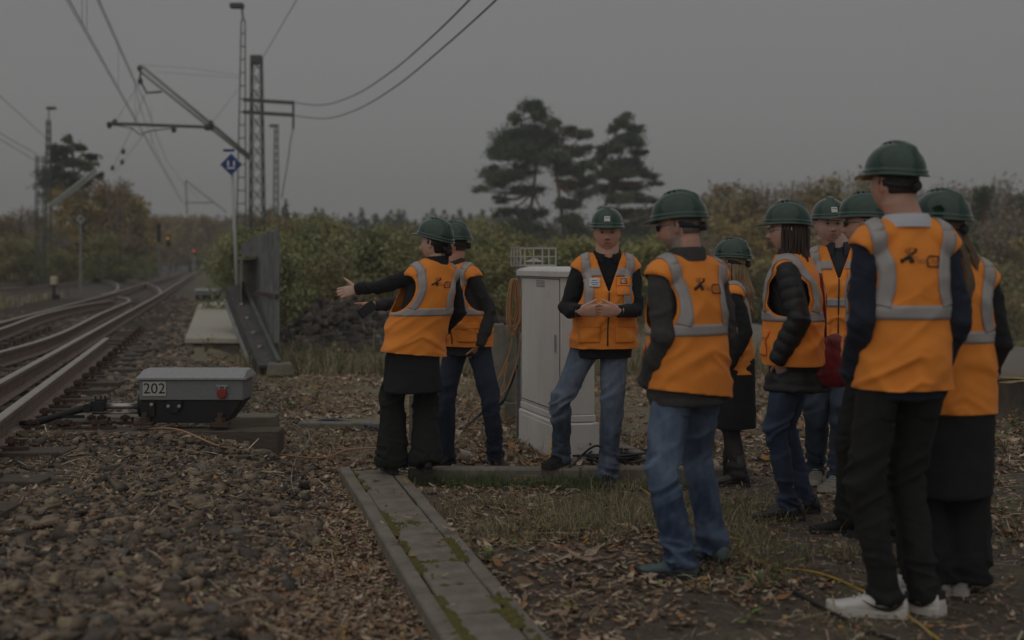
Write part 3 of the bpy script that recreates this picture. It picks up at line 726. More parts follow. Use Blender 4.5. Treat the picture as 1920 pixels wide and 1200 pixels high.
cbox('label_plate', .009, .0125, .30, .38, 1.20, 1.25, m_paper_, .0005)
for vz_ in range(5): cbox('vent_slot', .0115, .0128, .40, .62, 1.275 + vz_ * .011, 1.279 + vz_ * .011, m_cab2, 0)
lm_ = MB(); c_ = cA + u2 * (Dw / 2) + u1 * (Lw / 2)
for z_, g_ in ((1.357, .012), (1.395, .014), (1.412, -.004), (1.43, -.06)):
    for a_, b__ in ((-1, -1), (1, -1), (1, 1), (-1, 1)): p = c_ + u2 * (a_ * (Dw / 2 + g_)) + u1 * (b__ * (Lw / 2 + g_)); lm_.v.append(V((p.x, p.y, z_)))
for i in range(3):
    for j in range(4): lm_.f.append((i * 4 + j, i * 4 + (j + 1) % 4, (i + 1) * 4 + (j + 1) % 4, (i + 1) * 4 + j))
lm_.f += [(3, 2, 1, 0), (12, 13, 14, 15)]; lm_.build('roof', m_cab, cab, org=cA)
vt = cbox('vent_frame', .085, .20, .005, .022, .64, .79, m_cab, .002)
for k_ in range(7): cbox('vent_slat', .09, .195, -.008, .008, .648 + k_ * .02, .656 + k_ * .02, m_cab, 0, vt)
cc_ = cA + u2 * .17; MB().tube([cc_ + V((0, -.001, .13)), cc_ - u1 * .006 + V((0, 0, .13))], .028, 20).build('cover_disc', m_cab, cab, org=cA)
cc_ = cA + u2 * .235; MB().tube([cc_ + V((0, 0, .135)), cc_ - u1 * .012 + V((0, 0, .135))], .008, 10).build('lock', m_cab2, cab, org=cA)
# galvanised post and perforated frame
pY = 10.5; pp_ = V((PX(972, pY), pY, 0)); gpst = empty('steel_post', pp_, 'galvanised steel post left of the cabinet with the cable coil', 'post')
for dx_, w_ in ((-.018, .006), (.018, .006), (0, .036)): MB().box(pp_ + V((dx_, 0 if w_ < .01 else .018, .72)), (w_, .04 if w_ < .01 else .005, 1.5)).build('flange' if w_ < .01 else 'web', m_galv, gpst, org=pp_)
fr_ = empty('perforated_frame', W(1005, 482, 10.2), 'perforated metal bracket frame above the cabinet roof', 'bracket'); fo_ = fr_.location.copy()
m_alu = mat('plain_aluminium', (.42, .40, .385), .5, metal=.2, var=.1)
Yb_ = 10.25
for i, x_ in enumerate((976, 984, 1000.5, 1017, 1029, 1042)): MB().bar(W(x_, 464, Yb_), W(x_, 499, Yb_), .012, .008).build('upright', m_alu, fr_, org=fo_)
for y_, h2 in ((465.5, .014), (481, .009), (497.5, .014)): MB().bar(W(974, y_, Yb_), W(1044, y_, Yb_), .006, h2).build('crossbar', m_alu, fr_, org=fo_)
for y_ in (464.5, 481, 498): MB().bar(W(975, y_, Yb_), W(958.5, y_ + .5, Yb_ + .35), .006, .012).build('crossbar', m_alu, fr_, org=fo_)
for t_ in (.33, .66, 1.0): MB().bar(W(975, 464, Yb_).lerp(W(958.5, 464.5, Yb_ + .35), t_), W(975, 499, Yb_).lerp(W(958.5, 499, Yb_ + .35), t_), .012, .006).build('upright', m_alu, fr_, org=fo_)
MB().tube([W(1002, 484, 10.5), W(1002, 491, 10.5)], [.006, .09], 4).build('cone_cap', m_alu, fr_, org=fo_)
# concrete posts behind
for x0, x1, yt, Y_, lab in ((924, 945, 607, 11.6, 'pale concrete post behind the man with the phone'), (946, 968, 610, 11.9, 'weathered concrete panel between post and steel upright')):
    a_, b_ = PX(x0, Y_), PX(x1, Y_); zt = HC - (yt - 490) / K * Y_
    r_ = MB().box(((a_ + b_) / 2, Y_, zt / 2 + .09), (b_ - a_, .10, zt - .18)).build('concrete_post', m_conc_dark if x0 > 930 else m_conc, bevel=.008); tag(r_, lab, 'post')
    MB().box(((a_ + b_) / 2, Y_ - .01, .08), (b_ - a_ + .02, .14, .17)).build('foot', m_conc_dark, r_, bevel=.008)
sk = G(770, 838, 0); o = MB().box(sk + V((0, .1, .19)), (.04, .03, .42)).build('wooden_stake', m_timber_grey, bevel=.004); tag(o, 'short grey wooden stake standing between the legs of the pointing woman', 'stake')
# orange coil hanging on the post
cy = 10.40; coil = empty('cable_coil', W(965, 524, cy), 'coil of orange cable hanging on the post left of the cabinet', 'cable coil'); co2 = coil.location.copy(); rr_ = random.Random(4)
for i in range(11):
    w_ = rr_.uniform(6, 11) * cy / K; h2 = rr_.uniform(38, 54) * cy / K; top = W(964 + rr_.uniform(-4, 5), 523, cy + rr_.uniform(-.03, .03)); pts = []
    for q in range(22):
        a_ = 2 * math.pi * q / 22; pts.append(top + V((math.sin(a_) * w_ * (1 - .25 * math.cos(a_)), rr_.uniform(-.004, .004) - .012 * math.sin(a_) * (i % 3 - 1), -h2 * (1 - math.cos(a_)))))
    MB().tube(pts, .0068, 6, close=True).build('cable_loop', m_orange_cable, coil, True, org=co2)
def cable(pts, r, m_, label, name='cable', n=6):
    o = MB().tube(smoothpts(pts, n), r, 7).build(name, m_, None, True); tag(o, label, 'cable'); return o
cable([W(962, 620, cy), W(957, 655, cy), W(944, 690, cy), W(934, 712, cy), W(945, 696, cy), W(952, 680, cy), W(944, 720, cy), W(936, 760, cy), W(947, 780, cy), gz(960, 806)], .0062, m_orange_cable, 'orange cable strand dropping from the coil to the ground')
cable([W(973, 610, cy), W(973, 660, cy), W(962, 700, cy), W(946, 735, cy), W(915, 755, cy - .1), W(884, 775, cy - .2), gz(876, 815), gz(893, 838)], .0062, m_orange_cable, 'orange cable arching from the coil toward the cream pipe end')
cable([W(969, 685, cy + .1), W(955, 725, cy + .1), W(938, 758, cy), gz(905, 786) + V((0, 0, .06)), gz(870, 806) + V((0, 0, .02)), gz(842, 812)], .014, m_rubber, 'thick black hose running down beside the steel post')
cable([gz(168, 808) + V((0, 0, .03)), gz(250, 815) + V((0, 0, .04)), gz(330, 838) + V((0, 0, .05)), gz(415, 858) + V((0, 0, .05)), gz(505, 867) + V((0, 0, .05)), gz(600, 869) + V((0, 0, .04)), gz(655, 868) + V((0, 0, .10)), gz(712, 865) + V((0, 0, .10))], .0065, m_orange_cable, 'thin orange cable lying across the ballast below the point machine')
cable([gz(586, 803) + V((0, 0, .05)), gz(615, 804) + V((0, 0, .08)), gz(660, 805) + V((0, 0, .06)), gz(722, 812) + V((0, 0, .03))], .014, mat('blue_conduit', (.03, .045, .10), .4), 'dark blue conduit lying over the flat cover plate')
cable([gz(575, 815) + V((0, 0, .06)), gz(580, 845) + V((0, 0, .09)), gz(556, 870) + V((0, 0, .05)), gz(546, 905) + V((0, 0, .04)), gz(552, 935) + V((0, 0, .02))], .003, m_galv, 'loose thin grey wire curling over the ballast')
# heap of black cables behind the kerb
heap = empty('cable_heap', gz(1140, 872), 'heap of black cables lying behind the kerb at the cabinet foot', 'cable heap'); ho_ = heap.location.copy(); rr_ = random.Random(9)
hc = G(1140, 864, .0); 
for i in range(11):
    rx, ry = rr_.uniform(.12, .33), rr_.uniform(.07, .16); cx_, cy_ = hc.x + rr_.gauss(0, .08), hc.y + rr_.gauss(.0, .03); rot = rr_.uniform(-.5, .5); z_ = .012 + i * .005; pts = []
    for q in range(20):
        a_ = 2 * math.pi * q / 20; x_, y_ = math.cos(a_) * rx, math.sin(a_) * ry
        pts.append(V((cx_ + x_ * math.cos(rot) - y_ * math.sin(rot), max(ky + .10, cy_ + x_ * math.sin(rot) + y_ * math.cos(rot)), z_ + rr_.uniform(0, .012) + .01 * math.sin(2 * a_ + i))))
    MB().tube(pts, .008, 6, close=True).build('cable_loop', m_rubber if i != 3 else m_yellow_cable, heap, True, org=ho_)
cable([G(1068, 876, .09), W(1085, 860, 8.95), W(1105, 842, 8.95), W(1122, 836, 8.95), W(1131, 850, 8.95), W(1130, 868, 8.9)], .008, m_rubber, 'black cable arching up between the legs of the man in black fleece')
cable([G(1152, 872, .09), W(1172, 882, 8.55), gz(1194, 905) + V((0, 0, .02)), gz(1198, 918) + V((0, 0, .01)), gz(1185, 924) + V((0, 0, .01)), gz(1168, 921) + V((0, 0, .01)), gz(1160, 935) + V((0, 0, .01))], .008, m_rubber, 'black cable curling over the kerb right of the black sneaker')
cable([G(1180, 868, .1), W(1215, 862, 8.9), W(1245, 861, 8.9)], .007, m_rubber, 'black cable end running right behind the kerb')
cable([W(1048, 802, 9.2), W(1034, 828, 9.1), W(1030, 850, 8.95), W(1037, 866, 8.85), G(1044, 876, .09)], .0065, m_yellow_cable, 'yellow and black cable bowing out from the cabinet plinth')
cable([gz(1158, 910) + V((0, 0, .012)), gz(1190, 914) + V((0, 0, .012)), gz(1215, 930) + V((0, 0, .012)), gz(1236, 946) + V((0, 0, .012)), gz(1262, 955) + V((0, 0, .012)), gz(1300, 985) + V((0, 0, .01)), gz(1364, 1010) + V((0, 0, .012)), gz(1392, 1018) + V((0, 0, .012)), gz(1389, 1036) + V((0, 0, .012)), gz(1440, 1062) + V((0, 0, .005)), gz(1530, 1078) + V((0, 0, .012)), gz(1600, 1105) + V((0, 0, .012)), gz(1690, 1152) + V((0, 0, .012)), gz(1760, 1205) + V((0, 0, .012))], .0055, m_yellow_cable, 'yellow cable snaking over the ground toward the white sneakers')
cable([gz(1434, 1078) + V((0, 0, .012)), gz(1480, 1110) + V((0, 0, .015)), gz(1540, 1145) + V((0, 0, .015)), gz(1620, 1185) + V((0, 0, .015)), gz(1700, 1215) + V((0, 0, .012))], .008, m_rubber, 'black cable lying on the soil before the white sneakers')
# white plastic cup
cp = gz(864, 866); m_cup = mat('cream_plastic', (.52, .47, .38), .5)
mb = MB(); ax = V((-.75, -.55, .25)).normalized(); p0 = cp + V((.015, .02, .045))
mb.tube([p0 + ax * -.05, p0 + ax * .055], [.038, .044], 20, cap=False); mb.tube([p0 + ax * .055, p0 + ax * -.04], [.040, .035], 20, cap=False); mb.tube([p0 + ax * -.05, p0 + ax * -.048], [.038, .038], 20)
o = mb.build('pipe_end', m_cup, None, True); tag(o, 'cream plastic pipe end lying between the shoes of the man with the phone', 'pipe end')
# stumps at the right edge
rr_ = random.Random(3); m_bark = mat('bark', (.10, .08, .062), .95, var=.5, vscale=14, bump=1, bscale=25, stretch=(1, 1, .3), col2=(.05, .04, .032)); m_cut = mat('cut_wood', (.46, .36, .20), .8, var=.2, vscale=15)
for k_, (px, py, r0, hh, lab) in enumerate(((1866, 775, .14, .30, 'left tree stump with a small pale cut face beside the long coat'), (1893, 782, .19, .34, 'middle tree stump of the group at the right edge'), (1918, 780, .22, .36, 'large stump with broad pale cut top at the right edge'))):
    b_ = G(px, py, 0); b_.z = hz(b_.x, b_.y); mb = MB(); n_ = 18; prof = [(0, 1.35), (.08, 1.1), (.5, .96), (1, .93)]
    ra = [rr_.uniform(.85, 1.15) for _ in range(n_)]
    for z_, q in prof:
        for j in range(n_): a_ = 2 * math.pi * j / n_; mb.v.append(b_ + V((math.cos(a_) * r0 * q * ra[j], math.sin(a_) * r0 * q * ra[j], z_ * hh)))
    for i in range(3):
        for j in range(n_): mb.f.append((i * n_ + j, i * n_ + (j + 1) % n_, (i + 1) * n_ + (j + 1) % n_, (i + 1) * n_ + j))
    st = mb.build('tree_stump', m_bark, None, True); tag(st, lab, 'stump')
    mb = MB(); mb.v = [b_ + V((math.cos(2 * math.pi * j / n_) * r0 * .93 * ra[j], math.sin(2 * math.pi * j / n_) * r0 * .93 * ra[j], hh + .003 + .03 * math.cos(2 * math.pi * j / n_ + k_))) for j in range(n_)]; mb.f = [tuple(range(n_))]
    mb2 = MB(); mb2.prism(mb.v, (0, 0, -.02), (0, 0, .0)); mb2.build('cut_face', m_cut, st)
# ================================================================ people
def yawf(a): return V((-math.sin(a), math.cos(a), 0))
def yawr(a): return V((math.cos(a), math.sin(a), 0))
def fmat(r, f, u): return Matrix((r, f, u)).transposed()
def ik(a, b, l1, l2, pole):
    d = b - a; L_ = min(d.length, (l1 + l2) * .995); t = d.normalized(); x = (l1 * l1 - l2 * l2 + L_ * L_) / (2 * L_)
    h = math.sqrt(max(0, l1 * l1 - x * x)); p = (pole - t * pole.dot(t)).normalized()
    return a + t * x + p * h, a + t * L_
def remeshed(mb, voxel, it=3, name='m'):
    me = mb.mesh(name, V((0, 0, 0))); o = bpy.data.objects.new('tmp', me); COL.objects.link(o)
    m = o.modifiers.new('r', 'REMESH'); m.mode = 'VOXEL'; m.voxel_size = voxel
    if it:
        s = o.modifiers.new('s', 'SMOOTH'); s.factor = .5; s.iterations = it
    dg = bpy.context.evaluated_depsgraph_get(); r = bpy.data.meshes.new_from_object(o.evaluated_get(dg))
    COL.objects.unlink(o); bpy.data.objects.remove(o); bpy.data.meshes.remove(me); r.name = name; return r
def co(me):
    a = np.empty(len(me.vertices) * 3, dtype=np.float32); me.vertices.foreach_get('co', a); return a.reshape(-1, 3).astype(np.float64)
def nrm(me):
    a = np.empty(len(me.vertices) * 3, dtype=np.float32); me.vertex_normals.foreach_get('vector', a); return a.reshape(-1, 3).astype(np.float64)
def setco(me, a): me.vertices.foreach_set('co', np.asarray(a, dtype=np.float32).ravel()); me.update()
def creases(P, seed):
    P = np.asarray(P); n = vnoise(P + np.stack([vnoise(P * .8, seed + 40), vnoise(P * .8, seed + 41), vnoise(P * .8, seed + 42)], 1) * .9, seed); return (1 - np.clip(np.abs(n) * 2.0, 0, 1) ** 1.4) ** 2 - .2 + .25 * n
def ridge(P, seed): return 1 - np.abs(vnoise(P, seed)) * 2

m_skin = mat('skin', (.5, .3, .2), .55, vcol=True, var=.06, vscale=30, bump=.12, bscale=250)
m_helmet = mat('green_helmet', (.004, .040, .023), .12, coat=.4, var=.12, vscale=25)
m_knob = mat('harness_black', (.015, .015, .016), .5)
m_vest = mat('orange_vest', (1.0, .305, .034), .75, var=.06, vscale=11, bump=.12, bscale=500, sheen=.1)
m_tape = mat('grey_reflective_tape', (.40, .37, .36), .42, var=.06, vscale=12)
m_print = mat('dark_print', (.03, .02, .015), .8); m_print2 = mat('brown_print', (.42, .16, .06), .8)
m_zip = mat('dark_zip', (.02, .017, .02), .6)
m_paper = mat('sticker_white', (.68, .68, .66), .5)
m_lens = mat('spectacle_lens', (.12, .12, .12), .1, spec=.6); m_frame = mat('spectacle_frame', (.03, .03, .03), .3)
m_eye = mat('eye', (.6, .6, .6), .2, vcol=True)
def fabric(n, c, c2=None, b=.35, bs=300, v=.2, vs=9, sh=0, rough=.9): return mat(n, c, rough, var=v, vscale=vs, bump=b, bscale=bs, col2=c2, sheen=sh)
m_coat = fabric('black_wool', (.013, .012, .015)); m_fleece = fabric('black_fleece', (.012, .012, .014), sh=.0)
m_greyj = fabric('grey_wool', (.048, .046, .046), (.075, .072, .070), .5, 400, vs=60); m_dgrey = fabric('dark_grey_jacket', (.03, .03, .031), (.045, .044, .044), .4, 350, vs=50)
m_puff = fabric('black_puffer', (.013, .013, .014), rough=.55, b=.15, bs=90); m_navyp = fabric('navy_puffer', (.014, .018, .032), rough=.6)
m_navy = fabric('navy_knit', (.012, .016, .032), (.019, .024, .044), .4, 250)
m_btrous = fabric('black_trousers', (.010, .010, .010), (.016, .0155, .015)); m_bskirt = fabric('black_skirt', (.008, .008, .0085))
DENIM = {'dark_denim': ((.010, .016, .034), (.040, .058, .10)), 'blue_denim': ((.040, .060, .10), (.24, .29, .38)), 'mid_denim': ((.018, .036, .080), (.20, .27, .39)), 'skinny_denim': ((.014, .024, .055), (.06, .09, .155)), 'greyblue_denim': ((.020, .032, .055), (.07, .095, .135))}
m_jean1, m_jean2, m_jean3, m_jean4, m_jean5 = [mat(n_, (.05, .07, .1), .9, vcol=True, var=.12, vscale=70, bump=.4, bscale=350) for n_ in DENIM]
m_shirt = fabric('shirt_white', (.62, .63, .68), v=.05); m_stock = fabric('dark_stocking', (.02, .015, .014), rough=.6)
m_lblack = mat('black_leather', (.016, .015, .015), .4, bump=.1, bscale=60); m_sneakb = fabric('black_mesh', (.014, .014, .014)); m_soleb = mat('black_sole', (.025, .025, .026), .7)
m_sneakw = mat('white_leather', (.66, .64, .61), .5, var=.05, vscale=10); m_solew = mat('white_sole', (.60, .57, .52), .6, var=.1, vscale=9)
m_sneakg = fabric('grey_suede', (.24, .22, .18), v=.2); m_soleg = mat('cream_sole', (.40, .37, .32), .7)
m_sneakt = fabric('teal_grey_mesh', (.13, .18, .18), (.08, .115, .12)); m_laceg = mat('grey_lace', (.4, .4, .38), .8)
def hairmat(n, a, b): return mat(n, a, .5, var=.5, vscale=40, stretch=(3, 3, .6), bump=.5, bscale=120, col2=b)
m_hblack = hairmat('black_hair', (.008, .006, .006), (.016, .012, .011)); m_hgrey = hairmat('grey_hair', (.10, .09, .08), (.20, .18, .165))
m_hbrown = hairmat('brown_hair', (.028, .016, .010), (.055, .032, .020)); m_hblond = hairmat('blond_hair', (.26, .17, .09), (.42, .30, .17)); m_hlight = hairmat('light_brown_hair', (.10, .066, .038), (.17, .115, .065))
m_hdark = hairmat('dark_hair', (.025, .018, .014), (.05, .038, .03))

def head_pts(fat=0, fem=0, nu=56, nv=48, off=0.0):
    th = np.linspace(0, math.pi, nv)[1:-1]; ph = np.linspace(0, 2 * math.pi, nu, endpoint=False)
    T, P_ = np.meshgrid(th, ph, indexing='ij'); dx = np.sin(T) * np.sin(P_); dy = np.sin(T) * np.cos(P_); dz = np.cos(T)
    lo = np.clip(-dz, 0, 1); x = .0800 * np.sign(dx) * np.abs(dx) ** .92; y = .096 * dy; z = .120 * dz
    x = x * (1 - (.30 - .20 * fat + .04 * fem) * lo ** 1.7 * (1 + .2 * (dy > 0)))
    y = np.where(dy < 0, y * (1 - .30 * lo ** 1.3) - .012 * (1 - lo), y * (1 - .10 * np.clip(dz, 0, 1) + .02 * lo))
    x = x * (1 + .10 * fat * lo)
    z = np.where((dy > .3) & (dz < -.8), z * 1.0, z)
    fw = np.clip((dy - .15) / .5, 0, 1)
    g = lambda a, b, sa, sb: np.exp(-((x - a) / sa) ** 2 - ((z - b) / sb) ** 2)
    gx = lambda a, s_: np.exp(-((x - a) / s_) ** 2)
    nr = np.clip((.012 - z) / .05, 0, 1) * (z > -.052) * np.where(z < -.038, np.clip((z + .052) / .014, 0, 1), 1)
    y = y + fw * (.035 * nr * gx(0, .0120 + .004 * nr) + .006 * g(.013, -.038, .008, .008) + .006 * g(-.013, -.038, .008, .008))
    y = y + fw * (-.017 * (g(.031, .004, .014, .011) + g(-.031, .004, .014, .011)) + .008 * (g(.03, .024, .022, .008) + g(-.03, .024, .022, .008)) * (1 - .6 * fem))
    y = y + fw * (.008 * g(0, -.063, .022, .0055) + .008 * g(0, -.076, .019, .006) - .005 * g(0, -.0695, .026, .003) - .004 * g(0, -.088, .02, .006) + .009 * g(0, -.106, .022, .012))
    y = y + fw * (.004 * (g(.045, -.025, .018, .018) + g(-.045, -.025, .018, .018)))
    y = y + fw * .006 * lo
    A = np.stack([x, y, z], -1)
    if off: 
        nn = np.stack([dx / .0765, dy / .096, dz / .12], -1); nn /= np.linalg.norm(nn, axis=-1, keepdims=True); A = A + nn * off if np.isscalar(off) else A + nn * off[..., None]
    return A, (dx, dy, dz)
def add_head(mb, c, M, s, fat, fem):
    A, _ = head_pts(fat, fem); nv, nu = A.shape[:2]; i0 = len(mb.v)
    fl = A.reshape(-1, 3) * s
    for p in fl: mb.v.append(c + M @ V(p))
    mb.v.append(c + M @ V((0, 0, .12 * s))); mb.v.append(c + M @ V((0, .01, -.12 * s))); a = len(mb.v) - 2
    for i in range(nv - 1):
        for j in range(nu):
            j2 = (j + 1) % nu; mb.f.append((i0 + i * nu + j, i0 + (i + 1) * nu + j, i0 + (i + 1) * nu + j2, i0 + i * nu + j2))
    for j in range(nu):
        j2 = (j + 1) % nu; mb.f.append((a, i0 + j, i0 + j2)); mb.f.append((a + 1, i0 + (nv - 1) * nu + j2, i0 + (nv - 1) * nu + j))
    for sx in (-1, 1):       # ears
        Me = M @ Matrix.Rotation(sx * .25, 3, 'Z') @ Matrix.Rotation(-.15, 3, 'X')
        mb.ell(c + M @ V((sx * .079, -.008, -.006)) * s, (.0085 * s, .019 * s, .031 * s), Me)
        mb.ell(c + M @ V((sx * .085, -.015, .006)) * s, (.007 * s, .014 * s, .022 * s), Me)
def add_hand(mb, wr, f, n, left, curls=(.25,) * 4, spread=.06, thumb=(.8, .25), s=1.0, tcurl=.3):
    f = f.normalized(); n = (n - f * n.dot(f)).normalized(); ts = n.cross(f) if left else f.cross(n)
    kn = wr + f * .088 * s
    mb.tube([wr - f * .03 * s, wr, wr + f * .03 * s, wr + f * .06 * s, kn, kn + f * .008 * s], [(.026 * s, .019 * s), (.027 * s, .018 * s), (.034 * s, .017 * s), (.040 * s, .0155 * s), (.041 * s, .0135 * s), (.038 * s, .010 * s)], 14, side=ts, power=2.6)
    Ls = (.072, .080, .074, .058)
    for k in range(4):
        off = (.030 - .020 * k) * s; p = kn - f * .012 * s + ts * off; d = (f + ts * (spread * (1.5 - k))).normalized(); pts = [p - d * .02 * s, p]; c = curls[k]
        rr = [.0095 * s, .0095 * s]
        for q, ph in enumerate((.46, .30, .24)):
            ax = d.cross(n).normalized(); d = Matrix.Rotation(c * (1.0 if q else .9), 3, ax) @ d; p = p + d * Ls[k] * ph * s * (1.25 if q == 0 else 1); pts.append(p); rr.append((.0088, .0080, .0064)[q] * s)
        mb.tube(pts, rr, 8)
    p = wr + f * .018 * s + ts * .026 * s; d = (f * math.cos(thumb[0]) + ts * math.sin(thumb[0]) + n * thumb[1]).normalized(); pts = [p - d * .01 * s, p]; rr = [.015 * s, .014 * s]
    for q, ll in enumerate((.040, .034, .026)):
        p = p + d * ll * s; pts.append(p); rr.append((.0125, .0102, .0075)[q] * s)
        d = (d * math.cos(tcurl) + (f * .6 + n * .6) * math.sin(tcurl)).normalized()
    mb.tube(pts, rr, 8)

def make_helmet(parent, c, M, s, org, sticker=False, label=None):
    s = s * 1.0; nu, ne = 72, 22; a, b, h = .112, .142, .136
    rows = []
    for i in range(ne):
        el = math.pi / 2 * (1 - i / (ne - 1)); r = math.cos(el) ** .92; z = .022 + (h - .022) * math.sin(el) ** 1.02
        rows.append((r, 0, z))
    rows += [(1.0, .006, .0215), (1.0, .0075, .014), (1.0, .004, .006), (1, .014, .0), (1, .0155, -.004), (1, .010, -.006), (1, -.002, .0), (.97, -.004, .03)]
    v = []; f = []
    for k, (r, ex, z) in enumerate(rows):
        for j in range(nu):
            ph = 2 * math.pi * j / nu; sx, cy = math.sin(ph), math.cos(ph)
            x = a * r * sx; y = b * r * cy; zz = z
            nx_, ny_ = sx / a, cy / b; l = math.hypot(nx_, ny_); nx_ /= l; ny_ /= l
            e = ex; fr = max(0, cy) ** 3
            if ex >= .010: e = ex + (.040 if ex > .011 else .03) * fr; zz = z - .010 * fr * (1 if ex > .011 else 1)
            if ex > 0 or k > ne: zz -= .012 * max(0, -cy) ** 2
            x += nx_ * e; y += ny_ * e
            if k < ne:      # raised crest with flat top
                w_ = 1 - min(1, max(0, (abs(x) - .020) / .008)); w_ = w_ * w_ * (3 - 2 * w_)
                q = r if y > 0 else r; lim = .62 if y > 0 else .85
                wl = 1 - min(1, max(0, (q - lim + .15) / .15))
                if y > 0: w_ = 1 - min(1, max(0, (abs(x) - .022 * (1 - .5 * r)) / .008))
                zz += .011 * w_ * wl * (.6 + .4 * math.sin(math.pi / 2 * (1 - r))); 
                if r > .55: y += (1 if y > 0 else -1) * .006 * w_ * wl
                zz -= .012 * max(0, -cy) ** 2 * r ** 3
            v.append(V((x, y, zz)) * s)
    n = len(rows)
    for i in range(n - 1):
        for j in range(nu): j2 = (j + 1) % nu; f.append((i * nu + j, (i + 1) * nu + j, (i + 1) * nu + j2, i * nu + j2))
    me = bpy.data.meshes.new('helmet'); me.from_pydata([tuple(c + M @ p - org) for p in v], [], f); me.update()
    o = link('helmet', me, m_helmet, parent, True)
    if label: o['label'] = label
    for sx in (-1, 1):
        vb = MB()
        for q, (yy_, zz_) in enumerate(((.035, .1405), (.008, .1425), (-.020, .1405), (-.048, .133))):
            vb.box(c + M @ (V((sx * .0235, yy_, zz_ - .0038)) * s), (.004 * s, .015 * s, .004 * s), M=M)
        vb.build('vents', m_knob, o, org=org)
    hb = MB(); pts = [c + M @ (V((math.sin(t) * .092, -math.cos(t) * .105, -.03 - .022 * math.cos(t * .9))) * s) for t in np.linspace(-1.6, 1.6, 15)]
    hb.tube(pts, [(.013, .004)] * 15, 8, side=M @ V((0, 0, 1))); hb.build('headband', m_knob, o, True, org=org)
    kc = V((0, -.112, -.054)) * s
    MB().tube([c + M @ (kc + V((0, .01, 0))), c + M @ (kc + V((0, -.016, 0))), c + M @ (kc + V((0, -.020, 0)))], [.021, .021, .017], 16).build('adjusting_knob', m_knob, o, org=org)
    if sticker:
        sv = []; sf = []; na = 5
        for i in range(na):
            for j in range(na):
                x = (-.021 + .042 * i / (na - 1)) * (1 - .08 * j / (na - 1)); z = .030 + .036 * j / (na - 1) + .004
                se = min(1, (z - .022) / (h - .022)); el = math.asin(se); r = math.cos(el) ** .92
                y = b * math.sqrt(max(0, r * r - (x / a) ** 2)) + .003; sv.append(tuple(c + M @ (V((x, y, z)) * s) - org))
        for i in range(na - 1):
            for j in range(na - 1): sf.append((i * na + j, (i + 1) * na + j, (i + 1) * na + j + 1, i * na + j + 1))
        me = bpy.data.meshes.new('sticker'); me.from_pydata(sv, [], sf); st = link('sticker', me, m_paper, o)
        lm = MB()
        for q in range(6):
            x = -.0135 + q * .0054; z = .0595; se = (z - .022) / (h - .022); r = math.cos(math.asin(se)) ** .92; y = b * math.sqrt(max(0, r * r - (x / a) ** 2)) + .0042
            lm.box(c + M @ (V((x, y, z)) * s), (.0038 * s, .001, (.004 if q % 2 else .005) * s), M=M)
        lm.build('lettering', m_print, st, org=org)
    return o

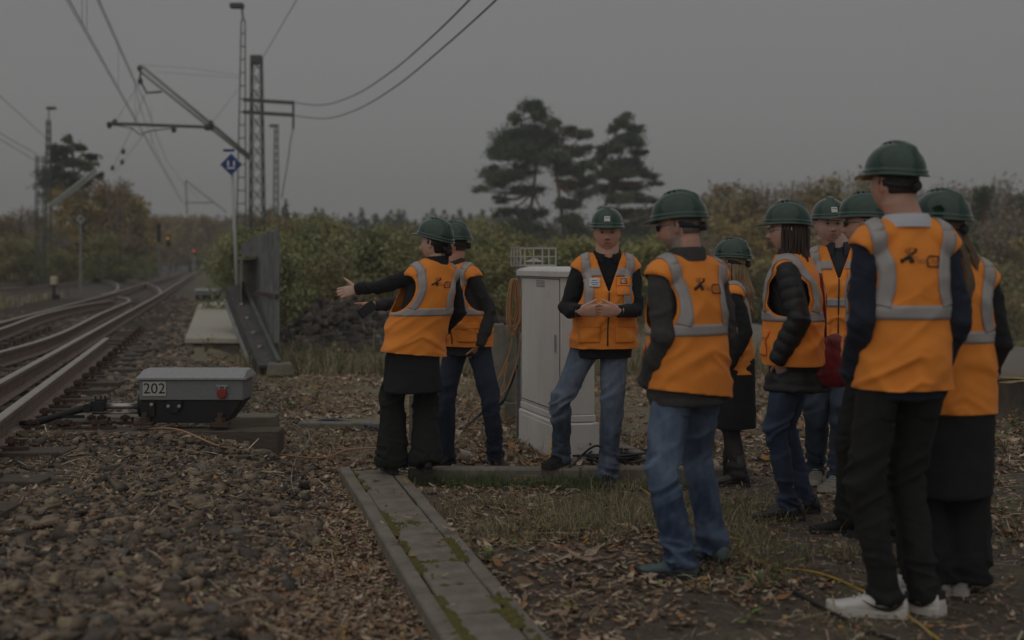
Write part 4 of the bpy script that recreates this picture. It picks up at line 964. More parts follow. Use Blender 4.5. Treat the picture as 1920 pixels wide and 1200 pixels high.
def shoe(parent, ank, yaw, s, kind, org, toe_pitch=0):
    """ank: point on the ground under the ankle"""
    f, r = yawf(yaw), yawr(yaw); Mx = fmat(r, f, V((0, 0, 1))) @ Matrix.Rotation(toe_pitch, 3, 'X')
    up = {'sneakb': m_sneakb, 'sneakw': m_sneakw, 'sneakg': m_sneakg, 'sneakt': m_sneakt, 'ankle': m_lblack, 'lace_boot': m_lblack, 'heel': m_lblack, 'shoeb': m_lblack}[kind]
    so = {'sneakb': m_soleb, 'sneakw': m_solew, 'sneakg': m_soleg, 'sneakt': m_soleb, 'ankle': m_soleb, 'lace_boot': m_soleb, 'heel': m_soleb, 'shoeb': m_soleb}[kind]
    fem = kind in ('ankle', 'heel', 'lace_boot')
    prof = [(-.078, .020, .055), (-.072, .030, .085), (-.045, .035, .098), (-.01, .036, .100), (.03, .038, .098), (.07, .042, .080), (.11, .047, .062), (.15, .047, .050), (.185, .040, .043), (.205, .028, .034), (.213, .012, .022)]
    ws = .86 if fem else 1.0; hs = 1.0; sh = .028 if not fem else .018
    if kind == 'heel': sh = .02
    n = 14; v = []; fc = []
    for (y, hw, hh) in prof:
        for j in range(n):
            an = math.pi * 2 * j / n; cx, sz = math.cos(an), math.sin(an)
            x = hw * ws * math.copysign(abs(cx) ** .75, cx); z = sh * .6 + (hh - sh * .6) * (.5 + .5 * math.copysign(abs(sz) ** .8, sz))
            if sz > 0: x *= 1 - .25 * sz
            v.append(ank + Mx @ (V((x, y, z * hs)) * s) - org)
    m_ = len(prof)
    for i in range(m_ - 1):
        for j in range(n): fc.append((i * n + j, i * n + (j + 1) % n, (i + 1) * n + (j + 1) % n, (i + 1) * n + j))
    fc.append(tuple(reversed(range(n)))); fc.append(tuple((m_ - 1) * n + j for j in range(n)))
    me = bpy.data.meshes.new('shoe'); me.from_pydata([tuple(p) for p in v], [], fc); me.update(); o = link('shoe', me, up, parent, True)
    # sole
    so_out = []; prs = [(y, hw * ws * 1.1 + .002) for y, hw, _ in prof]
    poly = [(x, y) for y, x in prs] + [(-x, y) for y, x in reversed(prs)]
    mb = MB()
    bot = lambda y: (.008 * max(0, (y - .15) / .06) ** 2)
    i0 = 0; N = len(poly)
    for zi in (0, 1):
        for x, y in poly: mb.v.append(ank + Mx @ (V((x * (1 if zi == 0 else .97), y * 1.02, (bot(y) if zi == 0 else sh + bot(y) + (.006 if y > .17 or y < -.05 else 0)))) * s))
    mb.f.append(tuple(reversed(range(N)))); mb.f.append(tuple(N + k for k in range(N)))
    for k in range(N): mb.f.append((k, (k + 1) % N, N + (k + 1) % N, N + k))
    mb.build('sole', so, o, org=org)
    if kind in ('heel', 'ankle', 'lace_boot'):
        MB().box(ank + Mx @ (V((0, -.045, .012)) * s), (.055 * s, .055 * s, .035 * s), M=Mx).build('heel', so, o, org=org)
    if kind in ('ankle', 'lace_boot'):
        hh = .105 if kind == 'ankle' else .22
        MB().tube([ank + Mx @ (V((0, -.02, .05)) * s), ank + Mx @ (V((0, -.02, .10)) * s), ank + V((0, 0, hh * s))], [(.034 * s, .050 * s), (.033 * s, .042 * s), (.034 * s, .037 * s)], 14, side=r).build('shaft', up, o, True, org=org)
    if kind.startswith('sneak') or kind == 'lace_boot':
        lm = MB(); rows = 5
        for q in range(rows):
            y = .035 + q * .020; z = .103 - q * .0095 + (.0 if kind != 'lace_boot' else .0)
            if kind == 'lace_boot': y, z = .045 + q * .006, .06 + q * .03
            lm.tube([ank + Mx @ (V((-.019, y, z - .004)) * s), ank + Mx @ (V((0, y + .003, z + .002)) * s), ank + Mx @ (V((.019, y, z - .004)) * s)], .0032 * s, 5)
        lm.build('laces', {'sneakb': m_sneakb, 'sneakw': m_solew, 'sneakg': m_laceg, 'sneakt': m_frame, 'lace_boot': m_laceg}[kind], o, org=org)
    if kind == 'sneakw':
        for sx in (-1, 1):     # curved dark side stripe and heel tab
            pts = [(-.060, .062), (-.03, .040), (0.0, .033), (.04, .040), (.085, .062)]
            sw = MB(); P_ = smoothpts([V((sx * (.0395 + .0015 * (i % 2) + .002 * (i == 2)), y, z)) for i, (y, z) in enumerate(pts)], 4)
            sw.tube([ank + Mx @ (p * s) for p in P_], [(.001 + .0065 * math.sin(math.pi * min(1, (i + 2) / len(P_) * .95))) * s for i in range(len(P_))], 6); sw.build('side_stripe', m_print, o, org=org)
        MB().box(ank + Mx @ (V((0, -.072, .078)) * s), (.036 * s, .014 * s, .03 * s), M=Mx).build('heel_tab', m_print, o, org=org)
    return o

def person(label, base, H, yh, yc, yhd, feet, hands, lean=(0, 0), hip_off=(0, 0), head_off=(0, 0), pitch=0, fat=0.0, fem=0,
           jacket=m_fleece, coat=0.0, trousers=m_btrous, legs=(.098, .078, .068, .06), shoes='sneakb', vest=True, hem=-.08, vneck=None, badge=None,
           hair=m_hdark, hairkind='short', skin=(.50, .29, .205), sticker=False, glasses=None, beard=0, collar=None, collar_h=.05, puffer=False,
           voxb=.0065, voxc=.0102, vis_hands=(), logo=False, skirt=None, shoe_yaw=None, torso_scale=1.0, helmet_pitch=0, flare=0, seed=1, hand_kw=None, elbow_pole=None, hemslope=0, vest_w=1.0, arms_in=1.0, tpitch=(0, 0), vback=True, shoulder_w=1.0, backpk=False):
    H *= 1.012; s = H / 1.75; hs = (s + 1) / 2 * .965; rr = random.Random(seed); yh, yc, yhd = R(yh), R(yc), R(yhd)
    org = V(base); root = empty('person', org, label, 'person', 'people in orange vests and green helmets')
    Hc = V((org.x + hip_off[0], org.y + hip_off[1], .93 * s + org.z)); ln = V((lean[0], lean[1], 0))
    Nb = Hc + ln + V((0, 0, .53 * s)); SL = .53 * s
    def ang(u): return yh + (yc - yh) * np.clip(u, 0, 1)
    def frm(u): a = float(ang(u)); return yawr(a), yawf(a)
    def FL(x, y, z):      # local torso coords (unit s) -> world
        u = z / .53; r, f = frm(u); uu = max(0, u); return Hc + ln * min(1.05, uu) + r * (x * s) + f * (y * s) + V((0, 0, z * s))
    def TL(P):            # world -> local torso
        z = (P[:, 2] - Hc.z) / s; u = z / .53; a = ang(u); uu = np.clip(u, 0, 1.05)
        dx = P[:, 0] - Hc.x - ln.x * uu; dy = P[:, 1] - Hc.y - ln.y * uu
        return np.stack([(dx * np.cos(a) + dy * np.sin(a)) / s, (-dx * np.sin(a) + dy * np.cos(a)) / s, z], 1)
    def rings(mb, rows, segs=28, power=2.5, yoff=0):
        pts = [FL(0, r[3] if len(r) > 3 else yoff, r[0]) for r in rows]; sd = [frm(r[0] / .53)[0] for r in rows]
        mb.tube(pts, [(r[1] * s, r[2] * s) for r in rows], segs, side=sd, power=power)
    rC, fC = frm(1.0); sw_ = (.163 if not fem else .148) * shoulder_w
    Sh = [FL(-sw_, 0, .443), FL(sw_, 0, .443)]           # left (-x), right (+x)
    wrist = []; elbow = []
    for k in (0, 1):
        hd = hands[k]; sgn = -1 if k == 0 else 1
        if hd is None or isinstance(hd, str):      # hanging / in the pocket
            if hd == 'pocket': tg = FL(sgn * (.186 * max(1, torso_scale * .95) if H < 1.95 else .168), .085, -.05); pole = rC * sgn * .24 - fC * 1.0
            elif hd == 'front': tg = FL(sgn * .07, .21, .10); pole = rC * sgn * .7 - fC * .5 + V((0, 0, -.6))
            else: tg = FL(sgn * .235, .03, -.06); pole = -fC + rC * sgn * .4
        else: tg = V(hd); pole = rC * sgn * .5 + V((0, 0, -1)) - fC * .3
        if elbow_pole and elbow_pole[k]: pole = V(elbow_pole[k])
        e_, w_ = ik(Sh[k], tg, .29 * s, .255 * s, pole); elbow.append(e_); wrist.append(w_)
    hipj = [FL(-.084, 0, -.01), FL(.084, 0, -.01)]; knee = []; ankle = []
    for k in (0, 1):
        a = V(feet[k]) + V((0, 0, .085 * s)); fy = R(shoe_yaw[k]) if shoe_yaw else yh
        kn, an = ik(hipj[k], a, .44 * s, .415 * s, yawf(fy) + .15 * yawr(yh) * (-1 if k == 0 else 1)); knee.append(kn); ankle.append(a)
    # head frame
    Hd = Nb + V((0, 0, .132 * s)) + yawf(yhd) * (.018 * s) + V((head_off[0], head_off[1], 0)); MH = Matrix.Rotation(yhd, 3, 'Z') @ Matrix.Rotation(R(pitch), 3, 'X')
    # ---------- body (skin), one continuous surface
    mb = MB(); add_head(mb, Hd, MH, hs * (1.0 + .04 * fat), fat, fem)
    mb.tube([Nb + V((0, 0, -.05 * s)), Nb, Hd + MH @ V((0, -.022, -.06)) * s, Hd + MH @ V((0, -.02, -.01)) * s], [(.075 * s, .07 * s), ((.066 + .014 * fat - .010 * fem) * s, (.066 + .01 * fat - .01 * fem) * s), ((.061 + .016 * fat - .010 * fem) * s, (.064 + .01 * fat - .010 * fem) * s), (.057 * s, .06 * s)], 18, side=yawr(yhd))
    rings(mb, [(-.06, .12, .085), (.1, .12, .085), (.3, .13, .09), (.42, .14, .085), (.49, .10, .07), (.53, .06, .055)], 16, 2.2)
    for k in (0, 1):
        mb.tube([FL((-.08 if k == 0 else .08), 0, .46), Sh[k], Sh[k].lerp(elbow[k], .5), elbow[k], elbow[k].lerp(wrist[k], .35), wrist[k]], [.05 * s, .05 * s, .038 * s, .034 * s, .034 * s, .024 * s], 10)
        mb.tube([hipj[k] + V((0, 0, .05)), hipj[k].lerp(knee[k], .4), knee[k], knee[k].lerp(ankle[k], .35), ankle[k]], [.07 * s, .062 * s, .045 * s, .045 * s, .032 * s], 10)
        fy = yawf(R(shoe_yaw[k]) if shoe_yaw else yh); mb.tube([ankle[k] + V((0, 0, .02)), ankle[k] + V((0, 0, -.035 * s)), ankle[k] + fy * .10 * s + V((0, 0, -.055 * s))], [.03 * s, .03 * s, .02 * s], 8)
        hk = (hand_kw or {}).get(k)
        if hk: add_hand(mb, wrist[k], V(hk['f']), V(hk['n']), k == 0, hk.get('curls', (.25,) * 4), hk.get('spread', .06), hk.get('thumb', (.8, .25)), s * hk.get('sc', 1.0), hk.get('tcurl', .3))
        else: add_hand(mb, wrist[k] + (rC * (.03 if k == 0 else -.03) if hands[k] == 'pocket' else V((0, 0, 0))), (wrist[k] - elbow[k]) if hands[k] != 'pocket' else (rC * (.5 if k == 0 else -.5) + V((0, 0, -1)) - fC * .2), -rC if k else rC, k == 0, (.35,) * 4, s=s * (.95 if hands[k] != 'pocket' else .8))
    me = remeshed(mb, voxb, 1, 'body'); C_ = co(me)
    dH = np.linalg.norm(C_ - np.array(Hd), axis=1); dW = np.minimum(*[np.linalg.norm(C_ - np.array(wrist[k] + (wrist[k] - elbow[k]).normalized() * .09), axis=1) for k in (0, 1)])
    hid = np.nonzero((dH > .22) & ((dW > .17) | (hand_kw is None)))[0]
    to = bpy.data.objects.new('tmp', me); COL.objects.link(to); vg = to.vertex_groups.new(name='g'); vg.add([int(i) for i in hid], 1.0, 'REPLACE')
    dm = to.modifiers.new('d', 'DECIMATE'); dm.ratio = .30 if hand_kw else .36; dm.vertex_group = 'g'; dm.vertex_group_factor = 10
    me = bpy.data.meshes.new_from_object(to.evaluated_get(bpy.context.evaluated_depsgraph_get())); COL.objects.unlink(to); bpy.data.objects.remove(to); me.name = 'body'; C_ = co(me)
    Lh = (C_ - np.array(Hd)) @ np.array(MH) / hs    # head local
    base_c = np.array(skin) * 1.3; cc = np.tile(base_c, (len(C_), 1)); x, y, z = Lh.T
    def blend(msk, col): 
        nonlocal cc; cc = cc * (1 - msk[:, None]) + np.array(col) * msk[:, None]
    g2 = lambda a, b, sa, sb: np.exp(-((np.abs(x) - a) / sa) ** 2 - ((z - b) / sb) ** 2) * (y > .03)
    ruddy = base_c * (1.03, .86, .83)
    blend(.35 * g2(.045, -.03, .024, .026) + .5 * g2(0, -.035, .012, .014), ruddy)
    blend(.6 * g2(.0075, -.046, .0045, .003), base_c * (.3, .2, .18))  # nostril shade painted into the skin colour
    blend(.55 * g2(.031, .0035, .0165, .0085), base_c * (.45, .36, .34))
    blend(np.clip(1.3 * np.exp(-(x / .027) ** 4 - ((z + .0700) / .0090) ** 4), 0, 1) * (y > .05), base_c * (.86, .64, .62))
    blend(.85 * np.exp(-(x / .02) ** 4 - ((z + .0697) / .0022) ** 2) * (y > .05), base_c * (.35, .2, .2))
    blend(.9 * g2(.031, .0225, .018, .0045), np.array((.10, .07, .05)) if not beard else np.array((.2, .18, .16)))
    blend(.5 * g2(.031, .012, .014, .004), base_c * (.6, .5, .48))
    ear = (np.abs(x) > .074) * (np.abs(z) < .045) * (np.abs(y + .012) < .03); blend(ear * .6, ruddy)
    if beard:
        bm_ = np.clip((-.045 - z) / .015, 0, 1) * (y > -.02) * (z > -.135) * (1 - np.exp(-(x / .03) ** 4 - ((z + .0695) / .012) ** 4)); bm_ = np.maximum(bm_, ((y > -.03) & (y < .03) & (np.abs(x) > .05) & (z < .02) & (z > -.135)) * .6)
        blend(bm_ * beard, (.26, .24, .22))
    setcol(me, np.clip(cc, 0, 1)); me.materials.append(m_skin); setco(me, C_ - np.array(org)); link('body', me, None, root, True)
    # eyes
    for sx in (-1, 1):
        eb = MB().ell(Hd + MH @ (V((sx * .031, .0735, .0035)) * hs), (.0135 * hs, .0125 * hs, .0070 * hs), MH, 16, 12); em = eb.mesh('eye', org); E = (co(em) + np.array(org) - np.array(Hd)) @ np.array(MH) / hs
        rad = np.hypot(np.abs(E[:, 0]) - .031, E[:, 2] - .0035); setcol(em, np.where(((rad < .0064) & (E[:, 1] > .075))[:, None], (.03, .025, .02), (.33, .28, .26))); link('eye', em, m_eye, root, True)
    # ---------- hair
    off = None
    A, (dx, dy, dz) = head_pts(fat, fem, 48, 40); hx, hy, hz_ = A[..., 0], A[..., 1], A[..., 2]
    reg = np.clip((hz_ - (.050 + 0 * hx)) / .012, 0, 1)
    backlim = -.050 if hairkind == 'short' else -.08
    side_ = np.clip((.022 - hy) / .012, 0, 1) * np.clip((hz_ - .010 - .9 * np.clip(hy + .0, 0, 1) + 0.0) / .012, 0, 1)
    back = np.clip((-.028 - hy) / .014, 0, 1) * np.clip((hz_ - backlim) / .015, 0, 1)
    regn = np.maximum(np.maximum(reg, side_), back); offs = -.006 + (.012 if hairkind != 'short' else .0095) * regn
    nn = np.stack([dx / .0765, dy / .096, dz / .12], -1); nn /= np.linalg.norm(nn, axis=-1, keepdims=True)
    B_ = (A + nn * offs[..., None]).reshape(-1, 3) * hs * (1.0 + .04 * fat); nv, nu = A.shape[:2]
    hm = MB(); hm.v = [Hd + MH @ V(p) for p in B_] + [Hd + MH @ V((0, 0, .12 * hs)), Hd + MH @ V((0, 0, -.1 * hs))]
    for i in range(nv - 1):
        for j in range(nu): j2 = (j + 1) % nu; hm.f.append((i * nu + j, (i + 1) * nu + j, (i + 1) * nu + j2, i * nu + j2))
    for j in range(nu): hm.f.append((nv * nu, j, (j + 1) % nu)); hm.f.append((nv * nu + 1, (nv - 1) * nu + (j + 1) % nu, (nv - 1) * nu + j))
    ho = hm.build('hair', hair, root, True, org=org)
    def strands(n, gen, r0=.006, nm='hair_strands'):
        sb = MB()
        for i in range(n):
            pts = smoothpts([Hd + MH @ (V(p) * hs) for p in gen(rr)], 3); m_ = len(pts); r1 = r0 * rr.uniform(.7, 1.3)
            sb.tube(pts, [r1 * hs * (1 if t < m_ * .7 else max(.2, 1 - (t - m_ * .7) / (m_ * .3) * .8)) for t in range(m_)], 6)
        sb.build(nm, hair, ho, True, org=org)
    if hairkind == 'long':
        def gen(q):
            a = q.uniform(-2.5, 2.5); 
            a = a + math.pi; r_ = q.uniform(.86, 1.10); x = math.sin(a) * .085 * r_; y = math.cos(a) * .105 * r_ - .015; ly = q.uniform(-.24, -.30)
            if y > .0: x = math.copysign(max(abs(x), .070), x); y = min(y, .030)
            ox = q.uniform(.9, 1.15); return [(x * .85, y * .85, .06), (x, y, -.01), (x * 1.08 * ox, y * 1.0 + .0, -.10), (x * 1.10 * ox + q.gauss(0, .01), y * .95 + q.gauss(0, .01), -.18), (x * .95 * ox + q.gauss(0, .014), y * .9 + q.gauss(0, .014), ly)]
        strands(130, gen, .0075)
    elif hairkind == 'waves':
        def gen(q):
            a = q.uniform(1.2, 5.0); x = math.sin(a) * .085; y = math.cos(a) * .10 - .01; w_ = q.uniform(-.015, .015)
            return [(x * .85, y * .85, .05), (x, y, -.02), (x * 1.2 + w_, y * 1.05 - .01, -.12), (x * 1.1 - w_, y * 1.25 - .02, -.21), (x * 1.2 + w_, y * 1.15 - .01, -.29), (x * .9, y * 1.2 - .03, -.36 + q.uniform(-.03, .03))]
        strands(70, gen, .006)
    elif hairkind == 'bun':
        strands(30, lambda q: [(q.uniform(-.05, .05), -.085, .0), (q.uniform(-.05, .05), -.11, -.035), (q.uniform(-.035, .035), -.112, -.06), (q.uniform(-.02, .02), -.10, -.085)], .009)
        MB().ell(Hd + MH @ (V((.005, -.112, -.065)) * hs), (.036 * hs, .026 * hs, .03 * hs), MH).build('bun', hair, ho, True, org=org)
    elif hairkind == 'tails':
        for sx, lo_, oy, ox_ in ((-1, -.36, 0, -.032), (1, -.40, 0, .085)):
            strands(34, lambda q: [(sx * .02 + q.gauss(0, .010), -.105, -.02), (sx * .03 + q.gauss(0, .010), -.122, -.07), (ox_ * .6 + q.gauss(0, .011), -.150, -.16), (ox_ * .9 + q.gauss(0, .012), -.172, -.26), (ox_ + q.gauss(0, .010), -.172, lo_ + q.uniform(-.02, .02))], .0065)
    # ---------- helmet
    MHh = MH @ Matrix.Rotation(R(helmet_pitch), 3, 'X')
    make_helmet(root, Hd + MH @ (V((0, -.008, .042)) * hs), MHh, hs * .96, org, sticker)
    if glasses:
        gm = MB()
        for sx in (-1, 1):
            cp = [V((sx * .033 + .024 * math.cos(t), .098, .002 + .016 * math.sin(t))) for t in [2 * math.pi * q / 16 for q in range(16)]]
            gm.tube([Hd + MH @ (p * hs) for p in cp], .0019 * hs, 5, close=True)
            gm.tube([Hd + MH @ (V(p) * hs) for p in ((sx * .057, .096, .006), (sx * .074, .06, .010), (sx * .080, .0, .010))], .0022 * hs, 5)
        gm.tube([Hd + MH @ (V((-.010, .1, .004)) * hs), Hd + MH @ (V((.010, .1, .004)) * hs)], .0018 * hs, 5)
        go = gm.build('glasses', m_frame if glasses == 'dark' else m_steel, root, org=org)
        if glasses == 'dark':
            lb = MB()
            for sx in (-1, 1): lb.tube([Hd + MH @ (V((sx * .033, .0975, .002)) * hs), Hd + MH @ (V((sx * .033, .0985, .002)) * hs)], [(.023 * hs, .015 * hs)] * 2, 16, side=MH @ V((1, 0, 0)))
            lb.build('lenses', m_lens, go, org=org)
    # ---------- trousers
    if legs:
        t0, k0, c0, a0 = legs; mb = MB(); 
        rings(mb, [(.10, .145, .105), (.02, .158 + .02 * fat, .116 + .02 * fat), (-.06, .162, .12), (-.10, .14, .105)], 22, 2.4)
        for k in (0, 1):
            fy = yawf(R(shoe_yaw[k]) if shoe_yaw else yh); H_, K_, A_ = hipj[k], knee[k], ankle[k]; bot = A_ + V((0, 0, -.035 * s))
            pts = [H_ + V((0, 0, .03 * s)), H_.lerp(K_, .2), H_.lerp(K_, .6), K_ + fy * .004, K_.lerp(bot, .35), K_.lerp(bot, .75), bot]
            rd = [t0, t0 * 1.0, (t0 + k0) / 2, k0, (k0 + c0) / 2 if c0 < .09 else k0 * 1.02, c0 * .98, c0]; rd = [(a * s, a * s * 1.06) for a in rd]
            mb.tube(pts, rd, 18, side=yawr(yh))
        me = remeshed(mb, voxc, 4, 'trousers'); C_ = co(me); N_ = nrm(me); z = (C_[:, 2] - org.z) / s
        zk, fl = .50, np.exp(-((z - .10) / .12) ** 2); wk = np.exp(-((z - .50) / .12) ** 2); wc = np.exp(-((z - .88) / .08) ** 2)
        Q = (C_ - np.array(org)) / s + seed * 3.1
        tight = 1.0
        tilt = Q[:, 2] + .25 * Q[:, 0]
        r1 = creases(np.stack([Q[:, 0] * 6, Q[:, 1] * 6, tilt * 22], 1), seed); r2 = creases(np.stack([Q[:, 0] * 5, Q[:, 1] * 5, (Q[:, 2] - .6 * Q[:, 0]) * 15], 1), seed + 3); r3 = creases(np.stack([Q[:, 0] * 9, Q[:, 1] * 9, Q[:, 2] * 2.2], 1), seed + 6)
        d = r1 * .015 * (fl * 1.2 + .08) + r2 * .0135 * (wk + wc * .9 + .18) + r3 * .008 + vnoise(Q * (9, 9, 4), seed + 5) * .005
        d = np.where(z > .83, np.minimum(d, .003) * np.clip((.93 - z) / .10, 0, 1), d)
        if trousers in (m_jean1, m_jean2, m_jean3, m_jean4, m_jean5):
            dk, lt_ = DENIM[trousers.name]; th_ = np.exp(-((z - .70) / .16) ** 2) * .45 + np.exp(-((z - .45) / .10) ** 2) * .25
            wr_ = np.clip(.20 + th_ + .16 * vnoise(Q * (9, 9, 3), seed + 11) + .14 * fbm(Q * (50, 50, 22), 2, seed + 12) + .5 * (r1 * fl + r2 * (wk + wc * .8 + .2)) - .05, 0, 1)[:, None]
            setcol(me, np.array(dk) * (1 - wr_) + np.array(lt_) * wr_)
        setco(me, C_ + N_ * d[:, None] * s - np.array(org)); tro = link('trousers', me, trousers, root, True)
        if backpk:
            bt = BVHTree.FromPolygons([tuple(q) for q in (C_ + N_ * d[:, None] * s)], [tuple(p_.vertices) for p_ in me.polygons])
            for sg in (-1, 1):
                for nm_, m_, o_, x0, x1, z0, z1 in (('back_pocket', trousers, .0035, .030, .128, -.075, -.215),):
                    v = []; f = []; nq = 8
                    for i in range(nq):
                        for j in range(nq):
                            z_ = z0 + (z1 - z0) * j / (nq - 1); x_ = sg * (x0 + (x1 - x0) * i / (nq - 1)); 
                            if j == nq - 1: z_ += .018 * abs(2 * i / (nq - 1) - 1)
                            oo = FL(x_, -1.0, z_); h_ = bt.ray_cast(oo, frm(0)[1], 1.2); v.append(tuple((h_[0] if h_[0] is not None else FL(x_, -.1, z_)) - frm(0)[1] * o_ * s - org))
                    for i in range(nq - 1):
                        for j in range(nq - 1): f.append((i * nq + j, (i + 1) * nq + j, (i + 1) * nq + j + 1, i * nq + j + 1))
                    m3 = bpy.data.meshes.new(nm_); m3.from_pydata(v, [], f); m3.update()
                    if trousers.name in DENIM: setcol(m3, np.tile(np.array(DENIM[trousers.name][0]) * .6 + np.array(DENIM[trousers.name][1]) * .4, (len(v), 1)))
                    po = link(nm_, m3, m_, tro, True); md = po.modifiers.new('s', 'SOLIDIFY'); md.thickness = .003; md.offset = -1
        if 'denim' in trousers.name or trousers is m_btrous:     # pockets and seams
            pass
    if shoes:
        for k in (0, 1): shoe(root, V(feet[k]), R(shoe_yaw[k]) if shoe_yaw else yh, s, shoes, org, tpitch[k])
    # ---------- jacket
    ts = torso_scale * .92; f_ = fat * .028; fe = .86 if fem else 1.0
    mb = MB(); J = [(-.13, .176, .128), (-.03, .172, .122), (.08, .162, .116), (.20, .164, .118), (.32, .170, .118), (.40, .170, .110), (.455, .145, .094), (.50, .10, .080), (.54, .072, .070), (.56, .066, .064)]
    J = [(a, (b + (f_ if a < .3 else 0)) * ts * fe, (c + (f_ * 1.2 if a < .3 else 0)) * ts, .0 + (.02 * fat if a < .3 else 0)) for a, b, c in J]
    fe_ = .93 if fem else 1.0
    if coat:
        n_ = 5; zt_ = -.12; J2 = []
        for i in range(n_, 0, -1):
            t = i / n_; J2.append((zt_ + (coat - zt_) * t, (.178 + (.055 + flare) * t) * ts * fe, (.132 + (.045 + flare * .7) * t) * ts, 0))
        J = J2 + J
        J = [(a, max(b, .192 * fe_) if a < -.02 else b, max(c, .142) if a < -.02 else c, o_) for a, b, c, o_ in J]
    rings(mb, J, 30, 2.3)
    thick = .014 if puffer else 0
    for k in (0, 1):
        sg = -1 if k == 0 else 1; S_, E_, W_ = Sh[k], elbow[k], wrist[k]; th = (W_ - E_).normalized()
        w_end = W_ + th * (.012 * s)
        mb.tube([FL(sg * .06, 0, .465), FL(sg * sw_ * .72, 0, .456), S_ + V((0, 0, -.003)), S_.lerp(E_, .3), S_.lerp(E_, .7), E_, E_.lerp(W_, .35), E_.lerp(W_, .8), w_end],
                [.055 * s, .062 * s, (.060 + thick) * s * arms_in, (.056 + thick) * s * arms_in, (.051 + thick) * s, (.048 + thick) * s, (.046 + thick) * s, (.040 + thick * .7) * s, (.038 + thick * .3) * s], 16)
    me = remeshed(mb, voxc, 4, 'jacket'); C_ = co(me); N_ = nrm(me); Q = (C_ - np.array(org)) / s + seed * 1.7
    El = [np.array(e_) for e_ in elbow]; we = sum(np.exp(-(np.linalg.norm(C_ - e_, axis=1) / (.16 * s)) ** 2) for e_ in El); we = np.clip(we + sum(.8 * np.exp(-(np.linalg.norm(C_ - np.array(w_), axis=1) / (.12 * s)) ** 2) for w_ in wrist), 0, 1.3)
    if puffer:
        arm = np.zeros(len(C_)); tt = np.zeros(len(C_))
        best = np.full(len(C_), 9.)
        for k in (0, 1):
            for a, b, o_ in ((Sh[k], elbow[k], 0), (elbow[k], wrist[k], .29)):
                a_, b_ = np.array(a), np.array(b); ab = b_ - a_; L2 = (ab ** 2).sum(); t = np.clip(((C_ - a_) @ ab) / L2, -.2, 1.1); dd = np.linalg.norm(C_ - (a_ + t[:, None] * ab), axis=1)
                m_ = (dd < best) & (dd < .10 * s); best = np.where(m_, dd, best); tt = np.where(m_, o_ + t * math.sqrt(L2) / s, tt); arm = np.where(m_, 1., arm)
        coordq = np.where(arm > 0, tt, Q[:, 2] * .9 + .02 * vnoise(Q * 6, 3)); qd = .007 * np.abs(np.sin(coordq * math.pi / .062)) ** .6
        d = qd + vnoise(Q * 22, seed) * .0035
    else:
        d = (creases(np.stack([Q[:, 0] * 8, Q[:, 1] * 8, (Q[:, 2] + .4 * Q[:, 0]) * 15], 1), seed) * .012 * we + creases(Q * (6, 6, 9), seed + 2) * .007 + vnoise(Q * (12, 12, 4), seed + 5) * .004)
        if coat: d = d * np.where((C_[:, 2] - org.z) / s < .80, .6, 1) + .010 * vnoise(Q * (7, 7, .7), seed + 8) * np.clip((.85 - (C_[:, 2] - org.z) / s) / .2, 0, 1)
    Lj = TL(C_); ins = (Lj[:, 2] > hem) & (np.abs(Lj[:, 0]) < .185 * ts) & (Lj[:, 2] < .50); d = np.where(ins & bool(vest), np.minimum(d, 0.001) * .5, d)
    setco(me, C_ + N_ * d[:, None] * s - np.array(org)); jo = link('jacket', me, jacket, root, True)
    if coat: jo.name = 'coat'
    if collar:
        cm_ = collar; gap = .32 if vneck else .25; mbc = MB(); n_ = 28; rows_ = [(.485, .095, .085), (.52, .082, .080), (.52 + collar_h * .6, .076, .078), (.52 + collar_h, .080, .082), (.515 + collar_h, .086, .088), (.50, .10, .095)]
        if fem: rows_ = [(a, b * .92, c * .92) for a, b, c in rows_]
        an = [gap + (2 * math.pi - 2 * gap) * i / (n_ - 1) for i in range(n_)]
        for (z_, a_, b_) in rows_:
            for t in an: zz_ = z_ - .03 * math.cos(t) ** 1 * (1 if math.cos(t) > 0 else .15); mbc.v.append(FL(math.sin(t) * a_, math.cos(t) * b_ + .004, zz_))
        for i in range(len(rows_) - 1):
            for j in range(n_ - 1): mbc.f.append((i * n_ + j, i * n_ + j + 1, (i + 1) * n_ + j + 1, (i + 1) * n_ + j))
        mbc.build('collar', cm_, root if cm_ is m_shirt else jo, True, org=org)
    if skirt:
        zb_ = skirt; mb = MB(); rings(mb, [(zb_, .20, .17), (zb_ * .6, .19, .155), (-.10, .17, .125), (0, .15, .11)], 26, 2.1)
        me = remeshed(mb, .011, 3, 'skirt'); C_ = co(me); N_ = nrm(me); Q = (C_ - np.array(org)); d = .012 * vnoise(Q * (9, 9, .8), seed) * np.clip((.9 - Q[:, 2]) / .4, 0, 1)
        setco(me, C_ + N_ * d[:, None] - np.array(org)); link('skirt', me, m_bskirt, root, True)
    # ---------- vest
    if not vest: return root
    vw = vest_w * ts * (.93 if fem else 1.0); mb = MB()
    Vr = [(hem - .06, .205, .158), (hem + .05, .202, .154), (.06, .197, .148), (.16, .194, .144), (.28, .194, .140), (.37, .190, .132), (.43, .170, .114), (.475, .130, .096), (.51, .098, .086), (.53, .088, .08)]
    Vr = [(a, (b + (f_ if a < .3 else 0)) * vw, (c + (f_ * 1.3 if a < .3 else 0)) * vw, .004 + (.02 * fat if a < .3 else 0)) for a, b, c in Vr]
    rings(mb, Vr, 34, 2.35)
    for k in (0, 1):
        sg = -1 if k == 0 else 1; mb.tube([FL(sg * .05, 0, .468), FL(sg * .11, 0, .462), FL(sg * sw_ * .92, 0, .444), FL(sg * sw_ * 1.24, 0, .416)], [(.066 * s, .070 * s), (.069 * s, .080 * s), (.068 * s, .082 * s), (.046 * s, .064 * s)], 18, side=V((0, 0, 1)))
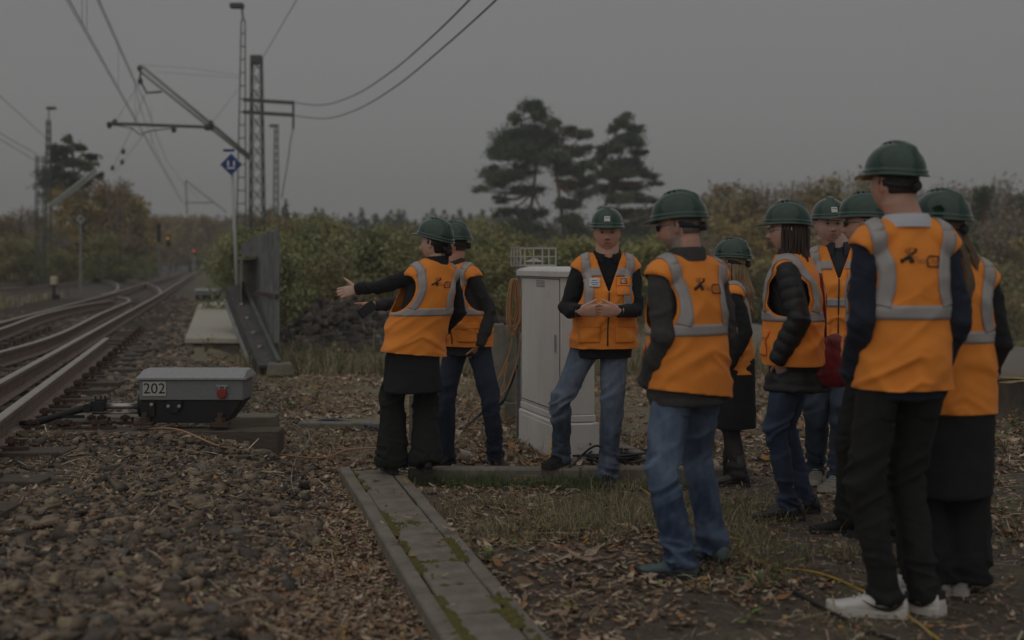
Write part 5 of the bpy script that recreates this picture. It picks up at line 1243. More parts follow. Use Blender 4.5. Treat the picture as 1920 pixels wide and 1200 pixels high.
    me = remeshed(mb, voxc, 5, 'vest'); C_ = co(me); N_ = nrm(me); Lc = TL(C_)
    Q = Lc + seed * 2.3; low = np.clip((.30 - Lc[:, 2]) / .35, 0, 1)
    zz = Lc[:, 2]; waist = np.exp(-((zz - .03) / .12) ** 2)
    d = (vnoise(np.stack([Q[:, 0] * 10, Q[:, 1] * 7, Q[:, 2] * 1.5], 1), seed) * .013 * low
         + creases(np.stack([Q[:, 0] * 3.5, Q[:, 1] * 3.5, (Q[:, 2] + .5 * np.abs(Lc[:, 0])) * 11], 1), seed + 4) * .014 * (.15 + .85 * waist)
         + creases(np.stack([Q[:, 0] * 6 + Q[:, 2] * 3, Q[:, 1] * 5, Q[:, 2] * 2.2], 1), seed + 9) * .008 + creases(np.stack([Q[:, 0] * 5 - Q[:, 2] * 5, Q[:, 1] * 5, Q[:, 2] * 3], 1), seed + 13) * .006 + vnoise(Q * 18, seed + 7) * .0016)
    d = np.where(d < 0, d * (1 - .75 * np.clip((zz - .34) / .08, 0, 1)), d * (1 - .4 * np.clip((zz - .36) / .08, 0, 1))) + .004
    d = np.maximum(d, -.003)
    C_ = C_ + N_ * d[:, None] * s; 
    # implicit cut-outs
    wf = .5 + .5 * vw / .92
    def F_(Lp):
        x, y, z = Lp.T; ax = np.abs(x)
        arm = 1 - ((ax - .218 * wf) / (.078 * wf)) ** 2 - (y / .23) ** 2 - ((z - .315) / .128) ** 2
        neck = 1 - (x / .082) ** 2 - ((y - .012) / .095) ** 2 - ((z - .56) / .085) ** 2
        hm_ = (hem + hemslope * x) - z; hm_ = hm_ * 10
        fv = np.maximum(arm, np.maximum(neck, hm_))
        if vneck is not None: fv = np.maximum(fv, np.where(y > .0, (.36 * (z - vneck) + .003 - ax) * 10, -9))
        fv = np.maximum(fv, (hem - .02 - z) * 10)
        return fv
    Lc = TL(C_); fv = F_(Lc)
    bm = bmesh.new(); bm.from_mesh(me); bm.verts.ensure_lookup_table(); keepv = fv < 0
    # faces with every vertex outside the material are removed; the border is then snapped onto the cut line
    rem = [f for f in bm.faces if sum(keepv[v.index] for v in f.verts) < 2]
    bmesh.ops.delete(bm, geom=rem, context='FACES_ONLY')
    bidx = np.array(sorted({v.index for e_ in bm.edges if e_.is_boundary for v in e_.verts}), dtype=int)
    if len(bidx):
        Bp = Lc[bidx].copy()
        for _ in range(4):
            f0 = F_(Bp); gr = np.stack([(F_(Bp + np.eye(3)[i] * 1e-3) - f0) / 1e-3 for i in range(3)], 1); g2_ = (gr ** 2).sum(1) + 1e-3; stp = gr * (f0 / g2_)[:, None]; ln_ = np.linalg.norm(stp, axis=1, keepdims=True); Bp = Bp - stp * np.minimum(1, .006 / (ln_ + 1e-9))
        for q, i in enumerate(bidx): C_[i] = np.array(FL(*Bp[q]))
    for v in bm.verts: v.co = C_[v.index]
    loose = [v for v in bm.verts if not v.link_faces]; bmesh.ops.delete(bm, geom=loose, context='VERTS')
    # keep only the largest island
    bm.to_mesh(me)
    bvh = BVHTree.FromBMesh(bm)
    # hem piping: boundary edges thickened by solidify
    bmesh.ops.translate(bm, verts=bm.verts, vec=-org); bm.to_mesh(me); bm.free(); me.update()
    vo = link('vest', me, m_vest, root, True)
    sol = vo.modifiers.new('solid', 'SOLIDIFY'); sol.thickness = .004 * s; sol.offset = -1
    me2_ = None
    def proj(x, z, front, off):
        o_ = FL(x, 1.2 if front else -1.2, z); r_, f__ = frm(z / .53); h_ = bvh.ray_cast(o_, (-f__ if front else f__), 1.6 * s)
        if h_[0] is None or h_[3] > 1.25 * s: return None
        n_ = h_[1]; 
        if n_.dot(-f__ if front else f__) > 0: n_ = -n_
        return h_[0] + n_ * off
    def ring(a, z, off):
        r_, f__ = frm(z / .53); dr = (r_ * math.sin(a) + f__ * math.cos(a)); c_ = FL(0, 0, z); h_ = bvh.ray_cast(c_ + dr * 1.0, -dr, .98)
        return None if h_[0] is None else h_[0] + dr * off
    def sheet(name, grid, m_, parent=vo):
        v = []; ids = {}; f = []
        for i, row in enumerate(grid):
            for j, p in enumerate(row):
                if p is not None: ids[(i, j)] = len(v); v.append(tuple(p - org))
        for i in range(len(grid) - 1):
            for j in range(len(grid[0]) - 1):
                q = [(i, j), (i + 1, j), (i + 1, j + 1), (i, j + 1)]
                if all(k_ in ids for k_ in q):
                    ps = [V(v[ids[k_]]) for k_ in q]
                    if max((ps[a] - ps[(a + 1) % 4]).length for a in range(4)) < (.055 if 'tape' not in name else .085) * s: f.append(tuple(ids[k_] for k_ in q))
        if not f: return None
        if 'tape' in name:      # keep the one connected piece
            par = list(range(len(v)))
            def fd(a):
                while par[a] != a: par[a] = par[par[a]]; a = par[a]
                return a
            for q in f:
                for t_ in q[1:]: par[fd(t_)] = fd(q[0])
            cnt = {}
            for q in f: cnt[fd(q[0])] = cnt.get(fd(q[0]), 0) + 1
            best = max(cnt, key=cnt.get); f = [q for q in f if fd(q[0]) == best]; us = sorted({t_ for q in f for t_ in q}); mp = {t_: i for i, t_ in enumerate(us)}; v = [v[t_] for t_ in us]; f = [tuple(mp[t_] for t_ in q) for q in f]
        m2 = bpy.data.meshes.new(name); m2.from_pydata(v, [], f); m2.update(); o_ = link(name, m2, m_, parent, True); md = o_.modifiers.new('s', 'SOLIDIFY'); md.thickness = .0015; md.offset = 1; return o_
    def strip(name, cl, wd, front, m_, off=.004, nw=5):
        P_ = smoothpts([V((a, b, 0)) for a, b in cl], 10); g_ = []
        for i, p in enumerate(P_):
            t = (P_[min(i + 1, len(P_) - 1)] - P_[max(0, i - 1)]).normalized(); n_ = V((t.y, -t.x, 0)); g_.append([proj((p + n_ * (wd * (j / (nw - 1) - .5))).x, (p + n_ * (wd * (j / (nw - 1) - .5))).y, front, off * s) for j in range(nw)])
        return sheet(name, g_, m_)
    k_ = vw
    zb0 = .190
    # back
    na = 90
    bot_band = [[ring(2 * math.pi * i / na + .0001, zb0 + .052 * (j / 4 - .5), .004) for j in range(5)] for i in range(na + 1)]
    if vneck is not None:      # open the band at the zip
        pass
    sheet('reflective_band', bot_band, m_tape)
    for sg in (-1, 1):
        strip('shoulder_stripe', [(sg * .142 * wf, .485), (sg * .134 * wf, .43), (sg * .112 * wf, .345), (sg * .114 * wf, .27), (sg * .130 * wf, .213)], .054, False, m_tape, .0055)
        if vneck is not None:
            strip('shoulder_stripe', [(sg * .142 * wf, .485), (sg * .136 * wf, .42), (sg * .122 * wf, .33), (sg * .120 * wf, .26), (sg * .122 * wf, .212)], .054, True, m_tape, .0055)
            strip('chest_band', [(sg * .04, .412), (sg * .09, .412), (sg * .175, .400)], .050, True, m_tape, .0045)
        else:
            strip('shoulder_stripe', [(sg * .142 * wf, .485), (sg * .136 * wf, .42), (sg * .122 * wf, .33), (sg * .122 * wf, .212)], .054, True, m_tape, .0055)
        g_ = []
        for q in range(15):
            yl = -.135 + .27 * q / 14; row = []
            for j in range(5):
                o_ = FL(sg * (.142 * wf + .054 * (j / 4 - .5)), yl, .44) + V((0, 0, .28 * s)); h_ = bvh.ray_cast(o_, V((0, 0, -1)), .36 * s); row.append(None if h_[0] is None else h_[0] + V((0, 0, .005 * s)))
            g_.append(row)
        sheet('shoulder_tape', g_, m_tape)
        # pockets at the front sides
        pk = strip('pocket', [(sg * .11, .09), (sg * .11, -.025)], .125, True, m_vest, .007, 7)
        strip('pocket_flap', [(sg * .11, .112), (sg * .11, .07)], .135, True, m_vest, .010, 7)
    strip('zip', [(0, (vneck if vneck is not None else .42)), (0, hem + .02)], .008, True, m_zip, .004, 3)
    if vneck is not None:      # breast pocket flap with a square railway emblem; outline drawn as built strips
        strip('breast_pocket', [(-.092, .36), (-.092, .27)], .085, True, m_vest, .006, 6)
        strip('breast_flap', [(-.092, .380), (-.092, .325)], .088, True, mat('flap_orange', (.98, .38, .04), .75) if False else m_vest, .010, 6)
        def logo_box(cx, cz, w_, h_, front, m_, th_=.004, off=.013, sl=0):
            pts = [(cx - w_ / 2 + sl, cz + h_ / 2), (cx + w_ / 2 + sl, cz + h_ / 2), (cx + w_ / 2 - sl, cz - h_ / 2), (cx - w_ / 2 - sl, cz - h_ / 2)]
            for i in range(4):
                a_, b_ = pts[i], pts[(i + 1) % 4]; g_ = []
                for q in range(6):
                    t = q / 5; x_, z_ = a_[0] + (b_[0] - a_[0]) * t, a_[1] + (b_[1] - a_[1]) * t; hz2 = i % 2 == 0
                    g_.append([proj(x_ + (0 if hz2 else th_ * (j - .5)), z_ + (th_ * (j - .5) if hz2 else 0), front, off) for j in range(2)])
                sheet('emblem_edge', g_, m_)
        strip('emblem_ground', [(-.092, .366), (-.092, .338)], .038, True, m_paper, .0125, 3)
        logo_box(-.092, .352, .038, .028, True, m_red, .0035, .015 * s)
        tm = text_mesh('DB', .026); tv = co(tm)
        nv_ = []; ok = True
        for p in tv:
            q = proj(-.092 - p[0] / 1.0, .3515 + p[1], True, .0165 * s)
            if q is None: ok = False; break
            nv_.append(np.array(q - org))
        if ok: setco(tm, np.array(nv_)); link('emblem_letters', tm, m_red, vo)
    if badge:
        bg_ = strip('name_badge', [(.088, .372), (.088, .318)], .065, True, m_paper, .012, 4)
        for zz_, w2 in ((.358, .03), (.343, .045), (.330, .035)):
            strip('badge_line', [(.088 + w2 / 2, zz_), (.088 - w2 / 2, zz_)], .003, True, mat_ink, .0145, 2)
    if logo:
        def pp(x_, z_): return proj(x_, z_, False, .006)
        def stroke(a_, b_, wa, wb, m_=m_print, n_=6):
            a_ = V((a_[0], a_[1], 0)); b_ = V((b_[0], b_[1], 0)); t = (b_ - a_).normalized(); nn_ = V((t.y, -t.x, 0)); g_ = []
            for q in range(n_):
                u_ = q / (n_ - 1); c_ = a_.lerp(b_, u_); w__ = wa + (wb - wa) * u_; g_.append([pp((c_ + nn_ * w__ * (j - .5)).x, (c_ + nn_ * w__ * (j - .5)).y) for j in range(3)] if False else [pp((c_ + nn_ * w__ * (j / 2 - .5)).x, (c_ + nn_ * w__ * (j / 2 - .5)).y) for j in range(3)])
            return sheet('printed_mark', g_, m_)
        ox, oz = -.027, .390; q = .00068 * 1.0 # px in 130px-wide crop -> local
        def T(a, b): return (ox + (a - 540) * .000115, oz - (b - 600) * .000118)
        stroke(T(245, 700), T(745, 395), .010, .008); stroke(T(245, 690), T(520, 590), .009, .012); stroke(T(200, 700), T(295, 700), .014, .014); stroke(T(535, 560), T(575, 760), .008, .019); 
        stroke(T(725, 320), T(750, 400), .008, .008); stroke(T(530, 560), T(380, 355), .004, .0045, m_print2); stroke(T(530, 560), T(530, 300), .005, .006, m_print2); stroke(T(380, 350), T(530, 300), .0018, .0018, m_print2); stroke(T(530, 300), T(725, 320), .0018, .0018, m_print2)
        for txt, cx, cz, sz, sh_ in (('Flex', 850, 690, .036, 0), ('Dup', 1310, 700, .036, .3)):
            tm = text_mesh(txt, sz, 0, 'CENTER', sh_); tv = co(tm); c0 = T(cx, cz); nv_ = []; ok = True
            for p in tv:
                w__ = pp(c0[0] + p[0], c0[1] + p[1])
                if w__ is None: ok = False; break
                nv_.append(np.array(w__ - org))
            if ok: setco(tm, np.array(nv_)); link('printed_word', tm, m_print2, vo)
        bx = [T(1080, 640), T(1180, 550), T(1500, 565), T(1500, 890), T(1090, 875)]
        for i in range(5): stroke(bx[i], bx[(i + 1) % 5], .0042, .0042)
    return root
mat_ink = mat('badge_ink', (.10, .08, .25), .6)

ZP = .066
# A: woman pointing, seen from behind
fA0, fA1 = gp(735, 886, ZP), gp(800, 884, .085); bA = (fA0 + fA1) / 2; YA = bA.y; bA.z = ZP
person('woman in black knee coat and wide trousers, back turned, pointing left with open hand', bA, 1.655, 25, 38, 62, (fA0, fA1), (W(655, 547, YA + .28), W(822, 628, YA + .30)),
       lean=(.15, .02), hip_off=(.03, 0), head_off=(-.0, 0), jacket=m_coat, coat=-.365, flare=.0, trousers=m_btrous, legs=(.09, .085, .105, .1), shoes='heel', hem=-.105, fem=1, hair=m_hblack, hairkind='bun', skin=(.52, .34, .26),
       collar=m_coat, collar_h=.05, logo=True, hemslope=-.10, shoe_yaw=(20, 15), helmet_pitch=12, seed=1, vest_w=1.08, torso_scale=1.12,
       hand_kw={0: dict(f=(-1, .1, -.18), n=(.1, 1, -.1), curls=(.14, .12, .14, .18), spread=.035, thumb=(.85, -.05), tcurl=.05)}, elbow_pole=(None, V((1, -.2, -.5))), voxb=.0055)
# B: man with phone
fB0, fB1 = gz(932, 876), gz(838, 873); bB = (fB0 + fB1) / 2; YB = bB.y
ROOT_B = person('man in dark grey jacket and dark jeans pointing with a black phone in his hand', bB, 1.71, 142, 138, 82, (fB0, fB1), ('pocket', W(706, 573, YB - .02)),
       lean=(-.10, -.02), hip_off=(-.03, 0), head_off=(.01, .0), jacket=m_dgrey, trousers=m_jean1, legs=(.084, .064, .055, .06), shoes='shoeb', hem=-.06, vneck=.35, hair=m_hdark, skin=(.46, .24, .165), fat=.4,
       collar=m_dgrey, shoe_yaw=(195, 150), seed=2, hand_kw={1: dict(f=(-1, 0, -.08), n=(.1, -.75, -.6), curls=(.03, .75, .85, .95), thumb=(.5, .5), tcurl=.45)}, helmet_pitch=-3, voxb=.0055)
# C: man facing the camera beside the cabinet
fC0, fC1 = gp(1139, 909, 0), gp(1052, 872, .085); fC0.z = hz(fC0.x, fC0.y); YC = fC0.y; bC = V(((fC0.x + fC1.x) / 2 + .06, YC + .05, 0))
person('man in black fleece facing the viewer with fingertips together and one foot on the kerb', bC, 1.80, 185, 183, 176, (fC0, fC1), (W(1160, 584, YC - .27), W(1088, 584, YC - .27)),
       lean=(.03, 0), hip_off=(.06, .02), jacket=m_fleece, trousers=m_jean2, legs=(.090, .066, .056, .06), shoes='sneakb', hem=-.065, vneck=.29, badge=True, sticker=True, hair=m_hgrey, skin=(.50, .285, .21), fat=.75,
       collar=m_fleece, collar_h=.035, shoe_yaw=(172, 150), seed=3, voxb=.0048, elbow_pole=(V((.6, .5, -1)), V((-.6, .5, -1))), torso_scale=1.0, hemslope=0,
       hand_kw={0: dict(f=(-1, -.12, .04), n=(-.1, 1, .3), curls=(.45, .5, .55, .6), thumb=(.45, .15), tcurl=.2), 1: dict(f=(1, -.12, .04), n=(.1, 1, .3), curls=(.45, .5, .55, .6), thumb=(.45, .15), tcurl=.2)})
# D: man in grey blazer, back turned
fD0, fD1 = gp(1278, 1082, .0), gp(1340, 1058, .0); 
for f_ in (fD0, fD1): f_.z = hz(f_.x, f_.y)
bD = (fD0 + fD1) / 2; bD.z = 0
person('bearded man in grey blazer and blue jeans, back turned, hand in his left pocket', bD, 1.775, 34, 34, 66, (fD0, fD1), ('pocket', 'pocket'),
       torso_scale=1.0, lean=(-.01, .0), hip_off=(-.045, 0), head_off=(-.02, 0), jacket=m_greyj, coat=-.16, flare=-.04, trousers=m_jean3, legs=(.090, .073, .069, .06), shoes='sneakt', hem=-.105, hair=m_hgrey, skin=(.48, .27, .20), fat=.45, beard=.75, glasses='dark',
       collar=m_greyj, collar_h=.045, logo=True, backpk=True, shoe_yaw=(72, 35), seed=4, voxb=.0055, pitch=-6, hemslope=-.12, vest_w=1.02)
# E: small blond woman
fE0, fE1 = gz(1368, 905), gz(1385, 912); bE = (fE0 + fE1) / 2
person('small blond woman in long black coat and lace boots behind the grey blazer man', bE, 1.585, 95, 75, 60, (fE0, fE1), ('pocket', 'pocket'), hip_off=(0, 0), jacket=m_coat, coat=-.52, flare=-.02,
       legs=(.075, .060, .052, .05), trousers=m_stock, shoes='lace_boot', hem=-.13, fem=1, hair=m_hblond, hairkind='waves', skin=(.52, .35, .27), collar=m_coat, sticker=True, shoe_yaw=(170, 80), seed=5, voxb=.008, voxc=.011)
# F: woman in puffer
fF0, fF1 = gz(1482, 976), gz(1512, 962); bF = (fF0 + fF1) / 2
person('woman in black puffer coat with long brown hair and skinny jeans, facing left', bF, 1.80, 72, 62, 84, (fF0, fF1), ('pocket', 'pocket'), lean=(-.02, 0), hip_off=(-.01, 0), head_off=(-.02, 0), jacket=m_puff, coat=-.22, flare=-.03, puffer=True,
       trousers=m_jean4, legs=(.082, .056, .045, .05), shoes='ankle', hem=-.06, fem=1, hair=m_hbrown, hairkind='long', skin=(.52, .33, .26), glasses='thin', collar=m_puff, collar_h=.06, shoe_yaw=(86, 70), seed=6, voxb=.0055, torso_scale=1.27, vest_w=1.02, hemslope=.10)
# G: man facing viewer
fG0, fG1 = gz(1572, 916), gz(1530, 902); bG = (fG0 + fG1) / 2
person('man with white moustache facing the viewer between two others, navy quilted collar', bG, 1.85, 165, 168, 181, (fG0, fG1), ('pocket', 'pocket'), hip_off=(.075, 0), head_off=(-.065, 0), jacket=m_navyp, puffer=True, trousers=m_jean5, legs=(.092, .070, .060, .07),
       shoes='sneakg', hem=-.08, vneck=.33, sticker=True, hair=m_hgrey, skin=(.50, .31, .24), fat=.8, beard=.25, collar=m_navyp, collar_h=.06, shoe_yaw=(140, 165), seed=7, voxb=.005)
# H: man mostly hidden
fH0, fH1 = gz(1598, 1002), gz(1672, 1014); bH = (fH0 + fH1) / 2
person('person in dark clothes and black sneakers mostly hidden behind the tall man, brim pointing left', bH, 1.82, 70, 60, 72, (fH0, fH1), ('pocket', 'pocket'), hip_off=(.02, 0), head_off=(-.045, 0), jacket=m_navy, trousers=m_btrous, legs=(.10, .08, .07, .07), shoes='sneakb', hem=-.08,
       hair=m_hdark, skin=(.5, .3, .22), glasses='dark', shoe_yaw=(82, 70), seed=8, voxb=.008, voxc=.011)
# I: tall man
fI0, fI1 = gp(1662, 1150, 0), gp(1733, 1146, 0)
for f_ in (fI0, fI1): f_.z = hz(f_.x, f_.y)
bI = (fI0 + fI1) / 2; bI.z = 0
person('tallest man seen from behind in navy jumper, black trousers and white sneakers', bI, 1.945, 8, 6, 30, (fI0, fI1), ('pocket', 'pocket'), lean=(.012, 0), hip_off=(-.01, 0), head_off=(-.035, .0), jacket=m_navy, trousers=m_btrous, legs=(.083, .063, .055, .06), shoes='sneakw', hem=-.095,
       hair=m_hdark, skin=(.47, .27, .20), collar=m_shirt, collar_h=.03, logo=True, backpk=True, shoe_yaw=(72, 38), seed=9, voxb=.0065, voxc=.008, shoulder_w=.90, vest_w=1.0, torso_scale=.92, pitch=0)
# J: long-haired woman
fJ0, fJ1 = gz(1748, 1112), gz(1800, 1110); bJ = (fJ0 + fJ1) / 2
person('woman with two long hair tails and long black coat at the right end, back turned', bJ, 1.76, 2, -2, 38, (fJ0, fJ1), ('pocket', 'pocket'), hip_off=(.02, 0), head_off=(-.03, 0), jacket=m_coat, coat=-.50, flare=-.03, trousers=m_bskirt, legs=(.105, .105, .125, .12), shoes='sneakw', hem=-.14, fem=1,
       hair=m_hlight, hairkind='tails', skin=(.5, .33, .26), logo=False, shoe_yaw=(40, -20), seed=10, voxb=.008, torso_scale=1.05, vest_w=1.06)
# phone in the pointing man's hand
pk = W(688, 580, YB - .10)
ph = MB().box((0, 0, 0), (.075, .012, .150)).build('phone', mat('phone_black', (.01, .01, .011), .3), bevel=.004); ph.location = pk; ph.rotation_euler = (R(-30), R(55), R(8)); tag(ph, 'black phone held in the right hand of the man in dark grey jacket', 'phone')
# red handbag behind the puffer woman
hbp = W(1560, 676, fF0.y + .02); m_bag = mat('red_leather', (.20, .010, .014), .38, var=.3, vscale=14, bump=.2, bscale=30)
bag = empty('handbag', hbp, 'dark red leather handbag hanging behind the woman in black puffer coat', 'handbag')
mb = MB(); mb.tube([hbp + V((-.02, 0, .14)), hbp + V((-.012, 0, .11)), hbp + V((0, 0, .02)), hbp + V((.0, 0, -.08)), hbp + V((-.005, 0, -.13)), hbp + V((-.005, 0, -.145))], [(.055, .02), (.09, .045), (.125, .075), (.138, .09), (.118, .08), (.08, .05)], 24, side=V((1, .2, 0)), power=3.0)
me = remeshed(mb, .009, 3, 'bag_body'); C_ = co(me); N_ = nrm(me); setco(me, C_ + N_ * (vnoise(C_ * 22, 5) * .006 + ridge(C_ * (9, 9, 14), 4) * .004)[:, None] - np.array(hbp)); link('bag_body', me, m_bag, bag, True)
MB().tube(smoothpts([hbp + V((-.03, -.04, .13)), hbp + V((.03, -.09, .06)), hbp + V((.06, -.095, -.02)), hbp + V((.08, -.085, -.09))], 5), .0035, 6).build('zip_line', m_frame, bag, True, org=hbp)
MB().tube(smoothpts([hbp + V((-.04, -.01, .12)), hbp + V((-.05, -.03, .3)), hbp + V((-.07, -.02, .5))], 6), [(.009, .003)] * 13, 6).build('strap', m_bag, bag, True, org=hbp)
# ================================================================ ground cover
def rotmats(n, tilt=None):
    """random rotation matrices; tilt limits how far z leans"""
    a = RNG.uniform(0, 2 * np.pi, n)
    if tilt is None: q = RNG.normal(size=(n, 4)); q /= np.linalg.norm(q, axis=1, keepdims=True); w_, x, y, z = q.T; return np.stack([np.stack([1 - 2 * (y * y + z * z), 2 * (x * y - z * w_), 2 * (x * z + y * w_)], 1), np.stack([2 * (x * y + z * w_), 1 - 2 * (x * x + z * z), 2 * (y * z - x * w_)], 1), np.stack([2 * (x * z - y * w_), 2 * (y * z + x * w_), 1 - 2 * (x * x + y * y)], 1)], 1)
    t = RNG.normal(0, tilt, n); b = RNG.uniform(0, 2 * np.pi, n); ca, sa = np.cos(a), np.sin(a); Rz = np.zeros((n, 3, 3)); Rz[:, 0, 0] = ca; Rz[:, 0, 1] = -sa; Rz[:, 1, 0] = sa; Rz[:, 1, 1] = ca; Rz[:, 2, 2] = 1
    kx, ky_ = np.cos(b), np.sin(b); c, s = np.cos(t), np.sin(t); Rk = np.zeros((n, 3, 3))
    Rk[:, 0, 0] = c + kx * kx * (1 - c); Rk[:, 0, 1] = kx * ky_ * (1 - c); Rk[:, 0, 2] = ky_ * s; Rk[:, 1, 0] = kx * ky_ * (1 - c); Rk[:, 1, 1] = c + ky_ * ky_ * (1 - c); Rk[:, 1, 2] = -kx * s; Rk[:, 2, 0] = -ky_ * s; Rk[:, 2, 1] = kx * s; Rk[:, 2, 2] = c
    return Rk @ Rz
def scatter(name, base_v, base_f, pos, Rm, scale, cols, m_, jit=0, smooth=False, parent=None, kind='stuff'):
    n = len(pos); k = len(base_v); v = np.repeat(base_v[None], n, 0)
    if jit: v = v * (1 + RNG.uniform(-jit, jit, (n, k, 3))) + RNG.uniform(-jit, jit, (n, k, 3)) * .35 
    v = v * scale[:, None, :]; v = np.einsum('nij,nkj->nki', Rm, v) + pos[:, None, :]
    f = (base_f[None] + (np.arange(n) * k)[:, None, None]).reshape(-1, base_f.shape[1])
    c = np.repeat(cols[:, None, :], k, 1).reshape(-1, 3)
    me = npmesh(name, v.reshape(-1, 3), f, c); o = link(name, me, m_, parent, smooth)
    if kind: o['kind'] = kind
    return o
ph_ = (1 + 5 ** .5) / 2
ico_v = np.array([(-1, ph_, 0), (1, ph_, 0), (-1, -ph_, 0), (1, -ph_, 0), (0, -1, ph_), (0, 1, ph_), (0, -1, -ph_), (0, 1, -ph_), (ph_, 0, -1), (ph_, 0, 1), (-ph_, 0, -1), (-ph_, 0, 1)]) / 1.9
ico_f = np.array([(0, 11, 5), (0, 5, 1), (0, 1, 7), (0, 7, 10), (0, 10, 11), (1, 5, 9), (5, 11, 4), (11, 10, 2), (10, 7, 6), (7, 1, 8), (3, 9, 4), (3, 4, 2), (3, 2, 6), (3, 6, 8), (3, 8, 9), (4, 9, 5), (2, 4, 11), (6, 2, 10), (8, 6, 7), (9, 8, 1)])
cub_v = np.array([(-1, -1, -1), (1, -1, -1), (1, 1, -1), (-1, 1, -1), (-.8, -.8, 1), (.8, -.8, 1), (.8, .8, 1), (-.8, .8, 1)]) * .72
cub_f = np.array([(0, 2, 1), (0, 3, 2), (4, 5, 6), (4, 6, 7), (0, 1, 5), (0, 5, 4), (1, 2, 6), (1, 6, 5), (2, 3, 7), (2, 7, 6), (3, 0, 4), (3, 4, 7)])
def pick(pal, n, w=None):
    pal = np.array(pal); i = RNG.choice(len(pal), n, p=w); return pal[i] * (1 + RNG.normal(0, .14, (n, 1))).clip(.5, 1.6)
m_stone = mat('ballast_stone', (.1, .09, .08), .9, vcol=True, var=.25, vscale=40, bump=.5, bscale=120)
m_leaf = mat('leaf_litter', (.2, .12, .06), .8, vcol=True, var=.2, vscale=60)
m_grass = mat('grass_blades', (.1, .1, .04), .8, vcol=True)
ST_PAL = [(.18, .140, .104), (.118, .096, .077), (.25, .192, .135), (.16, .118, .085), (.072, .062, .055), (.32, .245, .165), (.155, .142, .124)]
def inview(x, y, m=.25): return (np.abs(x) < (960 / K) * y + m) 
def region(n, x0, x1, y0, y1, dens_pow=1.0):
    y = y0 + (y1 - y0) * RNG.uniform(0, 1, n) ** dens_pow; x = RNG.uniform(x0, x1, n); return x, y
def inmach(x, y): return (np.abs(x - (PX(358, pmF))) < .42) & (y > pmF - .02) & (y < pmF + .4)
# ballast: near and sharp
N1 = 92000; x, y = region(N1, -6.2, .9, 4.2, 15.5, 1.25); n_ = nof(x, y); s_ = sof(x, y)
edge = np.clip(.02 + (s_ - 4.2) * .20, -.1, .72) + RNG.normal(0, .10, N1)
ok = inview(x, y) & (n_ < edge) & (n_ > -5.6) & ~inmach(x, y); x, y = x[ok], y[ok]; n = len(x)
zz = hgt(x, y); sz = RNG.lognormal(math.log(.0146), .50, n).clip(.006, .046) * (1 + .25 * np.clip((y - 7) / 8, 0, 1))
S = np.stack([sz * RNG.uniform(.9, 1.8, n), sz * RNG.uniform(.7, 1.2, n), sz * RNG.uniform(.25, .6, n)], 1)
scatter('ballast_stones', cub_v, cub_f, np.stack([x, y, zz + sz * .25 + RNG.uniform(-.012, .012, n)], 1), rotmats(n, .55), S, pick(ST_PAL, n, [.2, .18, .17, .16, .10, .14, .05]), m_stone, jit=.5)
# coarser further up the line
N1 = 15000; x, y = region(N1, -12, -1, 15.5, 48, 1.5); n_ = nof(x, y); ok = inview(x, y, 1) & (n_ < -.35) & (n_ > -7); x, y = x[ok], y[ok]; n = len(x); sz = RNG.uniform(.03, .07, n)
scatter('far_ballast_stones', cub_v, cub_f, np.stack([x, y, hgt(x, y) + .01], 1), rotmats(n, .4), np.stack([sz * 1.4, sz, sz * .5], 1), pick(ST_PAL, n), m_stone, jit=.2)
N1 = 7000; x, y = region(N1, -4.0, .8, 20.0, 27.0); sz = RNG.lognormal(math.log(.036), .5, N1).clip(.012, .14)
scatter('soil_clods', cub_v, cub_f, np.stack([x, y, hgt(x, y)], 1), rotmats(N1), np.stack([sz * 1.3, sz, sz * .8], 1), pick([(.06, .05, .042), (.09, .075, .06), (.17, .13, .10), (.045, .04, .035)], N1), m_stone, jit=.3)
# leaf litter
leaf_v = np.array([(-1, 0, .10), (-.45, .42, .0), (.1, .55, .12), (.55, .30, .02), (1.15, 0, .22), (.5, -.36, .05), (.05, -.5, .0), (-.5, -.34, .14), (0, 0, -.04)]); leaf_f = np.array([(8, 0, 1), (8, 1, 2), (8, 2, 3), (8, 3, 4), (8, 4, 5), (8, 5, 6), (8, 6, 7), (8, 7, 0)])
LF_PAL = [(.30, .20, .13), (.21, .135, .085), (.40, .29, .20), (.32, .15, .06), (.13, .08, .055), (.52, .41, .30), (.42, .24, .06), (.24, .24, .07)]
LW = [.24, .17, .19, .09, .11, .14, .04, .02]
def leaves(N, x0, x1, y0, y1, test, size=.026, name='fallen_leaves', pal=LF_PAL, w=LW, dp=1.2, lift=.008):
    x, y = region(N, x0, x1, y0, y1, dp); ok = inview(x, y) & test(x, y); x, y = x[ok], y[ok]; n = len(x); sz = RNG.lognormal(math.log(size), .35, n).clip(.008, .07)
    S = np.stack([sz, sz * RNG.uniform(.6, 1, n), sz * RNG.uniform(.3, 1.8, n)], 1); z = hgt(x, y); n2 = nof(x, y); z = np.where((np.abs(n2 - 1.02) < .18) & (sof(x, y) < js[0]), .068, z)
    scatter(name, leaf_v, leaf_f, np.stack([x, y, z + lift + RNG.uniform(0, .012, n)], 1), rotmats(n, .42), S, pick(pal, n, w), m_leaf)
offpath = lambda x, y: ~((np.abs(nof(x, y) - 1.02) < .2) & (sof(x, y) < js[0]))
leaves(62000, -2.2, 1.2, 4.4, 10.5, lambda x, y: (nof(x, y) > np.clip(.0 + (sof(x, y) - 4.2) * .20, -.1, .7) - .12) & (nof(x, y) < .82), .0155)
leaves(46000, -6, .8, 4.4, 14, lambda x, y: nof(x, y) < .7, .0145, 'leaves_on_ballast')
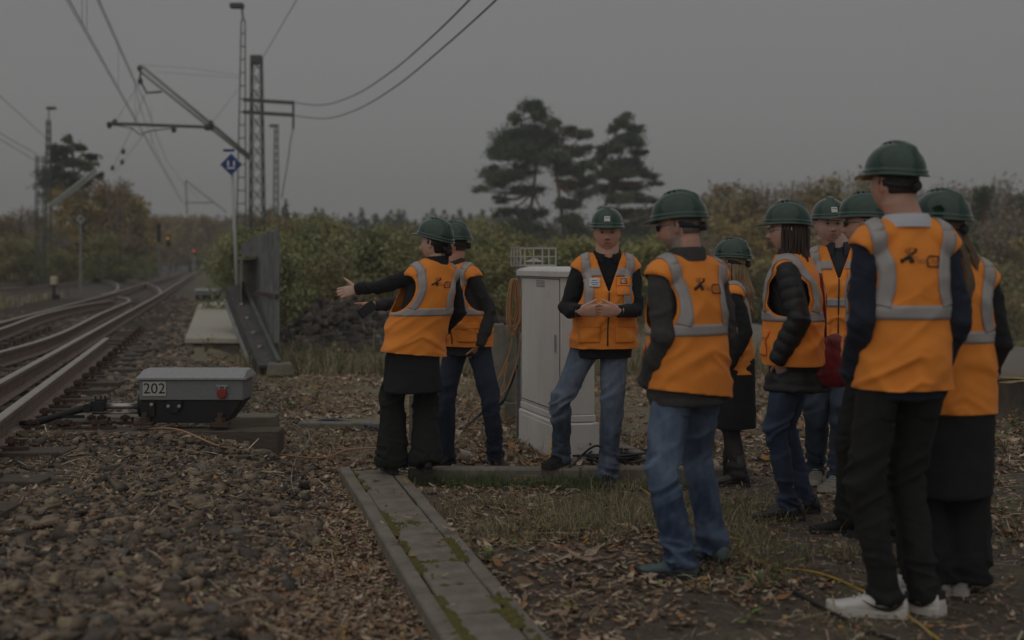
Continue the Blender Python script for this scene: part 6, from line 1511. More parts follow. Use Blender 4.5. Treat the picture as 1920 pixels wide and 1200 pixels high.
leaves(15000, -.9, 4.6, 4.4, 8.5, lambda x, y: (nof(x, y) > 1.22) & (fbm(np.stack([x, y, 0 * x], 1) * 1.4, 2, 3) + .35 * (x < .8) > .12 + .35 * (x > 1.5)), .022, 'leaves_in_grass')
leaves(240, -.9, 1.4, 4.6, 9, lambda x, y: ~offpath(x, y), .020, 'leaves_on_walkway', lift=.012)
leaves(27000, -4.5, 7.5, 8.8, 17, lambda x, y: ((x < 4.6) | (y < 14)) & (nof(x, y) > -.1) & (fbm(np.stack([x, y, 0 * x], 1) * .9, 2, 8) > -.45), .032, 'leaves_behind_kerb')
leaves(5000, 1.0, 4.2, 4.6, 8.6, lambda x, y: offpath(x, y), .014, 'leaf_crumbs')
# straw: thin dry stalks lying about
N1 = 26000; x, y = region(N1, -5, 4.8, 4.4, 12, 1.2); ok = inview(x, y) & offpath(x, y) & (RNG.uniform(0, 1, N1) < .4); x, y = x[ok], y[ok]; n = len(x); ll = RNG.lognormal(math.log(.035), .5, n).clip(.012, .12)
scatter('straw', np.array([(-1, -.02, 0), (0, -.03, .1), (1, -.01, .02), (1, .01, .02), (0, .03, .1), (-1, .02, 0)]), np.array([(0, 1, 4), (0, 4, 5), (1, 2, 3), (1, 3, 4)]), np.stack([x, y, hgt(x, y) + .022 + RNG.uniform(0, .02, n)], 1), rotmats(n, .3), np.stack([ll, ll * 1.1 + .012, ll * .6], 1), pick([(.46, .37, .24), (.36, .28, .18), (.28, .20, .13), (.55, .46, .32)], n), m_leaf)
# small chips of soil and gravel for the trodden ground
x, y = region(17000, -3.5, 4.8, 4.4, 15, 1.2); ok = inview(x, y) & offpath(x, y) & ((nof(x, y) > 1.2) | ((y > 9.5) & (nof(x, y) > .3))); x, y = x[ok], y[ok]; n = len(x); sz = RNG.lognormal(math.log(.0065), .5, n).clip(.003, .025)
scatter('soil_crumbs', cub_v, cub_f, np.stack([x, y, hgt(x, y)], 1), rotmats(n, .5), np.stack([sz, sz, sz * .7], 1), pick([(.13, .10, .075), (.19, .15, .11), (.28, .22, .16), (.08, .062, .048)], n), m_stone, jit=.4)
# grass
def grass(N, x0, x1, y0, y1, test, h, pal, name, wd=.0022, lean=.5, dp=1.0, w=None):
    x, y = region(N, x0, x1, y0, y1, dp); ok = inview(x, y) & test(x, y); x, y = x[ok], y[ok]; n = len(x); z = hgt(x, y) - .005
    a = RNG.uniform(0, 2 * np.pi, n); hh = h * RNG.lognormal(0, .35, n); ln = RNG.normal(lean, .3, n) * hh; dx, dy = np.cos(a), np.sin(a); b = RNG.uniform(0, 2 * np.pi, n); wx, wy = np.cos(b) * wd, np.sin(b) * wd
    P0 = np.stack([x, y, z], 1); Wv = np.stack([wx, wy, 0 * wx], 1); M1 = P0 + np.stack([dx * ln * .35, dy * ln * .35, hh * .6], 1); T_ = P0 + np.stack([dx * ln, dy * ln, hh * (1 - .25 * np.abs(ln / hh))], 1)
    v = np.stack([P0 - Wv, P0 + Wv, M1 + Wv * .8, M1 - Wv * .8, T_], 1).reshape(-1, 3); i = np.arange(n)[:, None] * 5
    f = np.concatenate([i + [0, 1, 2], i + [0, 2, 3], i + [3, 2, 4]], 1).reshape(-1, 3)
    c = np.repeat(pick(pal, n, w)[:, None], 5, 1).reshape(-1, 3); o = link(name, npmesh(name, v, f, c), m_grass); o['kind'] = 'stuff'
GR = [(.14, .16, .055), (.24, .21, .10), (.33, .28, .16), (.42, .35, .22)]; DRY = [(.42, .34, .21), (.33, .26, .155), (.25, .22, .11), (.47, .39, .25)]
pn = lambda x, y, f_=1.6, s_=4: fbm(np.stack([x, y, 0 * x], 1) * f_, 3, s_)
ggx, ggy = G(1150, 960).x, G(1150, 960).y
grass(24000, -.9, 2.0, 5.0, 8.5, lambda x, y: (nof(x, y) > 1.23) & (pn(x, y) > .05 + .5 * ((x - ggx) ** 2 / .9 + (y - ggy) ** 2 / 1.2 - .8)), .075, GR, 'grass_tufts', .0016, .8, w=[.2, .3, .3, .2])
grass(9000, -.9, 1.2, 8.2, 8.56, lambda x, y: pn(x, y, 4) > -.05, .055, [(.06, .10, .035), (.09, .13, .05), (.15, .16, .07)], 'kerb_grass', .0016, .4)
grass(16000, .8, 4.8, 4.4, 7.2, lambda x, y: pn(x, y, 2.2, 9) > .30, .035, GR, 'low_grass', .0018, .7)
grass(20000, -4.8, 7, 9.3, 17, lambda x, y: (nof(x, y) > .25) & (pn(x, y, .8, 12) > .05) & ~((x > 4.4) & (y > 14.2)), .10, DRY, 'dry_grass', .0028, .6, w=[.2, .3, .4, .1])
grass(34000, -9, 6, 16.5, 34, lambda x, y: (nof(x, y) > .3) & (x < 4.0) & (np.abs(y - 22.4) > 2.2), .17, [(.30, .25, .15), (.22, .19, .11), (.16, .16, .08), (.36, .30, .19), (.13, .14, .06)], 'far_dry_grass', .007, .5, dp=1.4)
grass(26000, -16, -4, 20, 62, lambda x, y: (nof(x, y) < -5.0) & (nof(x, y) > -12) & (pn(x, y, .5, 5) > -.2), .28, DRY + [(.12, .14, .05)], 'lineside_grass', .010, .5, dp=1.2)
# twigs and cut branches
tw = MB(); rr_ = random.Random(12)
def twig(c, L_, r0, up=.15, dr=None):
    a = dr if dr is not None else rr_.uniform(0, 2 * math.pi); p = V(c); pts = [p.copy()]; d = V((math.cos(a), math.sin(a), up))
    for i in range(4): d = d + V((rr_.gauss(0, .25), rr_.gauss(0, .25), rr_.gauss(-.03, .10))); d.normalize(); p = p + d * L_ / 4; p.z = max(p.z, hz(p.x, p.y) + r0); pts.append(p.copy())
    tw.tube(pts, [r0, r0 * .9, r0 * .7, r0 * .5, r0 * .25], 5)
    if L_ > .3:
        for i in (1, 2, 3):
            if rr_.random() < .7: q = pts[i]; a2 = a + rr_.choice((-1, 1)) * rr_.uniform(.4, 1.0); tw.tube([q, q + V((math.cos(a2), math.sin(a2), rr_.uniform(0, .5))) * L_ * .25], [r0 * .5, r0 * .15], 4)
for k_ in range(170): p = gz(rr_.uniform(540, 1240), rr_.uniform(690, 830)); twig(p, rr_.uniform(.1, .6), rr_.uniform(.002, .006), rr_.uniform(-.05, .35))
for k_ in range(150): p = gz(rr_.uniform(1190, 1920), rr_.uniform(700, 830)); twig(p, rr_.uniform(.1, .5), rr_.uniform(.002, .006), rr_.uniform(-.05, .4))
for k_ in range(90): p = gz(rr_.uniform(780, 1900), rr_.uniform(900, 1190)); twig(p, rr_.uniform(.05, .3), rr_.uniform(.0012, .003), .05)
for k_ in range(50): p = gz(rr_.uniform(450, 740), rr_.uniform(850, 1190)); twig(p, rr_.uniform(.05, .25), rr_.uniform(.001, .002), .05)
o = tw.build('twigs', mat('twig_wood', (.17, .135, .10), .9, var=.3, vscale=20), None, True); o['kind'] = 'stuff'
# small green leafy plants
def weed(c, n, size, h, pal, seed_, label, cat='plant', lab_group=None, broad=1.0):
    rg = random.Random(seed_); base = V(c); lv = MB(); st = MB(); cols = []
    for i in range(n):
        a = rg.uniform(0, 6.28); hh = rg.uniform(.2, 1) * h; rad = rg.uniform(.2, 1) * h * .8; tip = base + V((math.cos(a) * rad, math.sin(a) * rad, hh))
        st.tube([base, base.lerp(tip, .5) + V((0, 0, hh * .2)), tip], [.0022, .0016, .001], 4)
        s_ = size * rg.uniform(.6, 1.3); b_ = a + rg.gauss(0, .4); f = V((math.cos(b_), math.sin(b_), rg.gauss(0, .35))).normalized(); r_ = f.cross(V((0, 0, 1))).normalized(); u = r_.cross(f); col = [q * rg.uniform(.75, 1.25) for q in rg.choice(pal)]
        i0 = len(lv.v)
        for (x_, y_, z_) in leaf_v: lv.v.append(tip + f * (x_ + 1) * s_ * .5 + r_ * y_ * s_ * .55 * broad + u * z_ * s_ * .5); cols.append(col)
        for fc_ in leaf_f: lv.f.append(tuple(i0 + int(q) for q in fc_))
    root = empty('small_plant', base, label, cat, lab_group); me = lv.mesh('leaves', base); setcol(me, cols); link('leaves', me, m_leaf, root); st.build('stems', m_grass_stem, root, org=base)
m_grass_stem = mat('stem_green', (.12, .12, .05), .8)
YG = [(.24, .26, .05), (.15, .20, .05), (.30, .25, .06), (.10, .15, .05)]
for k_, (px, py, n, sz, h, lab) in enumerate(((1465, 1075, 10, .05, .12, 'yellow green seedling in front of the ankle boots'), (1430, 1110, 8, .05, .08, 'low yellow green weed near the lower black cable end'), (1405, 1170, 8, .045, .07, 'bright green weed at the bottom edge before the cable'), (1515, 1055, 6, .035, .09, 'sparse seedling left of the hidden black sneaker'),
        (955, 1030, 14, .035, .05, 'yellow green sprig on the walkway edge'), (905, 1055, 16, .04, .06, 'green weed growing over the right edging of the walkway'), (1010, 1000, 12, .035, .06, 'leafy weed in the dry grass right of the walkway'), (1105, 995, 10, .04, .07, 'dark green leaves in the dry grass patch'), (618, 1030, 14, .035, .05, 'flat green rosette in the leaf litter'), (725, 1115, 12, .03, .05, 'dark green rosette against the walkway edging'),
        (830, 955, 8, .03, .04, 'tiny green sprig at the walkway joint'), (1060, 1150, 12, .035, .05, 'green weed near the bottom edge right of the walkway'), (640, 905, 10, .03, .05, 'small weed at the start of the walkway edging'))):
    weed(gz(px, py) if px not in (905,) else gz(px + 10, py), n, sz, h, YG, 50 + k_, lab)
for k_, (px, py, n, sz, h, lab) in enumerate(((450, 770, 22, .05, .16, 'green leafy weed at the right end of the point machine'), (545, 775, 18, .045, .12, 'small weed right of the timber bearers'), (385, 660, 26, .05, .22, 'yellowing weed before the concrete platform'), (590, 760, 26, .05, .22, 'brambly weed before the dry grass'), (640, 700, 40, .06, .35, 'bramble bush with orange leaves left of the black coat'), (1215, 690, 30, .07, .30, 'pale withered leafy plant behind the man in black fleece'), (1885, 850, 16, .05, .15, 'yellow leaved weed at the right edge'), (1900, 800, 24, .05, .16, 'dry leafy weed below the stumps'))):
    weed(gz(px, py), n, sz, h, YG if k_ < 2 else [(.24, .22, .06), (.30, .20, .07), (.16, .17, .05), (.32, .17, .05)], 80 + k_, lab)
# cut dark brush stubble near the walkway
sb = MB(); rr_ = random.Random(31)
for k_ in range(60): p = gz(rr_.uniform(800, 925), rr_.uniform(925, 960)); sb.tube([p, p + V((rr_.gauss(0, .02), rr_.gauss(0, .02), rr_.uniform(.02, .06)))], rr_.uniform(.002, .005), 5)
o = sb.build('cut_stubble', m_timber_grey); o['kind'] = 'stuff'
st_ = gz(1075, 924); o = MB().ell(st_ + V((0, 0, .01)), (.055, .03, .02), su=7, sv=5).build('flat_stone', m_conc_dark); tag(o, 'flat brown stone in front of the kerb left of the black sneaker', 'stone')
o = MB().bar(gz(990, 895) + V((0, 0, .03)), gz(1068, 908) + V((0, 0, .012)), .012).build('grey_stick', m_timber_grey); tag(o, 'thin grey stick lying in front of the kerb', 'stick')

# ================================================================ trees and bushes
m_fol = mat('foliage', (.06, .07, .03), .85, vcol=True); m_trunk = mat('tree_trunk', (.13, .10, .075), .95, var=.35, vscale=4, bump=.6, bscale=12)
m_pinetrunk = mat('pine_trunk', (.24, .125, .075), .95, var=.35, vscale=3, bump=.6, bscale=10, col2=(.15, .085, .06)); m_birch = mat('birch_trunk', (.42, .40, .36), .9, var=.5, vscale=5, col2=(.18, .17, .15))
tri_v = np.array([(-.5, -.3, 0), (.5, -.3, .1), (.55, .3, 0), (-.45, .32, .12)]); tri_f = np.array([(0, 1, 2, 3)])
def foliage_np(clusters, leafsz, pal, per, w=None, shell=.5, flat=1.0, vary=.15, gauss=False, jit=.10):
    """clusters: list of (center3, (rx,ry,rz))"""
    Cn = np.array([c for c, r in clusters]); Rr = np.array([r for c, r in clusters]); vol = Rr.prod(1) ** (2 / 3); cnt = np.maximum(6, (per * vol / vol.mean()).astype(int)); idx = np.repeat(np.arange(len(Cn)), cnt); n = len(idx)
    d = RNG.normal(size=(n, 3)); d /= np.linalg.norm(d, axis=1, keepdims=True); rad = RNG.uniform(shell, 1.08, (n, 1)) ; p = Cn[idx] + (RNG.normal(0, .52, (n, 3)) if gauss else d * rad) * Rr[idx]
    p += RNG.normal(0, jit, (n, 3)) * Rr[idx]
    cb = pick(pal, len(Cn), w); c = cb[idx] * (1 + RNG.normal(0, vary, (n, 1))).clip(.4, 1.8)
    c = c * 1.3
    sz = leafsz * RNG.uniform(.6, 1.5, (n, 1)); Rm = rotmats(n); v = np.einsum('nij,nkj->nki', Rm, tri_v[None] * sz[:, None, :]) + p[:, None, :]
    f = np.arange(n * 4).reshape(n, 4); return v.reshape(-1, 3), f, np.repeat(c[:, None], 4, 1).reshape(-1, 3).clip(.003, 1)
def crown(name, clusters, leafsz, pal, per, m_, parent, org, **kw):
    v, f, c = foliage_np(clusters, leafsz, pal, per, **kw); return link(name, npmesh(name, v - np.array(org), f, c), m_, parent)
PINE = [(.055, .078, .038), (.070, .095, .046), (.092, .112, .056), (.046, .062, .032)]
def pxpine(label, Y, clusters, trunk, leafsz=.14, per=430, tm=m_trunk, dep=1.2, pal=PINE, branches=True):
    rg = random.Random(int(Y * 10) + len(clusters)); B_ = W(trunk[0][0], 490, Y); B_.z = -.3; root = empty('pine_tree', B_, label, 'tree'); cl = []
    for (x_, y_, a_, b_) in clusters:
        c_ = W(x_, y_, Y); dd = rg.uniform(-dep, dep) * (1 + a_ / 20); c_.y += dd; s_ = Y / K; cl.append((tuple(c_), (a_ * s_, a_ * s_ * .9, b_ * s_ * .86)))
        for q in range(3): cl.append((tuple(c_ + V((rg.uniform(-1.1, 1.1) * a_ * s_, rg.uniform(-1, 1) * a_ * s_, rg.uniform(-1, .9) * b_ * s_))), (a_ * s_ * .42, a_ * s_ * .42, b_ * s_ * .33)))
    crown('crown', cl, leafsz, pal, per, m_fol, root, B_, shell=.0, jit=.34)
    tp = [V((B_.x, Y, -.3))] + [W(x_, y_, Y) for x_, y_ in trunk]; n_ = len(tp); s_ = Y / K
    MB().tube(smoothpts(tp, 3), [max(.05, (4.2 * (1 - i / (3 * (n_ - 1))) + 1.0) * s_) for i in range(3 * (n_ - 1) + 1)], 8).build('trunk', tm, root, True, org=B_)
    if branches:
        br = MB()
        for c_, r_ in cl[::3]:
            c_ = V(c_); best = min(range(1, n_), key=lambda i: abs(tp[i].z - (c_.z - .6)) + .3 * abs(tp[i].x - c_.x)); br.tube([tp[best], tp[best].lerp(c_, .5) + V((0, 0, -.2)), c_], [.10, .07, .03], 5)
        o = br.build('branches', tm, root, True, org=B_); o['kind'] = 'stuff'
P1 = [(990, 205, 18, 14), (1012, 215, 16, 16), (965, 225, 14, 12), (1035, 235, 14, 14), (960, 255, 32, 18), (1000, 250, 35, 25), (1035, 265, 20, 18), (930, 280, 20, 16), (970, 290, 38, 18), (1010, 295, 38, 20), (920, 320, 22, 13), (960, 330, 38, 13), (905, 355, 14, 7), (935, 345, 18, 9), (985, 355, 33, 12), (940, 375, 16, 9), (950, 395, 22, 10), (990, 400, 28, 18), (970, 430, 32, 20), (1010, 435, 26, 18), (955, 470, 38, 24), (1000, 485, 36, 22)]
P2 = [(1070, 245, 16, 11), (1095, 255, 13, 9), (1085, 280, 20, 11), (1040, 300, 22, 14), (1060, 320, 24, 13), (1095, 312, 16, 9), (1075, 345, 24, 10), (1105, 335, 16, 8), (1065, 385, 22, 11), (1095, 365, 18, 8), (1070, 415, 20, 14), (1088, 440, 22, 16), (1050, 470, 26, 20)]
P3 = [(1178, 215, 11, 9), (1165, 232, 14, 10), (1190, 245, 14, 10), (1150, 242, 10, 7), (1175, 265, 26, 12), (1200, 282, 15, 9), (1145, 282, 22, 12), (1170, 302, 32, 12), (1122, 300, 13, 8), (1150, 327, 32, 11), (1195, 322, 18, 9), (1215, 330, 17, 6), (1180, 347, 32, 9), (1232, 345, 13, 4), (1135, 352, 22, 10), (1165, 372, 28, 9), (1205, 374, 22, 7), (1228, 380, 15, 5), (1190, 397, 27, 10), (1222, 397, 16, 7), (1150, 402, 22, 12), (1205, 418, 22, 11), (1172, 435, 36, 14), (1222, 440, 22, 16), (1140, 450, 24, 14)]
pxpine('big dark pine with the widest crown, leftmost of the three behind the cabinet', 100, P1, [(985, 470), (1000, 360), (1005, 290), (1000, 220)], tm=m_trunk)
pxpine('middle pine with a bare reddish trunk above the cabinet', 97, P2, [(1062, 500), (1056, 430), (1047, 350), (1042, 290), (1070, 250)], tm=m_pinetrunk)
pxpine('right pine with layered flat boughs above the man in black fleece', 102, P3, [(1108, 480), (1125, 425), (1148, 340), (1170, 270), (1178, 225)], tm=m_pinetrunk)
P4 = [(133, 263, 9, 8), (148, 275, 10, 7), (112, 278, 10, 5), (130, 286, 18, 9), (160, 291, 13, 6), (105, 299, 15, 5), (140, 306, 28, 7), (98, 313, 13, 5), (170, 318, 13, 6), (130, 331, 32, 8), (180, 330, 9, 7), (120, 351, 26, 9), (160, 347, 22, 9), (140, 370, 30, 12)]
pxpine('lone dark pine rising above the autumn trees at far left', 85, P4, [(140, 470), (140, 380), (138, 300), (135, 265)], per=200)
# generic trees (metres, own origin)
AUT = [(.27, .20, .09), (.31, .24, .10), (.22, .175, .09), (.33, .26, .10), (.20, .18, .085)]; BRN = [(.21, .175, .13), (.25, .20, .14), (.18, .155, .12), (.28, .215, .13)]; GRN = [(.12, .135, .06), (.15, .16, .07), (.10, .115, .055)]; YGR = [(.23, .245, .09), (.28, .275, .11), (.19, .21, .085), (.25, .225, .10), (.21, .18, .085)]
def gentree(kind, h, w_, pal, leaf, per, ncl, seed_, trunk_m, sparse=.2, conifer=False):
    rg = random.Random(seed_); root = empty(kind, (0, -500 - seed_ * 3, -80)); cl = []
    if conifer:
        for i in range(ncl):
            t = (i + .5) / ncl; z = h * (.12 + .88 * t); r_ = w_ * (1 - t) ** .8 + .1
            for q in range(3): a = rg.uniform(0, 6.28); cl.append(((math.cos(a) * r_ * .55, math.sin(a) * r_ * .55, z), (r_ * .6, r_ * .6, h / ncl * .55)))
    else:
        for i in range(ncl):
            t = rg.uniform(.18, 1); a = rg.uniform(0, 6.28); prof = math.sin(math.pi * min(1, .15 + .8 * t)) ** .6; r_ = w_ * prof * rg.uniform(.1, 1); s_ = w_ * rg.uniform(.26, .50)
            cl.append(((math.cos(a) * r_, math.sin(a) * r_, h * t * .93), (s_, s_, s_ * .7)))
    v, f, c = foliage_np(cl, leaf, pal, per, shell=.1); link('crown', npmesh('crown', v, f, c), m_fol, root)
    tb = MB(); tb.tube(smoothpts([V((0, 0, -1)), V((rg.gauss(0, .1), 0, h * .35)), V((rg.gauss(0, .25), 0, h * .7)), V((rg.gauss(0, .3), 0, h * .97))], 3), [h * .018 * (1 - i / 9 * .85) for i in range(10)], 6); tb.build('trunk', trunk_m, root, True)
    if not conifer:
        bb = MB()
        for c_, r_ in cl[::2]: z0 = c_[2] * .7; bb.tube([V((0, 0, z0)), V((c_[0] * .5, c_[1] * .5, (z0 + c_[2]) / 2 + .1)), V(c_) + V((0, 0, r_[2] * .8))], [h * .006, h * .004, h * .0015], 4)
        o = bb.build('branches', trunk_m, root); o['kind'] = 'stuff'
    return root
protos = {
 'autumn': [gentree('autumn_tree', 9, 2.6, AUT, .20, 80, 42, 1, m_trunk), gentree('autumn_tree', 9, 2.1, [(.32, .24, .09), (.37, .27, .09), (.26, .21, .09)], .19, 70, 38, 2, m_birch, .1), gentree('autumn_tree', 9, 2.9, [(.27, .185, .09), (.30, .21, .095), (.22, .165, .09)], .2, 80, 44, 3, m_trunk)],
 'bare': [gentree('bare_tree', 10, 2.7, BRN, .13, 34, 46, 4, m_trunk, .0), gentree('bare_tree', 10, 2.3, BRN, .12, 28, 40, 5, m_birch, .0), gentree('bare_tree', 10, 3.0, [(.20, .16, .10), (.23, .18, .10)], .16, 50, 44, 6, m_trunk, .0)],
 'green': [gentree('green_tree', 9, 2.8, GRN, .2, 90, 46, 7, m_trunk), gentree('dark_pine', 11, 2.0, PINE, .24, 80, 34, 8, m_pinetrunk, .1)],
 'fir': [gentree('fir_tree', 10, 2.0, [(.05, .065, .045), (.065, .08, .05), (.08, .095, .06)], .26, 32, 16, 9, m_trunk, .2, True), gentree('fir_tree', 10, 2.5, [(.06, .075, .05), (.08, .09, .055)], .28, 32, 14, 10, m_trunk, .2, True)],
 'bush': [gentree('bush', 3, 1.7, YGR, .085, 150, 40, 11, m_trunk, .1), gentree('bush', 3, 1.5, [(.195, .20, .095), (.235, .235, .11), (.165, .175, .085)], .08, 150, 38, 12, m_trunk, .1), gentree('bush', 3, 1.9, [(.23, .19, .09), (.21, .18, .085), (.18, .19, .08), (.25, .19, .085)], .085, 150, 42, 13, m_trunk, .1)],
}
used = set()
def plant_tree(kind, var, px, Y, h_px_top, label, group, wsc=1.0, zb=None):
    pr = protos[kind][var % len(protos[kind])]; base_h = {'autumn': 9, 'bare': 10, 'green': (9, 11)[var % 2], 'fir': 10, 'bush': 3}[kind]
    x = PX(px, Y); z0 = hz(x, Y) if zb is None else zb; zt = HC + (490 - h_px_top) / K * Y; s_ = max(.2, (zt - z0) / base_h)
    if pr.name not in used: used.add(pr.name); o = pr; o.location = (x, Y, z0)
    else: o = copytree(pr, (x, Y, z0))
    o.scale = (s_ * wsc, s_ * wsc, s_); o.rotation_euler.z = random.uniform(0, 6.28); o['label'] = label; o['category'] = 'bush' if kind == 'bush' else 'tree'; o['group'] = group; return o
rg = random.Random(77)
# left autumn stand
LBL = {('autumn', 0): 'golden brown autumn tree', ('autumn', 1): 'yellow leaved birch tree', ('autumn', 2): 'russet autumn tree', ('bare', 0): 'thin brown nearly leafless tree', ('bare', 1): 'sparse pale barked birch', ('bare', 2): 'broad brown thinning tree', ('green', 0): 'dull green leafy tree', ('green', 1): 'dark green tall pine', ('fir', 0): 'slim dark fir tree', ('fir', 1): 'broad dark fir tree', ('bush', 0): 'mixed yellow green bush', ('bush', 1): 'green leafy bush', ('bush', 2): 'rusty yellow bush'}
MARKS = [(15, 'at the left edge'), (50, 'left of the far lattice mast'), (85, 'behind the far lattice masts'), (125, 'below the lone pine'), (160, 'behind the small white sign'), (195, 'by the thick grey catenary pole'), (232, 'behind the thin grey pole'), (268, 'at the end of the autumn stand'), (300, 'behind the unlit signal'), (335, 'behind the yellow lamp'), (365, 'behind the red lamp'), (400, 'left of the blue sign post'), (440, 'behind the blue sign post'), (485, 'behind the braced mast'), (530, 'right of the sheet piles'), (570, 'left of the marker stone'), (605, 'above the marker stone'), (640, 'above the outstretched hand'), (680, 'above the pointing sleeve'), (720, 'over the pointing elbow'), (758, 'left of the pointing woman'), (810, 'behind the pointing woman'), (865, 'behind the phone man'), (915, 'right of the phone man'), (955, 'left of the metal frame'), (1000, 'above the cabinet'), (1045, 'left of the man in fleece'), (1095, 'at the fleece man right shoulder'), (1140, 'behind the man in fleece'), (1185, 'at the fleece man left shoulder'), (1222, 'left of the grey blazer man'), (1265, 'beside the grey blazer helmet'), (1310, 'behind the grey blazer man'), (1350, 'right of the grey blazer helmet'), (1385, 'above the small blond woman'), (1425, 'left of the puffer woman'), (1470, 'behind the puffer woman'), (1515, 'between puffer woman and moustached man'), (1555, 'behind the moustached man'), (1600, 'behind the half hidden helmet'), (1650, 'left of the tallest man'), (1700, 'behind the tallest man'), (1750, 'right of the tallest helmet'), (1790, 'behind the long haired woman'), (1835, 'right of the long haired woman'), (1880, 'above the tree stumps'), (1930, 'at the right edge')]
ROWN = {}; SEEN = {}
def stand(lst, where, group):
    seen = SEEN
    for kind, var, px, Y, top, ws in sorted(lst, key=lambda t: t[3]):
        mk = min(MARKS, key=lambda m: abs(m[0] - px))[1]; base = LBL[(kind, var)]; key = (base, mk); k = seen.get(key, 0); seen[key] = k + 1
        row = ('', 'farther ', 'third row ', 'half hidden ', 'rearmost ')[min(k, 4)]; pre = ROWN.get((base, mk), 0); ROWN[(base, mk)] = pre + 1
        plant_tree(kind, var, px, Y, top, row + base + ' ' + mk + (', ' + where if len((row + base + mk + where).replace(',', ' ').split()) < 13 and len((row + base + ' ' + mk + ' ' + where).split()) < 15 else ''), group, ws)
stand([('autumn', 1, 112, 74, 345, .9), ('autumn', 0, 150, 76, 350, 1), ('green', 0, 165, 80, 340, .9), ('autumn', 2, 200, 78, 332, .9), ('autumn', 0, 235, 80, 335, .9), ('bare', 0, 225, 74, 325, .6), ('autumn', 1, 262, 84, 375, .8), ('autumn', 2, 285, 95, 400, 1),
       ('autumn', 2, 20, 85, 400, 1.2), ('bare', 0, 40, 80, 382, 1.2), ('autumn', 0, -20, 85, 395, 1.2), ('autumn', 1, 75, 82, 400, 1.), ('bare', 1, 60, 90, 385, 1)], 'in the stand left of the tracks', 'trees left of the tracks')
stand([('autumn', v % 3, 290 + v * 13 + rg.uniform(-4, 4), 170 + rg.uniform(-15, 15), 402 + rg.uniform(-6, 8) + abs(v - 4) * .5, 1.2) for v in range(13)], 'far off beyond the end of the tracks', 'far autumn trees beyond the tracks')
stand([('fir', v % 2, 300 + v * 26 + rg.uniform(-6, 6), 190, 412 + rg.uniform(-10, 6), 1.3) for v in range(6)], 'far off beyond the end of the tracks', 'far firs beyond the tracks')
# far tree line in the middle
stand([('fir', v % 2, 500 + v * 17.5 + rg.uniform(-6, 6), 150 + rg.uniform(-15, 15), 402 + rg.uniform(-14, 10), 1.25) for v in range(27)], 'in the dark tree line above the bushes', 'dark tree line above the bushes')
stand([('autumn', 0, 505, 95, 385, 1.3), ('fir', 0, 535, 100, 372, .8), ('autumn', 2, 480, 90, 392, 1.2), ('bare', 2, 575, 120, 402, 1.2)], 'right of the lattice masts', 'trees right of the masts')
stand([('green', v % 2, 900 + v * 34 + rg.uniform(-8, 8), 92 + rg.uniform(-6, 10), 425 + rg.uniform(-14, 14), 1.1) for v in range(10)], 'under the three tall pines', 'low trees under the pines')
# right forest
fr_list = []
tops = [(1235, 405), (1262, 392), (1290, 372), (1318, 358), (1345, 350), (1372, 348), (1400, 350), (1428, 348), (1455, 338), (1482, 326), (1510, 320), (1538, 326), (1565, 318), (1592, 325), (1620, 315), (1648, 326), (1676, 335), (1704, 340), (1732, 345), (1760, 342), (1788, 350), (1816, 345), (1844, 336), (1868, 332), (1892, 334), (1918, 346), (1945, 340), (1970, 345)]
for i, (px, tp_) in enumerate(tops):
    kd, vr = rg.choice([('bare', 0), ('bare', 1), ('bare', 2), ('autumn', 0), ('bare', 2), ('bare', 0), ('green', 1)]) if px < 1840 else rg.choice([('bare', 1), ('green', 1), ('bare', 0), ('green', 1)])
    fr_list.append((kd, vr, px + rg.uniform(-6, 6), rg.uniform(74, 96), tp_ + rg.uniform(-14, 8), 1.15))
for i in range(26): fr_list.append(rg.choice([('autumn', 0), ('autumn', 1), ('bare', 2), ('green', 0), ('autumn', 2), ('bare', 1)]) + (1235 + i * 28 + rg.uniform(-10, 10), rg.uniform(62, 72), 420 + rg.uniform(-25, 30), 1.25))
for i in range(16): fr_list.append((*rg.choice([('green', 1), ('green', 0), ('bare', 2)]), 1240 + i * 46 + rg.uniform(-10, 10), rg.uniform(98, 108), 372 + rg.uniform(-12, 20), 1.5))
stand(fr_list, 'in the brown woodland behind the group', 'woodland behind the group')
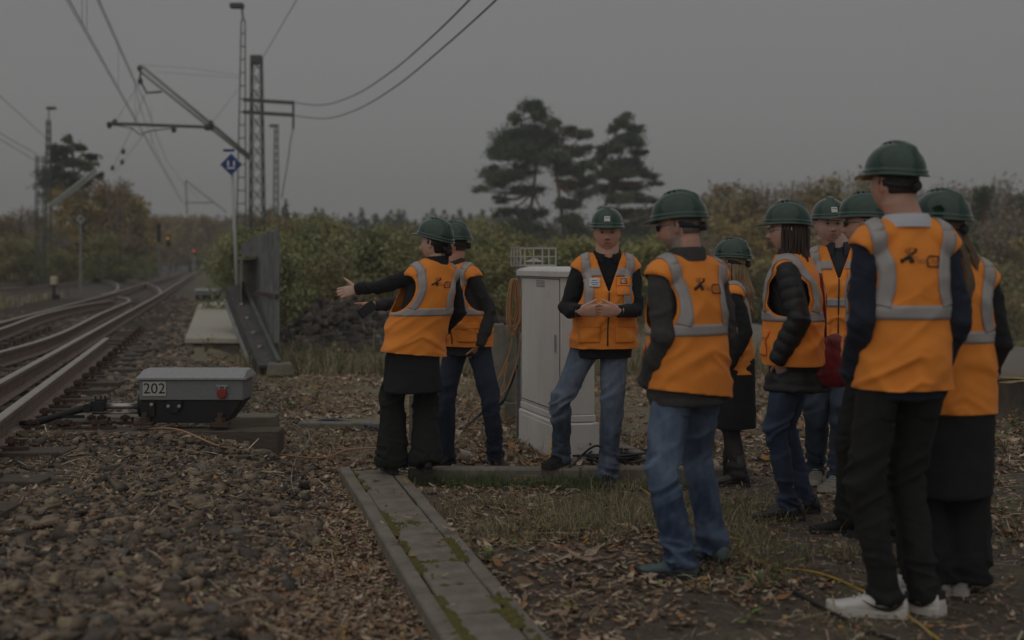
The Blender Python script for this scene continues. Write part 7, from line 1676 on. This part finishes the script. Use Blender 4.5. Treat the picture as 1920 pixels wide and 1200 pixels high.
# bushes: middle, right, left of track
bl = []
for i in range(18): bl.append(('bush', rg.choice([0, 1, 1, 2]), 545 + i * 24 + rg.uniform(-8, 8), rg.uniform(36, 46), 414 + i * .6 + rg.uniform(-8, 36), rg.uniform(.6, 1.1)))
for i in range(17): bl.append(('bush', rg.choice([0, 2, 2, 1]), 540 + i * 26 + rg.uniform(-8, 8), rg.uniform(27, 34), 458 + rg.uniform(-32, 30), rg.uniform(.9, 1.3)))
stand(bl, 'in the thicket behind the pointing pair', 'bushes behind the pointing pair')
stand([('bush', rg.choice([0, 1, 2]), 930 + i * 30 + rg.uniform(-8, 8), rg.uniform(30, 44), 462 + rg.uniform(-22, 14), 1.3) for i in range(12)], 'between the cabinet and the grey blazer man', 'bushes behind the cabinet')
stand([('bush', rg.choice([0, 2, 2]), 1270 + i * 33 + rg.uniform(-8, 8), rg.uniform(46, 54), 500 + rg.uniform(-22, 14), 1.5) for i in range(18)] + [('bush', 2, 1872, 44, 548, 1.0), ('bush', 0, 1905, 50, 540, 1.3), ('bush', 2, 1850, 22, 560, .6)], 'at the edge of the ploughed field', 'bushes along the field edge')
stand([('bush', rg.choice([0, 1, 1, 2]), -30 + i * 16 + rg.uniform(-6, 6), rg.uniform(56, 68) + i * 1.2, 452 + rg.uniform(-16, 16) + i * .5, rg.uniform(.9, 1.3)) for i in range(17)], 'along the far side of the tracks', 'bushes left of the tracks')
stand([('bush', rg.choice([0, 1]), 412 + i * 9, 90 - i * 12, 462 - i * 7 + rg.uniform(-6, 6), .8) for i in range(6)] + [('bush', 1, 266, 72, 480, .6), ('bush', 0, 290, 90, 476, .6), ('bush', 1, 530, 24, 460, .8), ('bush', 0, 512, 30, 440, .9)], 'close beside the tracks and masts', 'bushes close to the tracks')
# distant wooded horizon
v_ = []; n_ = 260; cl = []
for i in range(n_):
    px = -150 + 2300 * i / n_; Y = 320 + random.uniform(-30, 30); tz = 9 + random.uniform(-2, 3); x = PX(px, Y)
    for q in range(3): cl.append(((x + random.uniform(-4, 4), Y, tz * (q + .6) / 3), (5, 4, tz * .24)))
v, f, c = foliage_np(cl, 1.6, [(.05, .055, .035), (.07, .065, .04), (.09, .075, .045)], 34, shell=.3)
o = link('distant_forest', npmesh('distant_forest', v, f, c), m_fol); o['kind'] = 'stuff'
# unused prototypes are removed
for k_, L_ in protos.items():
    for o in L_:
        if o.name not in used:
            for ch in list(o.children): bpy.data.objects.remove(ch)
            bpy.data.objects.remove(o)

# ================================================================ air
hb = MB().box((0, 330, 20), (1500, 760, 46)).build('haze', None); hb['kind'] = 'stuff'
hm_ = bpy.data.materials.new('haze'); hm_.use_nodes = True; nt_ = hm_.node_tree; nt_.nodes.remove(nt_.nodes['Principled BSDF'])
pv_ = nt_.nodes.new('ShaderNodeVolumePrincipled'); pv_.inputs['Color'].default_value = (.9, .9, .9, 1); pv_.inputs['Density'].default_value = .0016
nt_.links.new(pv_.outputs[0], nt_.nodes['Material Output'].inputs['Volume']); hb.data.materials.append(hm_)
